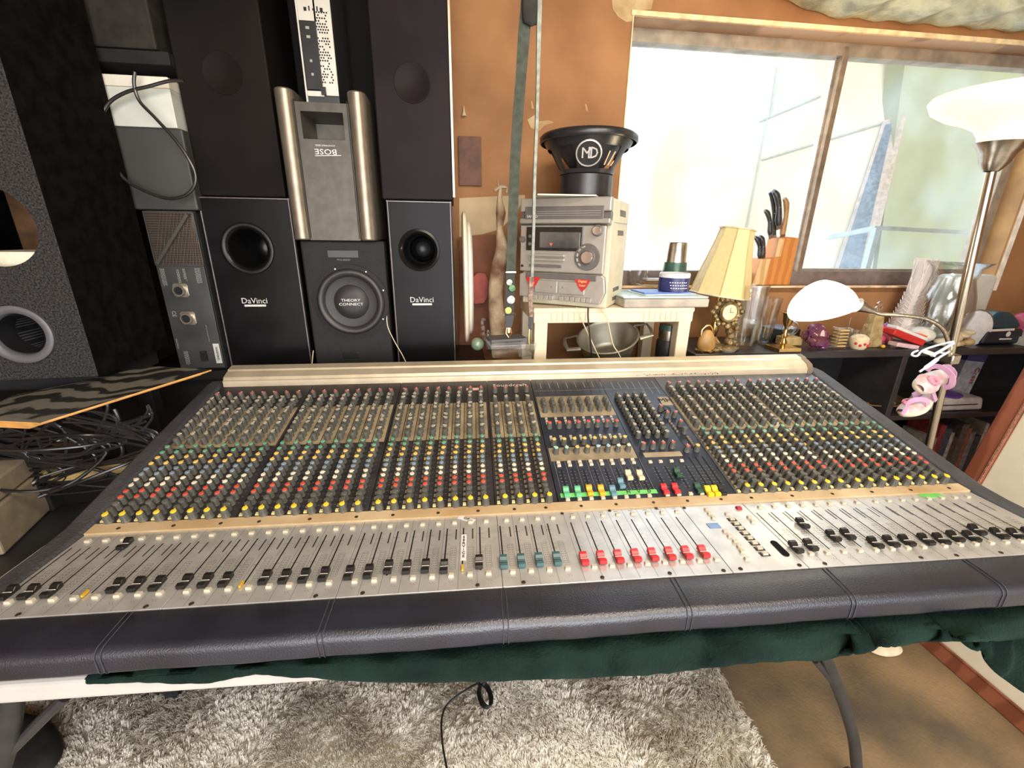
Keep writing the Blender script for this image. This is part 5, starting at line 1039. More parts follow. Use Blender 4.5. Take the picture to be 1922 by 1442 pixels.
a0, a1 = A(1633, 582, Y=1.15), A(1606, 572, Y=1.16); ax = (a1 - a0).normalized(); Ra = frame(ax.orthogonal(), ax)
MB().lathe([(.007, -.012), (.010, 0), (.014, .02), (.020, .036), (.022, .04), (0, .04)], steel, LL(a0), 28, Ra).build('arm_socket', t)
lit = mat('white_lit_glass', (1, .97, .9), .4, var=.02, emit=(1, .95, .85), es=1.6)
S3, C3 = A(1607, 575, Y=1.16), A(1521, 564, Y=1.10); pxm = mpp(C3); q1, q2 = A(1556, 527, Y=1.10), A(1485, 601, Y=1.10); Ur = (q1 - q2) / 2; axv = C3 - S3; Vd = Vector((.15, 1, .1)).normalized() * Ur.length
Us = Vector((-axv.z, 0, axv.x)).normalized() * .012 * (-1 if Vector((-axv.z, 0, axv.x)).dot(Ur) < 0 else 1); vs = []; nr, na = 14, 40
for k_ in range(nr):
    t_ = k_ / (nr - 1); g_ = math.sin(min(1, t_ * 1.02) * math.pi / 2) ** .85; U = Us.lerp(Ur, g_); V = Vd.normalized() * (.012 + (Ur.length - .012) * g_)
    for i in range(na): a = 2 * math.pi * i / na; vs.append(LL(S3 + axv * t_ + U * math.cos(a) + V * math.sin(a)))
mb = MB(); mb.add(vs, [(k_ * na + i, k_ * na + (i + 1) % na, (k_ + 1) * na + (i + 1) % na, (k_ + 1) * na + i) for k_ in range(nr - 1) for i in range(na)], lit); o = mb.build('arm_shade', t, smooth=80); sd = o.modifiers.new('s', 'SOLIDIFY'); sd.thickness = .003
b3 = S3; ax3 = (C3 - S3).normalized()
light('reading_light', 'POINT', b3 + ax3 * .13 + Vector((0, 0, -.035)), 2.6, (1, .8, .5), rad=.03)
# clip hanger with the pair of sandals
HYv = 1.04; q_ = mpp(A(1740, 690, Y=HYv)); H_A = lambda x, y, dy=0: A(x, y, Y=HYv + dy)
t = thing('clip_hanger', 'small white shoe hanger with two wire clips on the lamp pole', 'hanger', (0, 0, 0)); m_hw = mat('pale_blue_plastic', (.6, .68, .78), .35, var=.05)
mb = MB(); mb.tube(curve([H_A(1723, 658), H_A(1714, 662), H_A(1712, 667), H_A(1722, 668), H_A(1732, 658), H_A(1760, 648), H_A(1790, 641)], 5), .0028, m_hw, 8); mb.box(H_A(1745, 663), (.045, .003, .011), mat('card_cream', (.75, .66, .55), .6), RY(.30)); mb.build('hanger_bar', t)
mb = MB(); mb.tube(curve([H_A(1790, 644), H_A(1772, 655), H_A(1760, 662), H_A(1748, 668)], 4), .004, m_hw, 8); mb.tube(curve([H_A(1782, 660), H_A(1765, 670), H_A(1752, 680), H_A(1738, 690), H_A(1726, 698)], 4), [.003] * 6 + [.0055] * 7 + [.003] * 4, m_hw, 8); mb.build('clip', t)
m_sole = mat('sandal_sole', (.72, .66, .52), .6, var=.08); m_pink = mat('pink_strap', (.62, .36, .55), .5, var=.08); m_ins = mat('flowered_insole', (.55, .62, .6), .6, col2=(.7, .35, .35), scale=60)
def sandal(name, label, Rw, c, fold):
    t = thing(name, label, 'sandal', c, Rw, group=None)
    n = 32; L_ = .068; vs = []
    def out(k, z, curl=0):
        r_ = []
        for i in range(n):
            a = 2 * math.pi * i / n; y = L_ * math.sin(a) * k; x = (.026 + .006 * math.sin(a)) * math.cos(a) * k
            r_.append((x, y, z + .010 * (y / L_) ** 2 + (.006 if y < 0 else 0) * (-y / L_)))
        return r_
    mb = MB(); ls_ = [out(.93, -.012), out(1.0, -.008), out(1.03, 0), out(1.0, .004)]; vs = sum(ls_, [])
    fs = [(l * n + i, l * n + (i + 1) % n, (l + 1) * n + (i + 1) % n, (l + 1) * n + i) for l in range(3) for i in range(n)] + [tuple(range(n))[::-1]]
    mb.add(vs, fs, m_sole); mb.build('sole', t, smooth=50)
    mb = MB(); v2 = out(1.0, .004); mb.add(v2, [tuple(range(n))], m_ins); mb.build('insole', t, smooth=0)
    mb = MB(); k_ = 10; vs = []
    for j in range(9):                     # toe box
        y = L_ * .25 + j / 8 * L_ * .72; hw = .031 * math.sqrt(max(0, 1 - (max(0, y - L_ * .2) / (L_ * .84)) ** 2)); hh_ = .020 * (1 - .75 * (j / 8) ** 1.5) + .006
        for i in range(k_ + 1): a = math.pi * i / k_; vs.append((hw * math.cos(a), y, .004 + hh_ * math.sin(a) + .010 * (y / L_) ** 2))
    mb.add(vs, [(j * (k_ + 1) + i, j * (k_ + 1) + i + 1, (j + 1) * (k_ + 1) + i + 1, (j + 1) * (k_ + 1) + i) for j in range(8) for i in range(k_)], m_ins); mb.build('toe_cap', t, smooth=60)
    mb = MB()
    for i in range(9): a = i * .7; mb.lathe(sph(.006, 5), mat('pink_flower', (.75, .3, .4), .5), (.011 * math.cos(a), L_ * .42 + .010 * math.sin(a), .032), 8)
    mb.build('flower', t)
    if fold: strip(curve([(-.03, -L_ * .1, .01), (-.034, -L_ * .1, .03), (-.012, -L_ * .12, .05), (.018, -L_ * .12, .048), (.034, -L_ * .1, .03), (.03, -L_ * .1, .01)], 4), .014, .003, m_pink, 'ankle_strap', t, nrm=(0, 1, .01)).modifiers
    else: strip(curve([(-.03, L_ * .15, .012), (-.034, L_ * .18, .03), (-.03, L_ * .5, .045), (-.026, L_ * .95, .050), (-.034, L_ * 1.35, .044), (-.03, L_ * 1.6, .030)], 5), .014, .003, m_pink, 'ankle_strap', t, nrm=(1, 0, .2))
    mb = MB(); vs = []
    for j in range(7):
        a = math.pi + math.pi * j / 6
        for z_, o_ in ((.004, 0), (.03, .002)): vs.append(((.027 - o_) * math.cos(a), -L_ * .4 + L_ * .56 * math.sin(a), z_))
    mb.add(vs + [(x * 1.07, y * 1.03, z) for x, y, z in vs], [(j * 2, j * 2 + 2, j * 2 + 3, j * 2 + 1) for j in range(6)] + [(14 + j * 2, 14 + j * 2 + 1, 14 + j * 2 + 3, 14 + j * 2 + 2) for j in range(6)] + [(j * 2 + 1, j * 2 + 3, 14 + j * 2 + 3, 14 + j * 2 + 1) for j in range(6)], m_pink); mb.build('heel_counter', t, smooth=50); return t
def axes(toe, heel, up):
    y = (toe - heel).normalized(); z = (up - y * up.dot(y)).normalized(); x = y.cross(z); return Matrix(((x.x, y.x, z.x), (x.y, y.y, z.y), (x.z, y.z, z.z)))
toe, heel = A(1702, 742, Y=1.02), A(1787, 692, Y=1.07)
sandal('sandal', 'child\'s sandal with pink strap and flower, upper one of the pair hanging on the lamp', axes(toe, heel, Vector((-.35, -.75, .55))), (toe + heel) / 2, True)
toe, heel = A(1684, 788, Y=1.04), A(1760, 740, Y=1.08)
sandal('sandal', 'child\'s sandal seen from its side, lower one of the pair hanging on the lamp', axes(toe, heel, Vector((-.8, .05, .6))), (toe + heel) / 2, False)
# ------------------------------------------------------------------ framed board leaning at the right
fz0 = A(1735, 1217, Z=0); best = None
for Yb in np.arange(1.0, 1.8, .01):
    B = Vector((fz0.x, Yb, 0)); p1 = A(1797, 903, Y=Yb); p2 = A(1920, 690, Y=Yb); d_ = (p1 - B); e = abs((p1.x - B.x) * p2.z - (p2.x - B.x) * p1.z)
    if best is None or e < best[0]: best = (e, Yb, p1, p2)
Yb = best[1]; lean = math.atan2(best[3].x - fz0.x, best[3].z); print('BOARD', best, lean)
fx = fz0.x; t = thing('framed_board', 'large cream board in a red brown wooden frame leaning against the right side', 'framed board', (fx, Yb, .0)); Rf = RY(lean); m_frm = mat('redwood_frame', (.3, .1, .05), .4, col2=(.2, .06, .03), scale=10, wave=(4, 5, 'Y'))
Hb, Wb = 1.25, 1.5; fw_ = .055
def fb_(y0, z0, y1, z1, x0, x1, m, name):
    mb = MB(); mb.hexa([Rf @ Vector(p) for p in ((x0, y0, z0), (x1, y0, z0), (x1, y1, z0), (x0, y1, z0), (x0, y0, z1), (x1, y0, z1), (x1, y1, z1), (x0, y1, z1))], m); return mb.build(name, t, smooth=0, bevel=.004)
fb_(-Wb, .002, 0, fw_, 0, .025, m_frm, 'bottom_rail'); fb_(-Wb, Hb - fw_, 0, Hb, 0, .025, m_frm, 'top_rail'); fb_(-fw_, fw_, 0, Hb - fw_, 0, .025, m_frm, 'side_rail'); fb_(-Wb, fw_, -Wb + fw_, Hb - fw_, 0, .025, m_frm, 'side_rail')
fb_(-Wb + fw_, fw_, -fw_, Hb - fw_, .006, .02, mat('cream_board', (.72, .66, .5), .5, var=.05, scale=8), 'board_panel')
mb = MB(); p_ = [Rf @ Vector((-.001, -fw_ + .004, z_)) for z_ in (fw_, Hb - fw_)]; mb.tube(p_, .004, mat('beaded_edge', (.42, .2, .12), .4, col2=(.1, .03, .02), scale=300), 6); mb.tube([Rf @ Vector((-.001, -Wb + fw_, fw_ + .003)), Rf @ Vector((-.001, -fw_, fw_ + .003))], .004, m_frm, 6); mb.build('bead_moulding', t)
# ------------------------------------------------------------------ ornaments on the bookshelf
Zc = zc_
def on(x, y, Y): p = A(x, y, Y=Y); p.z = Zc + .0008; return p
def lat(name, label, cat, x, y, Y, parts, n=28):
    b = on(x, y, Y); t = thing(name, label, cat, b); k = mpp(b)
    for pn, prof, m, *r_ in parts: MB().lathe([(a * k, c * k) for a, c in prof], m, (0, 0, 0), r_[0] if r_ else n, closed=False).build(pn, t, smooth=50)
    return t, k
# mantel clock
OYc = CYF + .06; b = on(1352, 650, OYc); k = mpp(b); t = thing('ornate_clock', 'ornate gilt clock with a round face at the left end of the bookshelf', 'clock', b); m_gilt = mat('old_gilt', (.45, .34, .16), .35, metal=.6, col2=(.16, .11, .05), scale=60, bump=.6, bscale=120)
mb = MB(); mb.lathe([(40 * k, 0), (42 * k, 3 * k), (36 * k, 7 * k), (20 * k, 9 * k), (0, 9 * k)], m_gilt, (-5 * k, 0, 0), 24, sy=.5)
for dx, dz, r_ in ((12, 34, 7), (18, 24, 8), (14, 14, 9), (24, 40, 5), (6, 44, 6), (26, 12, 6), (34, 8, 4), (22, 50, 4), (-30, 10, 5)): mb.lathe(sph(r_ * k, 6), m_gilt, (dx * k, random.uniform(-.01, .01), dz * k), 9)
mb.build('scroll_base', t, smooth=60)
fz_ = 70 * k; mb = MB(); mb.lathe([(16 * k, 0), (19 * k, .006), (17 * k, .012), (14 * k, .008)], m_gilt, (4 * k, -.004, fz_), 32, RX(math.pi / 2) , closed=False)
for a in range(18): mb.lathe(sph(5.0 * k, 5), m_gilt, (4 * k + 23 * k * math.cos(a / 18 * 2 * math.pi) * (1.05 if a % 3 else 1.25), .004, fz_ + 21 * k * math.sin(a / 18 * 2 * math.pi) * (1.05 if a % 3 else 1.2)), 7)
mb.lathe([(20 * k, 0), (18 * k, .01), (0, .012)], m_gilt, (4 * k, .012, fz_), 24, RX(math.pi / 2))
mb.build('clock_case', t, smooth=60); MB().lathe([(14.5 * k, 0), (0, .002)], mat('clock_dial', (.8, .7, .45), .3), (4 * k, -.010, fz_), 28, RX(math.pi / 2)).build('clock_face', t)
mb = MB(); mb.box((4 * k, -.013, fz_ + 4 * k), (.0012, .001, 9 * k), black); mb.box((7 * k, -.013, fz_), (7 * k, .001, .0014), black); mb.build('hands', t, smooth=0)
b = on(1325, 647, OYc - .03); k = mpp(b); t = thing('little_bag_ornament', 'small brass and leather basket shaped ornament at the foot of the ornate clock', 'ornament', b)
mb = MB(); mb.lathe([(14 * k, 0), (18 * k, 8 * k), (16 * k, 22 * k), (9 * k, 34 * k), (4 * k, 38 * k), (0, 38 * k)], mat('tan_leather', (.42, .24, .08), .4, var=.2), (0, 0, 3 * k), 18, sy=.7); mb.build('bag_body', t); mb = MB(); mb.lathe([(19 * k, 0), (20 * k, 3 * k), (18 * k, 5 * k), (0, 5 * k)], brass, (0, 0, 1 * k), 20, sy=.7); mb.tube(curve([(-12 * k, 0, 26 * k), (-12 * k, 0, 42 * k), (0, 0, 50 * k), (8 * k, 0, 42 * k), (8 * k, 0, 34 * k)], 4), 1.6 * k, brass, 6); mb.build('handle', t)
b = on(1366, 654, CYF + .02); k = mpp(b); t = thing('painted_spoon_rest', 'small oval dish with a flowered centre lying at the front of the bookshelf', 'dish', b); MB().lathe([(13 * k, 0), (16 * k, 4 * k), (15 * k, 4.6 * k), (11 * k, 2 * k), (0, 2 * k)], mat('silver_rim', (.5, .48, .45), .3, .6), (0, 0, 0), 28, sy=.7).build('dish_body', t); MB().lathe([(11 * k, 2.2 * k), (0, 2.6 * k)], mat('flower_print', (.6, .5, .45), .4, col2=(.35, .05, .08), scale=120), (0, 0, 0), 24, sy=.7).build('flowered_centre', t)
# big table lamp shade tilted behind
lp_ = A(1352, 545, Y=WY - .13); k = mpp(lp_); t = thing('table_lamp', 'table lamp with a tilted cream fabric bell shade beside the knife block', 'lamp', (lp_.x, lp_.y, Zc + .001)); hz = vz(1340, 445, 560, WY - .13)
zt0 = lp_.z - Zc; Rt = RY(.13)
m_sh = mat('warm_lit_cream_shade', (.84, .62, .3), .7, var=.06, scale=80, bump=.1, bscale=300)  # warm glow of the reading lamp is put into this cream
n = 8; pf = [(52 * k, -.02), (50 * k, -.005), (46 * k, hz * .2), (38 * k, hz * .5), (31 * k, hz * .8), (28 * k, hz * .98), (30 * k, hz * 1.0)]
mb = MB(); mb.lathe(pf + [(a - .002, c) for a, c in pf][::-1], m_sh, (0, 0, zt0), n, Rt, a0=.25, closed=False); mb.build('fabric_shade', t, smooth=20)
mb = MB()
for i in range(n):
    a = 2 * math.pi * i / n + .25; mb.tube([Rt @ Vector((r_ * math.cos(a) * 1.01, r_ * math.sin(a) * 1.01, z_)) + Vector((0, 0, zt0)) for r_, z_ in pf], .0016, mat('shade_piping', (.6, .45, .2), .6), 5)
for r_, z_ in ((30.5 * k, hz), (52.5 * k, -.02)): mb.tube([Rt @ Vector((r_ * math.cos(2 * math.pi * i / n + .25), r_ * math.sin(2 * math.pi * i / n + .25), z_)) + Vector((0, 0, zt0)) for i in range(n)], .003, mat('shade_trim', (.75, .68, .5), .6), 6, closed=True)
mb.build('shade_piping', t)
mb = MB(); mb.lathe([(.035, 0), (.03, .01), (.012, .03), (.018, .06), (.01, .1), (.008, zt0 + hz * .8), (0, zt0 + hz * .8)], brass, (0, 0, 0), 20); mb.tube([Rt @ Vector((-26 * k, 0, hz * .95)) + Vector((0, 0, zt0)), Rt @ Vector((26 * k, 0, hz * .95)) + Vector((0, 0, zt0))], .0012, brass, 5); mb.build('lamp_base', t)
# knife block on the window ledge
KY = WY + .02; kl, kr = A(1412, 534, Y=KY), A(1482, 536, Y=KY); b = Vector((kl.x, KY, wz0 + .0065)); k = mpp(b); t = thing('knife_block', 'wooden knife block holding black and wooden handled knives on the window ledge', 'knife block', b)
wd_ = kr.x - kl.x; hL = vz(1425, 485, 534, KY); hR = vz(1470, 443, 534, KY); hm_ = hL * 1.02; m_bl = mat('beech_block', (.68, .47, .22), .5, col2=(.55, .33, .13), scale=9, wave=(9, 3, 'X')); m_bo = mat('orange_beech', (.6, .24, .06), .45, col2=(.5, .18, .04), scale=9, wave=(9, 3, 'X'))
mb = MB(); TT = Matrix(((1, 0, 0, 0), (0, 0, -1, 0), (0, 1, 0, 0), (0, 0, 0, 1)))
poly = [(.0, 0), (wd_, 0), (wd_ * .985, hR * .98), (wd_ * .68, hR), (wd_ * .5, hR * .97), (wd_ * .48, hL * 1.06), (wd_ * .12, hL)]
mb.prism(poly, -.075, -.001, m_bo, TT); mb.prism([(-.001, .0), (wd_ * .3, 0), (wd_ * .36, hL * 1.005), (wd_ * .115, hL * 1.002)], -.001, .002, m_bl, TT); mb.prism([(wd_ * .45, hL * 1.08), (wd_ * .60, hL * 1.08), (wd_ * .62, hR * .96), (wd_ * .47, hR * .96)], -.001, .002, m_bl, TT); mb.build('block', t, smooth=0, bevel=.0015)
t_kb = t
m_hd = mat('knife_handle_black', (.03, .028, .026), .35); m_hw_ = mat('knife_handle_wood', (.35, .19, .07), .45, var=.2)
def knife(x0, y0, x1, y1, label, m, dy=.0, w_=13, hook=1):
    p0, p1 = A(x0, y0, Y=KY + .03 + dy), A(x1, y1, Y=KY + .03 + dy); d = p1 - p0; s_ = d.cross(Vector((0, -1, 0))).normalized()
    tt = thing('knife', label, 'knife', (0, 0, 0)); q_ = w_ * mpp(p0)
    pts = [p0, p0 + d * .15, p0 + d * .5 + s_ * q_ * .15, p0 + d * .85, p1 - s_ * q_ * .35 * hook]
    MB().tube(curve(pts, 4), list(np.interp(np.linspace(0, 4, 17), range(5), [.40 * q_, .5 * q_, .38 * q_, .48 * q_, .3 * q_])), m, 10, flat=.7).build('handle', tt, smooth=60)
    mb = MB(); mb.box(p0 - d.normalized() * .008, (q_ * .7, .003, .02), steel, frame(s_, d.normalized())); mb.build('bolster', tt)
    mb = MB()
    for f_ in (.25, .5, .75): mb.lathe([(.0018, 0), (.0015, .0008), (0, .0008)], chrome, p0 + d * f_ + Vector((0, -q_ * .36, 0)), 8, RX(math.pi / 2))
    mb.build('rivets', tt)
knife(1427, 483, 1421, 444, 'short black knife in the knife block, leftmost of the low row', m_hd, 0); knife(1432, 483, 1430, 443, 'short black knife in the knife block, rightmost of the low row', m_hd, -.01)
knife(1446, 440, 1440, 394, 'black knife in the back row of the knife block, the lowest and leftmost', m_hd); knife(1453, 441, 1449, 360, 'long black knife in the block behind the tallest one', m_hd, .02, 12); knife(1462, 422, 1457, 357, 'tallest black handled knife standing up from the block', m_hd, -.012, 17); knife(1469, 440, 1477, 372, 'wooden handled knife at the right of the block', m_hw_, 0, 15)
# glasses
lat('tall_glass', 'tall clear patterned glass vase in front of a plain glass', 'vase', 1396, 654, CYF + .07, [('glass_wall', [(0, 0), (17, 0), (20, 4), (22, 40), (24, 44), (23, 60), (21, 64), (24, 116), (22.5, 116), (19, 64), (20, 42), (17, 8), (0, 8)], glass)])
lat('water_glass', 'plain clear glass standing behind and to the right of the tall patterned vase', 'glass', 1425, 644, CYF + .15, [('glass_wall', [(0, 0), (14, 0), (17, 3), (24, 84), (22.5, 84), (15, 6), (0, 6)], glass)])
t, k = lat('brass_candlestick', 'small gold candlestick standing on a square gold base', 'candlestick', 1468, 652, CYF + .035, [('stem', [(0, 0), (6, 0), (4, 10), (7, 14), (3, 22), (6, 27), (3, 32), (3, 42), (5, 46), (8, 52), (10, 66), (13, 70), (10, 71), (7, 60), (0, 55)], brass)])
MB().box((3 * k, .004, -.0 + 3 * k), (44 * k, 40 * k, 6 * k), brass).build('square_base', t, smooth=0, bevel=.001); 
tag(MB().lathe(sph(15 * k, 12), glass, on(1478, 640, CYF + .115) + Vector((0, 0, 33 * k)), 28).build('crystal_ball', smooth=60), 'clear crystal ball on a gilt stand behind the gold candlestick', 'ball')
b = on(1480, 642, CYF + .115); t = thing('gilt_stand', 'gilt stack of small boxes carrying the crystal ball', 'stand', b)
MB().box((0, 0, 8 * k), (38 * k, 26 * k, 15.5 * k), mat('gilt_boxes', (.65, .48, .2), .4, .5, var=.2)).build('stand_body', t, smooth=0, bevel=.002); MB().box((4 * k, -.016, 12 * k), (24 * k, .004, 5 * k), cream).build('cream_band', t, smooth=0)
b = on(1527, 648, CYF + .06); t = thing('purple_glass_cluster', 'lump of purple and pink art glass on the bookshelf under the reading lamp', 'art glass', b); m_pg = mat('purple_glass', (.42, .1, .35), .05, col2=(.6, .2, .25), scale=20, trans=.75, ior=1.5)
mb = MB()
for i in range(26):
    a = random.uniform(0, 6.28); r_ = random.uniform(8, 13); z_ = random.uniform(8, 38); rad = (30 - z_ * .25) * random.uniform(.3, .75); mb.lathe(sph(r_ * k, 4, .8), m_pg, (rad * k * math.cos(a), rad * .6 * k * math.sin(a), (z_) * k), 6, RX(a) @ RY(a))
mb.build('glass_lumps', t, smooth=25)
b = on(1571, 652, CYF + .05); t = thing('glass_block', 'small block of ribbed clear glass with an amber centre beside the purple glass', 'block', b)
mb = MB(); mb.box((0, 0, 20 * k), (26 * k, 16 * k, 40 * k), glass); mb.build('glass_body', t, smooth=0, bevel=.002); mb = MB()
for j in range(6): mb.box((0, -.001, (5 + j * 6) * k), (18 * k, 17 * k, 2 * k), mat('amber_rib', (.7, .5, .2), .3))
mb.build('amber_ribs', t, smooth=0)
b = on(1594, 651, CYF + .06); t = thing('glass_spoon_holder', 'clear glass cup holding an upright spoon beside the strawberry pot', 'cup', b); MB().lathe([(0, 0), (7 * k, 0), (10 * k, 4 * k), (11 * k, 34 * k), (10 * k, 34 * k), (8 * k, 5 * k), (0, 4 * k)], glass, (0, 0, 0), 20, closed=False).build('cup_body', t, smooth=50)
tag(MB().tube(curve([on(1592, 648, CYF + .06) + Vector((0, 0, .005)), A(1592, 620, Y=CYF + .06), A(1597, 596, Y=CYF + .06)], 4), [.004, .0045, .004, .002, .0018, .0018, .0018, .0018, .0018], chrome, 8, flat=.5).build('spoon'), 'steel spoon standing in the clear glass cup', 'spoon')
b = on(1608, 657, CYF + .03); t = thing('strawberry_pot', 'small cream pot with red berries painted on it and a domed lid', 'pot', b); MB().lathe([(0, 0), (11 * k, 0), (15 * k, 6 * k), (16 * k, 15 * k), (15 * k, 19 * k), (0, 19 * k)], cream, (0, 0, 0), 24).build('pot_body', t); MB().lathe([(16 * k, 18.5 * k), (15 * k, 22 * k), (8 * k, 27 * k), (0, 28 * k)], mat('woven_lid', (.75, .62, .4), .6, var=.2, scale=90), (0, 0, 0), 24).build('lid', t)
mb = MB()
for a in range(-150, -20, 26): mb.lathe(sph(2.6 * k, 5), red, (15.5 * k * math.cos(math.radians(a)), 15.5 * k * math.sin(math.radians(a)), (9 + 3 * (a % 4 > 1)) * k), 8)
mb.build('painted_berries', t)
b = on(1627, 656, CYF + .07); t = thing('stone_tower', 'tapered tower ornament with carved panels and a glass stopper', 'ornament', b); m_to = mat('carved_soapstone', (.5, .38, .18), .6, col2=(.3, .21, .09), scale=40, bump=.6, bscale=90)
mb = MB(); mb.box((0, 0, 31 * k), (34 * k, 26 * k, 62 * k), m_to, None, .55, .6); mb.build('tower_body', t, smooth=0, bevel=.002); MB().lathe([(5 * k, 62 * k), (5 * k, 70 * k), (7 * k, 74 * k), (4 * k, 78 * k), (6 * k, 83 * k), (0, 88 * k)], glass, (0, 0, 0), 16, closed=False).build('stopper', t)
def lumps(name, label, cat, x, y, Y, items, pn='body'):
    b = on(x, y, Y); t = thing(name, label, cat, b); k = mpp(b)
    for i, (c, lst) in enumerate(items):
        mb = MB()
        for dx, dz, rx, rz_ in lst: mb.lathe([(a * rx * k, z_ * rz_ * k) for a, z_ in sph(1, 8)], mat('%s_tone_%d' % (name, i), c, .4), (dx * k, 0, dz * k), 14)
        mb.build(pn if i == 0 else ('painted_' + pn if i == 1 else 'accent_' + pn), t, smooth=60)
    return t
lumps('toy_figure', 'little toy figure in red and purple standing between the tower and the red toy', 'toy', 1648, 652, CYF + .08, [((.6, .4, .3), [(0, 26, 6, 6)]), ((.55, .05, .12), [(0, 12, 8, 11), (0, 33, 7, 4)]), ((.3, .1, .4), [(3, 37, 5, 4), (-3, 4, 4, 4)])], 'figure')
lumps('mouse_figure', 'little grey toy mouse figure behind the yellow bead', 'toy', 1664, 650, CYF + .10, [((.4, .38, .4), [(0, 22, 7, 7), (-6, 29, 4, 4), (6, 29, 4, 4)]), ((.5, .08, .08), [(0, 8, 6, 9)]), ((.1, .3, .12), [(5, 16, 4, 4)])], 'figure')
tag(MB().lathe([(a, z_) for a, z_ in sph(.008, 8, .8)], mat('yellow_bead', (.8, .5, .03), .35), on(1656, 655, CYF + .03) + Vector((0, 0, .0066)), 14).build('yellow_bead', smooth=60), 'small yellow bead at the front of the shelf before the red toy', 'bead')
b = on(1690, 650, CYF + .05); t = thing('red_toy_car', 'flat red and white plastic toy leaning on the shelf before the crystal vase', 'toy', b); RR = RY(.32) 
MB().box(RR @ Vector((0, 0, 0)) + Vector((0, 0, 20 * k)), (78 * k, 26 * k, 12 * k), red, RR).build('red_body', t, smooth=0, bevel=.004); MB().box(RR @ Vector((2 * k, -.002, 9 * k)) + Vector((0, 0, 20 * k)), (80 * k, 22 * k, 6 * k), white, RR).build('white_bar', t, smooth=0, bevel=.003); MB().box((-6 * k, -.02, 5 * k), (50 * k, 20 * k, 8 * k), mat('pale_pink', (.7, .5, .52), .4), RY(.15)).build('pink_base', t, smooth=0, bevel=.003); MB().box(RR @ Vector((30 * k, 0, 8 * k)) + Vector((0, 0, 20 * k)), (16 * k, 22 * k, 14 * k), mat('orange_red', (.75, .12, .04), .4), RR).build('orange_end', t, smooth=0, bevel=.002)
lumps('green_shell', 'white and dark green egg shaped ornament behind the red toy', 'ornament', 1725, 648, CYF + .10, [((.7, .68, .58), [(-4, 16, 22, 15)]), ((.02, .07, .05), [(12, 11, 14, 10)])], 'shell')
# cut crystal vase, clear vase
vz1 = on(1690, 632, CYF + .19); m_pinkg = mat('frosted_pink_crystal', (.95, .88, .82), .2, col2=(.85, .75, .7), scale=30, alpha=.45)
b = vz1; kk = mpp(b); t = thing('cut_crystal_vase', 'tall cut crystal vase with a flared foot, left of the clear vase', 'vase', b); hv = vz(1700, 468, 620, CYF + .19)
kk *= .92; prof = [(0, 0), (32 * kk, 0), (33 * kk, .01), (24 * kk, hv * .25), (17 * kk, hv * .5), (15 * kk, hv * .75), (19 * kk, hv), (17 * kk, hv), (13 * kk, hv * .75), (14 * kk, hv * .5), (20 * kk, hv * .25), (28 * kk, .015), (0, .015)]; Rv_ = RY(.05)
MB().lathe(prof, m_pinkg, (0, 0, 0), 12, Rv_, closed=False).build('vase_wall', t, smooth=0)
mb = MB()
for j in range(11):
    zz_ = hv * (.04 + j * .05); r_ = np.interp(zz_, [0, hv * .25, hv * .5], [32 * kk, 24 * kk, 17 * kk])
    for s_ in range(6):
        a = s_ * math.pi / 3 + .2; mb.tube([Rv_ @ Vector((r_ * 1.03 * math.cos(a + da), r_ * 1.03 * math.sin(a + da), zz_ + (.014 if abs(da) < .1 else 0))) for da in (-.4, 0, .4)], .0012, mat('cut_line', (.85, .78, .72), .2), 5)
for s_ in range(12): a = s_ * math.pi / 6; mb.tube([Rv_ @ Vector((15.5 * kk * math.cos(a), 15.5 * kk * math.sin(a), hv * .6)), Rv_ @ Vector((19 * kk * math.cos(a + (.5 if s_ % 2 else -.5)), 19 * kk * math.sin(a + (.5 if s_ % 2 else -.5)), hv * .98))], .0014, mat('cut_line', (.85, .78, .72), .2), 5)
mb.build('cut_pattern', t)
b = on(1748, 640, CYF + .11); kk = mpp(b); hv = vz(1760, 462, 615, CYF + .12); t = thing('clear_vase', 'large plain clear glass vase with a wide flared rim behind the red toy', 'vase', b)
prof = [(0, 0), (26 * kk, 0), (36 * kk, hv * .15), (43 * kk, hv * .4), (38 * kk, hv * .6), (29 * kk, hv * .8), (34 * kk, hv * .93), (46 * kk, hv), (44.5 * kk, hv), (32.5 * kk, hv * .93), (27 * kk, hv * .8), (36 * kk, hv * .6), (41 * kk, hv * .4), (34 * kk, hv * .16), (24 * kk, .02), (0, .02)]
MB().lathe([(a, c) for a, c in prof], glass, (0, 0, 0), 40, RY(.04), closed=False).build('vase_wall', t, smooth=60)
# white speaker grille unit, cherub, iron, boxes
b = on(1822, 640, WY - .09); hv = vz(1800, 516, 600, WY - .09); kk = mpp(b); x0, x1 = A(1772, 560, Y=WY - .09).x, A(1852, 560, Y=WY - .09).x
t = thing('white_radio', 'rounded white plastic unit with a perforated lower grille behind the vases', 'radio', ((x0 + x1) / 2, WY - .07, Zc + .001)); hz2 = A(1820, 516, Y=WY - .09).z - Zc
MB().box((0, 0, hz2 / 2), (x1 - x0, .08, hz2), mat('pale_grey_plastic', (.6, .6, .52), .45, var=.04)).build('shell', t, smooth=40, bevel=.018, seg=5)
mb = MB()
for r_ in range(9):
    for c_ in range(13): mb.lathe([(.003, 0), (0, .0004)], mat('grille_dot', (.2, .2, .18), .6), (-(x1 - x0) * .42 + c_ * (x1 - x0) * .07 + (r_ % 2) * .003, -.0403, hz2 * .12 + r_ * .009), 6, RX(math.pi / 2))
mb.build('grille_hole', t, smooth=0, kind='stuff')
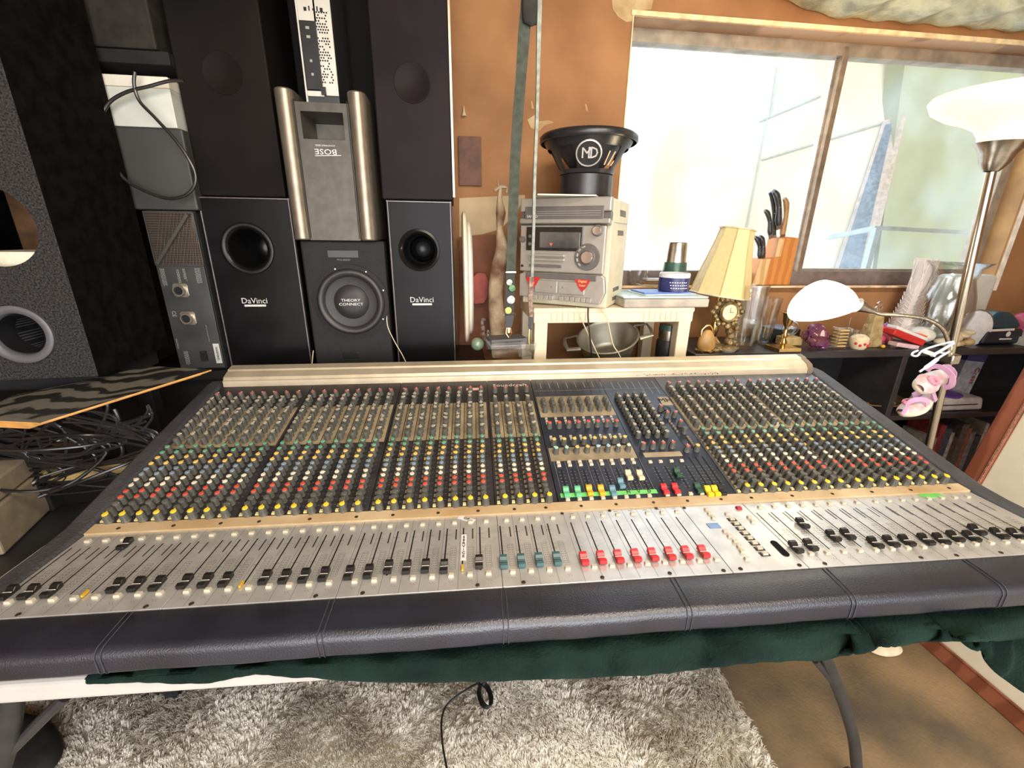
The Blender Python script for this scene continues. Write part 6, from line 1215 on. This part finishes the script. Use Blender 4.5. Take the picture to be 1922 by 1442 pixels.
lumps('cherub_figurine', 'cream china figurine with a small figure reclining, in front of the clothes iron', 'figurine', 1787, 648, CYF + .03, [((.66, .56, .38), [(-12, 8, 20, 8), (0, 18, 12, 9), (-4, 30, 6, 10), (-4, 42, 5, 5), (12, 22, 14, 6), (26, 27, 10, 5)]), ((.5, .36, .18), [(30, 9, 11, 8), (14, 6, 8, 6)])], 'figure')
b = on(1845, 645, CYF + .075); t = thing('steam_iron', 'dark blue and white steam iron at the right end of the shelf', 'iron', b); kk = mpp(b)
mb = MB(); prof = [(-40, 8), (-42, 40), (-30, 58), (-8, 64), (24, 60), (44, 42), (52, 22), (50, 4), (-30, 0)]
m_nv = mat('petrol_blue_plastic', (.02, .06, .08), .25); m_nvy = mat('navy_plastic', (.015, .02, .035), .3)
mb.prism([(a * kk, c * kk) for a, c in [(-20, 30), (-24, 46), (-8, 62), (16, 60), (38, 46), (50, 32), (20, 28)]], -.035, .035, m_nv, TT); mb.build('water_tank', t, smooth=0, bevel=.012, seg=4)
mb = MB(); mb.prism([(a * kk, c * kk) for a, c in [(-30, 2), (-24, 30), (52, 30), (56, 12), (50, 2)]], -.04, .04, m_nvy, TT); mb.build('heel', t, smooth=0, bevel=.01, seg=3)
mb = MB(); mb.lathe([(32 * kk, 0), (32 * kk, .006), (29 * kk, .008), (0, .008)], mat('iron_white', (.7, .7, .72), .3), (-38 * kk, -.01, 30 * kk), 36, RX(math.pi / 2) @ RY(-.5), sx=.75); mb.build('sole_plate', t, smooth=40); mb = MB(); mb.lathe([(33 * kk, -.002), (34.5 * kk, .002), (33 * kk, .005)], chrome, (-38 * kk, -.01, 30 * kk), 36, RX(math.pi / 2) @ RY(-.5), sx=.75, closed=False); mb.build('plate_rim', t)
mb = MB(); mb.box((18 * kk, -.0405, 12 * kk), (26 * kk, .001, 2.5 * kk), printw); mb.lathe([(5 * kk, 0), (4 * kk, .001), (0, .001)], printw, (20 * kk, -.041, 21 * kk), 16, RX(math.pi / 2)); mb.box((4 * kk, -.0405, 29 * kk), (50 * kk, .003, 4 * kk), white, RY(-.03)); mb.build('printed_mark', t, smooth=0)
b = on(1905, 640, CYF + .08); t = thing('pale_game_box', 'pale flat box lying on the shelf right of the steam iron', 'box', b); MB().box((.02, 0, .018), (.16, .14, .035), mat('pale_card', (.6, .62, .6), .6), RZ(.1)).build('box_body', t, smooth=0, bevel=.001); MB().box((-.01, -.073, .017), (.06, .002, .018), mat('dark_print', (.12, .1, .08), .6), RZ(.1)).build('printed_panel', t, smooth=0)
lumps('pink_octopus', 'pink rubber octopus toy sitting on the pale box at the right edge', 'toy', 1915, 600, CYF + .1, [((.5, .1, .18), [(4, 18, 15, 16), (-8, 4, 9, 4), (8, 3, 10, 4)]), ((.55, .12, .2), [(-20, 1, 10, 3)])], 'toy').location.z = Zc + .045
bb = on(1418, 612, WY - .06); t = thing('dark_clutter_box', 'dark box with blue papers on it behind the water glass on the bookshelf', 'box', (A(1465, 600, Y=WY - .07).x, WY - .07, Zc + .001)); MB().box((0, 0, .025), (.12, .10, .05), matte).build('box_body', t, smooth=0, bevel=.002); MB().box((0, 0, .052), (.10, .08, .003), mat('blue_papers', (.3, .4, .6), .5), RZ(.3)).build('blue_paper', t, smooth=0)
# ------------------------------------------------------------------ folding table under the desk
TA = math.atan2(XA.y, XA.x); RT = RZ(TA); tzp = .768
def CL(u, y): q = RC @ Vector((u * S, y, 0)) + CO; return q
tl = A(200, 1303, Z=tzp - .03); TO = Vector((CO.x, CO.y, 0)); Tx = Vector((math.cos(TA), math.sin(TA), 0)); Ty = Vector((-Tx.y, Tx.x, 0))
yf = (tl - TO).dot(Ty)
t = thing('folding_table', 'white plastic folding table with bent grey steel legs carrying the mixing desk', 'table', TO, RT); m_tt = mat('white_blow_moulded', (.52, .5, .45), .5, var=.04)
mb = MB(); mb.box((.74, yf + .36, tzp - .02), (1.83, .72, .04), m_tt); mb.build('tabletop', t, smooth=0, bevel=.01, seg=4)
m_leg = mat('grey_steel_tube', (.045, .045, .045), .45, .2, var=.15)
def tloc(p): return RT.transposed() @ (Vector(p) - TO)
# right leg pair
ra, rb_ = A(1547, 1225, Y=.60), A(1612, 1442, Y=.60)
def leg(x0, xs, y0, sgn):
    top = Vector((x0, y0, tzp - .04)); d = Vector((xs, 0, -tzp + .04)); pts = [top, top + d * .25, top + d * .55, top + d]
    MB().tube(curve(pts, 5), .0135, m_leg, 14).build('leg', t)
pR = tloc(A(1556, 1245, Y=.62)); pR2 = tloc(A(1606, 1400, Y=.64))
pts = [A(1540, 1215, Y=.60), A(1556, 1250, Y=.60), A(1583, 1320, Y=.60), A(1602, 1385, Y=.60), A(1608, 1440, Y=.60)]
kx = (pts[-1] - pts[-2]); pts.append(pts[-1] + kx * ((pts[-1].z) / max(.05, -kx.z)) * .98)
MB().tube([tloc(p) for p in curve(pts, 5)], .0125, m_leg, 14).build('leg', t)
MB().tube([tloc(A(1530, 1240, Y=.60)), tloc(A(1571, 1290, Y=.60))], .007, m_leg, 10).build('brace', t)
pf_ = [pts[-1], pts[-1] + Vector((0, .05, 0))]; MB().tube([tloc(p + Vector((0, 0, .02))) for p in pf_], .0125, m_leg, 12).build('foot_bar', t)
pl = [A(22, 1300, Y=.56), A(22, 1340, Y=.56), A(14, 1400, Y=.57), A(-2, 1460, Y=.57), A(-14, 1560, Y=.58)]; kx = pl[-1] - pl[-2]; pl.append(pl[-1] + kx * (pl[-1].z / max(.05, -kx.z)) * .98)
MB().tube([tloc(p) for p in curve(pl, 5)], .0135, m_leg, 14).build('leg', t)
MB().tube([tloc(A(122, 1308, Y=.58)), tloc(A(5, 1425, Y=.57))], .009, m_leg, 10).build('brace', t)
MB().tube([tloc(pl[-1] + Vector((0, 0, .02))), tloc(pl[-1] + Vector((0, .06, .02)))], .0125, m_leg, 12).build('foot_bar', t)
# ------------------------------------------------------------------ green velvet blanket
m_vel = mat('bottle_green_velvet', (.010, .026, .020), .9, spec=.1, col2=(.004, .010, .009), scale=9, bump=.4, bscale=220)
for nd in m_vel.node_tree.nodes:
    if nd.type == 'BSDF_PRINCIPLED': nd.inputs['Sheen Weight'].default_value = .10; nd.inputs['Sheen Roughness'].default_value = .45; nd.inputs['Sheen Tint'].default_value = (.25, .5, .38, 1)
bot = [(165, 1283), (200, 1283), (260, 1279), (330, 1285), (400, 1282), (455, 1270), (480, 1264), (560, 1272), (640, 1280), (740, 1285), (850, 1285), (960, 1283), (1050, 1280), (1150, 1275), (1250, 1270), (1320, 1260), (1400, 1250), (1480, 1246), (1540, 1247), (1575, 1238), (1600, 1232), (1622, 1232), (1638, 1226), (1650, 1214), (1690, 1215), (1702, 1210), (1740, 1208), (1800, 1206), (1830, 1205), (1880, 1207), (1922, 1203), (2000, 1195)]
bxs = [b[0] for b in bot]; bys = [b[1] for b in bot]; nx, ny = 420, 26
def bl_pt(px, v, back):
    py = float(np.interp(px, bxs, bys)); u_ = (A(px, py, Z=.75) - TO).dot(Tx)
    kk_ = max(0, min(1, (px - 450) / 450.)); yb = yf - .001 - .011 * kk_
    amp = .0015 + .0025 * kk_ + .012 * max(0, min(1, (px - 700) / 900.)) + .005 * (px > 1500)
    ph = px * .028 + .9 * math.sin(px * .011); fold = math.sin(ph) * amp + math.sin(ph * 2.3 + 1) * amp * .4
    n_ = Vector((-Ty.x, -Ty.y, 0))
    plane = TO + Ty * (yb - .004 - fold * 1.2 - .002 - .004 * kk_)
    o = Vector((0, 0, CAM_H)); d = ROT @ Vector(((px - 961) / FPX, (py - 721) / FPX, 1)); P = o + d * ((plane - o).dot(n_) / d.dot(n_))
    u = (P - TO).dot(Tx); zb = P.z; ztop = tzp + .008
    # profile: v 0 on the table, .15 edge, 1 bottom
    if v < .18: k = v / .18; y = yf + .05 - (.05 + .014) * k + fold * k * .5; z = ztop + .003 * math.sin(px * .05)
    else:
        k = (v - .18) / .82; bul = math.sin(k * math.pi) * (.002 + .008 * kk_) + fold * (.3 + k * .9); y = yb - .004 - bul; z = ztop - (ztop - zb) * k
        if k > .93: y += (k - .93) / .07 * (.002 + .004 * kk_)
    return TO + Tx * u + Ty * y + Vector((0, 0, z))
vs = []
xs_ = np.linspace(165, 2000, nx)
for i in range(nx):
    for j in range(ny): vs.append(bl_pt(float(xs_[i]), j / (ny - 1), 0))
fs = [(i * ny + j, i * ny + j + 1, (i + 1) * ny + j + 1, (i + 1) * ny + j) for i in range(nx - 1) for j in range(ny - 1)]
t = thing('green_blanket', 'dark green velvet blanket hanging out from under the front of the mixing desk', 'blanket', (0, 0, 0))
mb = MB(); mb.add(vs, fs, m_vel); o = mb.build('blanket_edge', t, smooth=180); sd = o.modifiers.new('s', 'SOLIDIFY'); sd.thickness = .005; sd.offset = 0
tx_ = bpy.data.textures.new('soft', 'CLOUDS'); tx_.noise_scale = .03; dm = o.modifiers.new('d', 'DISPLACE'); dm.texture = tx_; dm.strength = .004; dm.mid_level = .5; dm.texture_coords = 'GLOBAL'
# lower corner of the blanket drooping at the right
c_t = [(1800, 1196), (1830, 1198), (1860, 1200), (1890, 1200), (1922, 1196), (2010, 1190)]; c_b = [(1822, 1202), (1838, 1222), (1856, 1250), (1885, 1278), (1925, 1300), (2010, 1320)]
vs = []; n_ = Vector((-Ty.x, -Ty.y, 0)); plane = TO + Ty * (yf + .012)
def bp(x, y): o = Vector((0, 0, CAM_H)); d = ROT @ Vector(((x - 961) / FPX, (y - 721) / FPX, 1)); return o + d * ((plane - o).dot(n_) / d.dot(n_))
ct = [bp(np.interp(k, range(6), [a[0] for a in c_t]), np.interp(k, range(6), [a[1] for a in c_t])) for k in np.linspace(0, 5, 30)]; cb_ = [bp(np.interp(k, range(6), [a[0] for a in c_b]), np.interp(k, range(6), [a[1] for a in c_b])) for k in np.linspace(0, 5, 30)]
for i in range(30):
    for j in range(12): k = j / 11; p = ct[i].lerp(cb_[i], k); vs.append(p - Ty * (.006 * math.sin(i * .8 + j * .25) + .008 * math.sin(k * 3.1)))
mb = MB(); mb.add(vs, [(i * 12 + j, i * 12 + j + 1, (i + 1) * 12 + j + 1, (i + 1) * 12 + j) for i in range(29) for j in range(11)], m_vel); o = mb.build('drooping_corner', t, smooth=180); sd = o.modifiers.new('s', 'SOLIDIFY'); sd.thickness = .008; dm = o.modifiers.new('d', 'DISPLACE'); dm.texture = tx_; dm.strength = .005; dm.texture_coords = 'GLOBAL'
# ------------------------------------------------------------------ shaggy rug
rr_ = A(1352, 1262, Z=.02); rr2 = A(1452, 1442, Z=.02); m_rug = mat('shaggy_rug_fibre', (.95, .90, .77), .85, col2=(.58, .50, .39), scale=4.5, var=.1)
rd = m_rug.node_tree.nodes; 
for nd in rd:
    if nd.type == 'VALTORGB': nd.color_ramp.elements[0].position = .36; nd.color_ramp.elements[1].position = .55
    if nd.type == 'TEX_NOISE': nd.inputs['Detail'].default_value = 9; nd.inputs['Roughness'].default_value = .68; nd.inputs['Distortion'].default_value = .6
t = thing('shaggy_rug', 'cream and brown shaggy fur rug on the floor under the table', 'rug', (0, 0, 0)); xr0 = -1.55
ed = lambda y: rr_.x + (rr2.x - rr_.x) * (y - rr_.y) / (rr2.y - rr_.y)
mb = MB(); n_ = 40; vs = [(xr0, .35, .003), (xr0, 1.15, .003), (ed(1.15), 1.15, .003), (ed(.35), .35, .003)]; mb.add(vs + [(a, b, .016) for a, b, c in vs], [(0, 1, 2, 3), (7, 6, 5, 4), (0, 4, 5, 1), (1, 5, 6, 2), (2, 6, 7, 3), (3, 7, 4, 0)], m_rug); mb.build('rug_base', t, smooth=0)
NB = 150000; X_ = RNG.uniform(xr0, .86, NB); Y_ = RNG.uniform(.38, 1.13, NB); keep = X_ < (rr_.x + (rr2.x - rr_.x) * (Y_ - rr_.y) / (rr2.y - rr_.y)) - .004; X_, Y_ = X_[keep], Y_[keep]; NB = len(X_)
fl = lambda s1, s2, p: np.sin(X_ * s1 + p) * np.cos(Y_ * s2 + p * 1.7)
cell = np.floor(X_ * 95) * 7.13 + np.floor(Y_ * 95 + np.floor(X_ * 95) % 2 * .5) * 3.7; ca_ = np.sin(cell * 12.9898) * 43758.5453; ca_ -= np.floor(ca_)
ang_ = 2.2 * fl(6, 7, .5) + 1.6 * fl(15, 13, 2) + ca_ * 2.6 + RNG.uniform(-.4, .4, NB) - 1.2; L_ = RNG.uniform(.011, .022, NB) * (.8 + .4 * ca_); w_ = RNG.uniform(.0008, .0016, NB)
dx, dy = np.cos(ang_), np.sin(ang_); z0 = np.full(NB, .014); hgt = .010 + .008 * ca_ + RNG.uniform(0, .006, NB)
P0 = np.stack([X_ - dy * w_, Y_ + dx * w_, z0], 1); P1 = np.stack([X_ + dy * w_, Y_ - dx * w_, z0], 1)
P2 = np.stack([X_ + dx * L_ * .5 + dy * w_, Y_ + dy * L_ * .5 - dx * w_, z0 + hgt], 1); P3 = np.stack([X_ + dx * L_ * .5 - dy * w_, Y_ + dy * L_ * .5 + dx * w_, z0 + hgt], 1)
P4 = np.stack([X_ + dx * L_, Y_ + dy * L_, z0 + hgt * .8], 1)
V = np.concatenate([P0, P1, P2, P3, P4]).astype(np.float32); ii = np.arange(NB)
me = bpy.data.meshes.new('rug_pile'); me.vertices.add(len(V)); me.vertices.foreach_set('co', V.ravel())
q4 = np.stack([ii, ii + NB, ii + 2 * NB, ii + 3 * NB], 1); t3 = np.stack([ii + 3 * NB, ii + 2 * NB, ii + 4 * NB], 1)
me.loops.add(NB * 7); me.loops.foreach_set('vertex_index', np.concatenate([q4.ravel(), t3.ravel()]).astype(np.int32)); me.polygons.add(NB * 2)
me.polygons.foreach_set('loop_start', np.concatenate([ii * 4, NB * 4 + ii * 3]).astype(np.int32)); me.polygons.foreach_set('loop_total', np.concatenate([np.full(NB, 4), np.full(NB, 3)]).astype(np.int32))
me.materials.append(m_rug); me.update(calc_edges=True); me.validate(); o = bpy.data.objects.new('rug_pile', me); COL.objects.link(o); o.parent = t; o['kind'] = 'stuff'
# cord and coil on the rug, dark pad, slipper
c3 = [A(897, 1283, Z=.10), A(870, 1298, Z=.07), A(840, 1322, Z=.05), A(829, 1352, Z=.045), A(831, 1400, Z=.045), A(840, 1450, Z=.045), A(850, 1520, Z=.045)]
cord('floor_cable', 'thin black cable running over the shaggy rug towards the camera', c3, .0028, black)
cc = A(908, 1308, Z=.05); mb = MB()
for j in range(3): mb.tube([cc + Vector((.018 * math.cos(a / 12 * 6.283) + .004 * j, .034 * math.sin(a / 12 * 6.283) - .012 * math.cos(a / 12 * 6.283), .004 * j)) for a in range(12)], .003, black, 6, closed=True)
mb.tube([cc + Vector((-.008, .03, 0)), cc + Vector((-.02, .055, .01))], .006, black, 8); tag(mb.build('cable_coil'), 'small coil of black cable lying on the rug behind the thin cable', 'cable')
pd = A(55, 1408, Z=.03)
o = MB().lathe([(0, 0), (.13, 0), (.145, .012), (.14, .03), (.11, .04), (0, .042)], mat('charcoal_cushion', (.02, .018, .018), .85, var=.3), (0, 0, 0), 32, RZ(-.35), sx=1.25, sy=.62).build('floor_pad', smooth=60); o.location = pd + Vector((-.06, -.01, .0)); tag(o, 'dark rounded pad lying on the rug behind the left table leg', 'pad')
sp_ = A(1672, 1222, Z=.02); o = MB().lathe([(0, 0), (.028, 0), (.033, .008), (.031, .012), (.02, .03), (0, .032)], mat('cream_slipper', (.72, .62, .42), .6), (0, 0, 0), 28, sx=1.9).build('slipper', smooth=60); o.location = (sp_.x, sp_.y + .02, .002); tag(o, 'cream slipper on the concrete floor just below the green blanket', 'slipper')
# ------------------------------------------------------------------ left side: equipment, cables, boards
t = thing('low_bench', 'dark bench under the tangle of cables left of the mixing desk', 'bench', (0, 0, 0))
box('bench_top', -1.60, .42, .66, -.865, 1.09, .70, mat('scuffed_black', (.02, .02, .022), .5, var=.4, scale=8), .006, t)
for x_, y_ in ((-1.6, .44), (-1.6, 1.05), (-.91, 1.05)): box('leg', x_, y_, 0, x_ + .04, y_ + .04, .66, matte, .003, t)
b0 = A(30, 905, Y=.66); t = thing('beige_box', 'beige box with a groove round it at the left edge beside the cables', 'box', (0, 0, 0)); bx1 = A(46, 900, Y=.66).x; 
T_b = Matrix.Translation((A(-75, 1000, Z=.72).x, A(-75, 1000, Z=.72).y, .703)) @ RZ(.25).to_4x4(); mb = MB(); mb.prism([(-.12, -.1), (.12, -.1), (.12, .1), (-.12, .1)], 0, .10, mat('beige_board', (.33, .27, .19), .6, var=.12), T_b); mb.build('lower_half', t, smooth=0, bevel=.004); mb = MB(); mb.prism([(-.117, -.097), (.117, -.097), (.117, .097), (-.117, .097)], .104, .15, mat('beige_board', (.33, .27, .19), .6), T_b); mb.build('upper_half', t, smooth=0, bevel=.004)
# hoop and tan pads
cen = A(185, 850, Z=.80); mb = MB(); mb.tube([cen + Vector((.15 * math.cos(a / 40 * 6.283), .115 * math.sin(a / 40 * 6.283), .0)) for a in range(40)], .011, mat('tan_vinyl', (.42, .3, .12), .5, var=.2), 8, closed=True, flat=1.6); tag(mb.build('tan_hoop'), 'tan coloured hoop lying among the black cables', 'hoop')
o = MB().box(A(215, 878, Z=.795), (.10, .05, .02), mat('tan_vinyl', (.42, .3, .12), .5), RZ(.4)).build('tan_pad', smooth=0, bevel=.008); tag(o, 'tan pad lying inside the tan hoop among the cables', 'pad')
m_cb = mat('cable_gloss_black', (.012, .012, .013), .28, spec=.7)
def loop_cable(cx_, cy_, cz_, r1_, r2_, tilt, turns, seed):
    rg = random.Random(seed); pts = []; n_ = int(turns * 10); ph = rg.uniform(0, 6.28)
    for i in range(n_ + 1):
        a = ph + i / 10 * 6.283; k = 1 + .18 * math.sin(i * .37 + seed) ; pts.append(Vector((cx_ + r1_ * k * math.cos(a) + rg.uniform(-.008, .008), cy_ + r2_ * k * math.sin(a), cz_ + tilt * math.sin(a + seed) + .012 * math.sin(i * .9 + seed) + .004 * i / 10)))
    return pts
cabs = [(150, 830, .84, .13, .10, .04, 2.2), (230, 790, .86, .14, .09, .05, 2.5), (310, 760, .88, .12, .08, .05, 2.6), (90, 850, .83, .12, .10, .06, 1.9), (260, 840, .83, .14, .09, .03, 1.6), (350, 745, .89, .09, .07, .04, 2.4), (60, 800, .86, .10, .10, .07, 1.5), (190, 770, .87, .12, .08, .05, 2.4), (330, 800, .86, .11, .08, .03, 1.7), (120, 780, .88, .11, .09, .06, 2.2), (280, 745, .90, .12, .07, .03, 2.6), (200, 880, .80, .13, .08, .03, 1.4), (240, 760, .88, .10, .10, .06, 2.2), (160, 745, .90, .15, .08, .03, 2.0), (300, 780, .87, .16, .06, .05, 1.8), (90, 760, .89, .12, .08, .04, 2.0)]
for n_, (px, py, z_, r1_, r2_, tl_, tn_) in enumerate(cabs):
    z_ += .035 - .075 * (n_ % 3 == 1); r1_ *= 1.0 + .35 * (n_ % 3 == 1); r2_ *= 1.0 + .3 * (n_ % 3 == 1)
    c_ = A(px, py, Z=z_); pts = [p for p in loop_cable(c_.x, c_.y, z_, r1_, r2_, tl_, tn_, n_ + 3)]
    for p in pts: p.x = min(p.x, -.765 + (p.y - .6) * .06); p.y = min(p.y, 1.04); p.z = max(p.z, .715)
    tag(MB().tube(curve(pts, 3), random.choice((.003, .0036, .0042)), m_cb, 7).build('coiled_cable'), 'coil of glossy black cable in the heap left of the mixing desk', 'cable', 'black cables heaped left of the mixing desk')
big = [A(x, y, Z=z_) for x, y, z_ in ((20, 870, .80), (4, 850, .84), (6, 820, .88), (20, 800, .90), (45, 800, .90), (58, 830, .87), (80, 870, .82), (60, 910, .79), (35, 895, .79))]
tag(MB().tube(curve(big, 5), .0055, m_cb, 8).build('thick_cable'), 'thick black cable curving up at the left edge in front of the heap', 'cable')
for n_, (px, py) in enumerate(((42, 835), (120, 822), (205, 798), (262, 785))):
    c_ = A(px, py, Z=.87); d_ = Vector((random.uniform(-1, 1), random.uniform(-1, 1), .15)).normalized(); o = MB().lathe([(.0045, -.016), (.007, -.012), (.007, .006), (.0055, .008), (.0055, .018), (0, .018)], mat('plug_metal', (.55, .52, .48), .25, .9), (0, 0, 0), 12, frame(d_.orthogonal(), d_)).build('cable_plug'); o.location = c_; tag(o, 'shiny metal cable plug among the black cables left of the desk', 'plug', 'metal plugs in the cable heap')
# stack of thin boards over the cables
m_bd = mat('smoky_laminate', (.2, .19, .155), .38, col2=(.025, .025, .023), scale=5, wave=(6, 14, 'Y')); m_be = mat('orange_board_edge', (.6, .3, .08), .6, var=.2)
outl = [(-40, 775), (25, 741), (155, 715), (250, 692), (280, 687), (392, 694), (70, 794), (-20, 790)]
def bh(x): return 1.0 + .0001 * max(0, x)
base_ = [A(x, y, Z=bh(x)) for x, y in outl]
for n_ in range(4):
    off = Vector((-.012 * n_ + .004, .006 * n_, -.0052 * n_)); top = [p + off + Vector((random.uniform(-.004, .004), 0, 0)) for p in base_]; mb = MB(); n8 = len(top); lo = [p - Vector((0, 0, .0036)) for p in top]
    mb.add(top + lo, [tuple(range(n8))[::-1]], m_bd); mb.add(top + lo, [tuple(range(n8, 2 * n8))] + [(i, (i + 1) % n8, n8 + (i + 1) % n8, n8 + i) for i in range(n8)], m_be)
    nm = ('topmost', 'second', 'third', 'lowest')[n_]
    tag(mb.build('laminate_board', smooth=0), 'thin smoky patterned board over the cables, %s of its pile' % nm, 'board', 'thin boards piled over the cables')
xx = A(120, 732, Z=.90); t = thing('silver_gear', 'silver and black gear partly hidden between the boards and the carpeted speaker', 'equipment', (0, 0, 0)); c_ = A(60, 722, Z=.96); box('gear_body', c_.x - .25, 1.05, .701, c_.x + .16, 1.085, .985, matte, .003, t)
mb = MB()
for k in range(7): mb.box((c_.x - .2 + k * .05, .1046 * 10, .965), (.006 + .01 * (k % 2), .006, .03), steel, RY(.5))
mb.build('metal_strips', t, smooth=0)
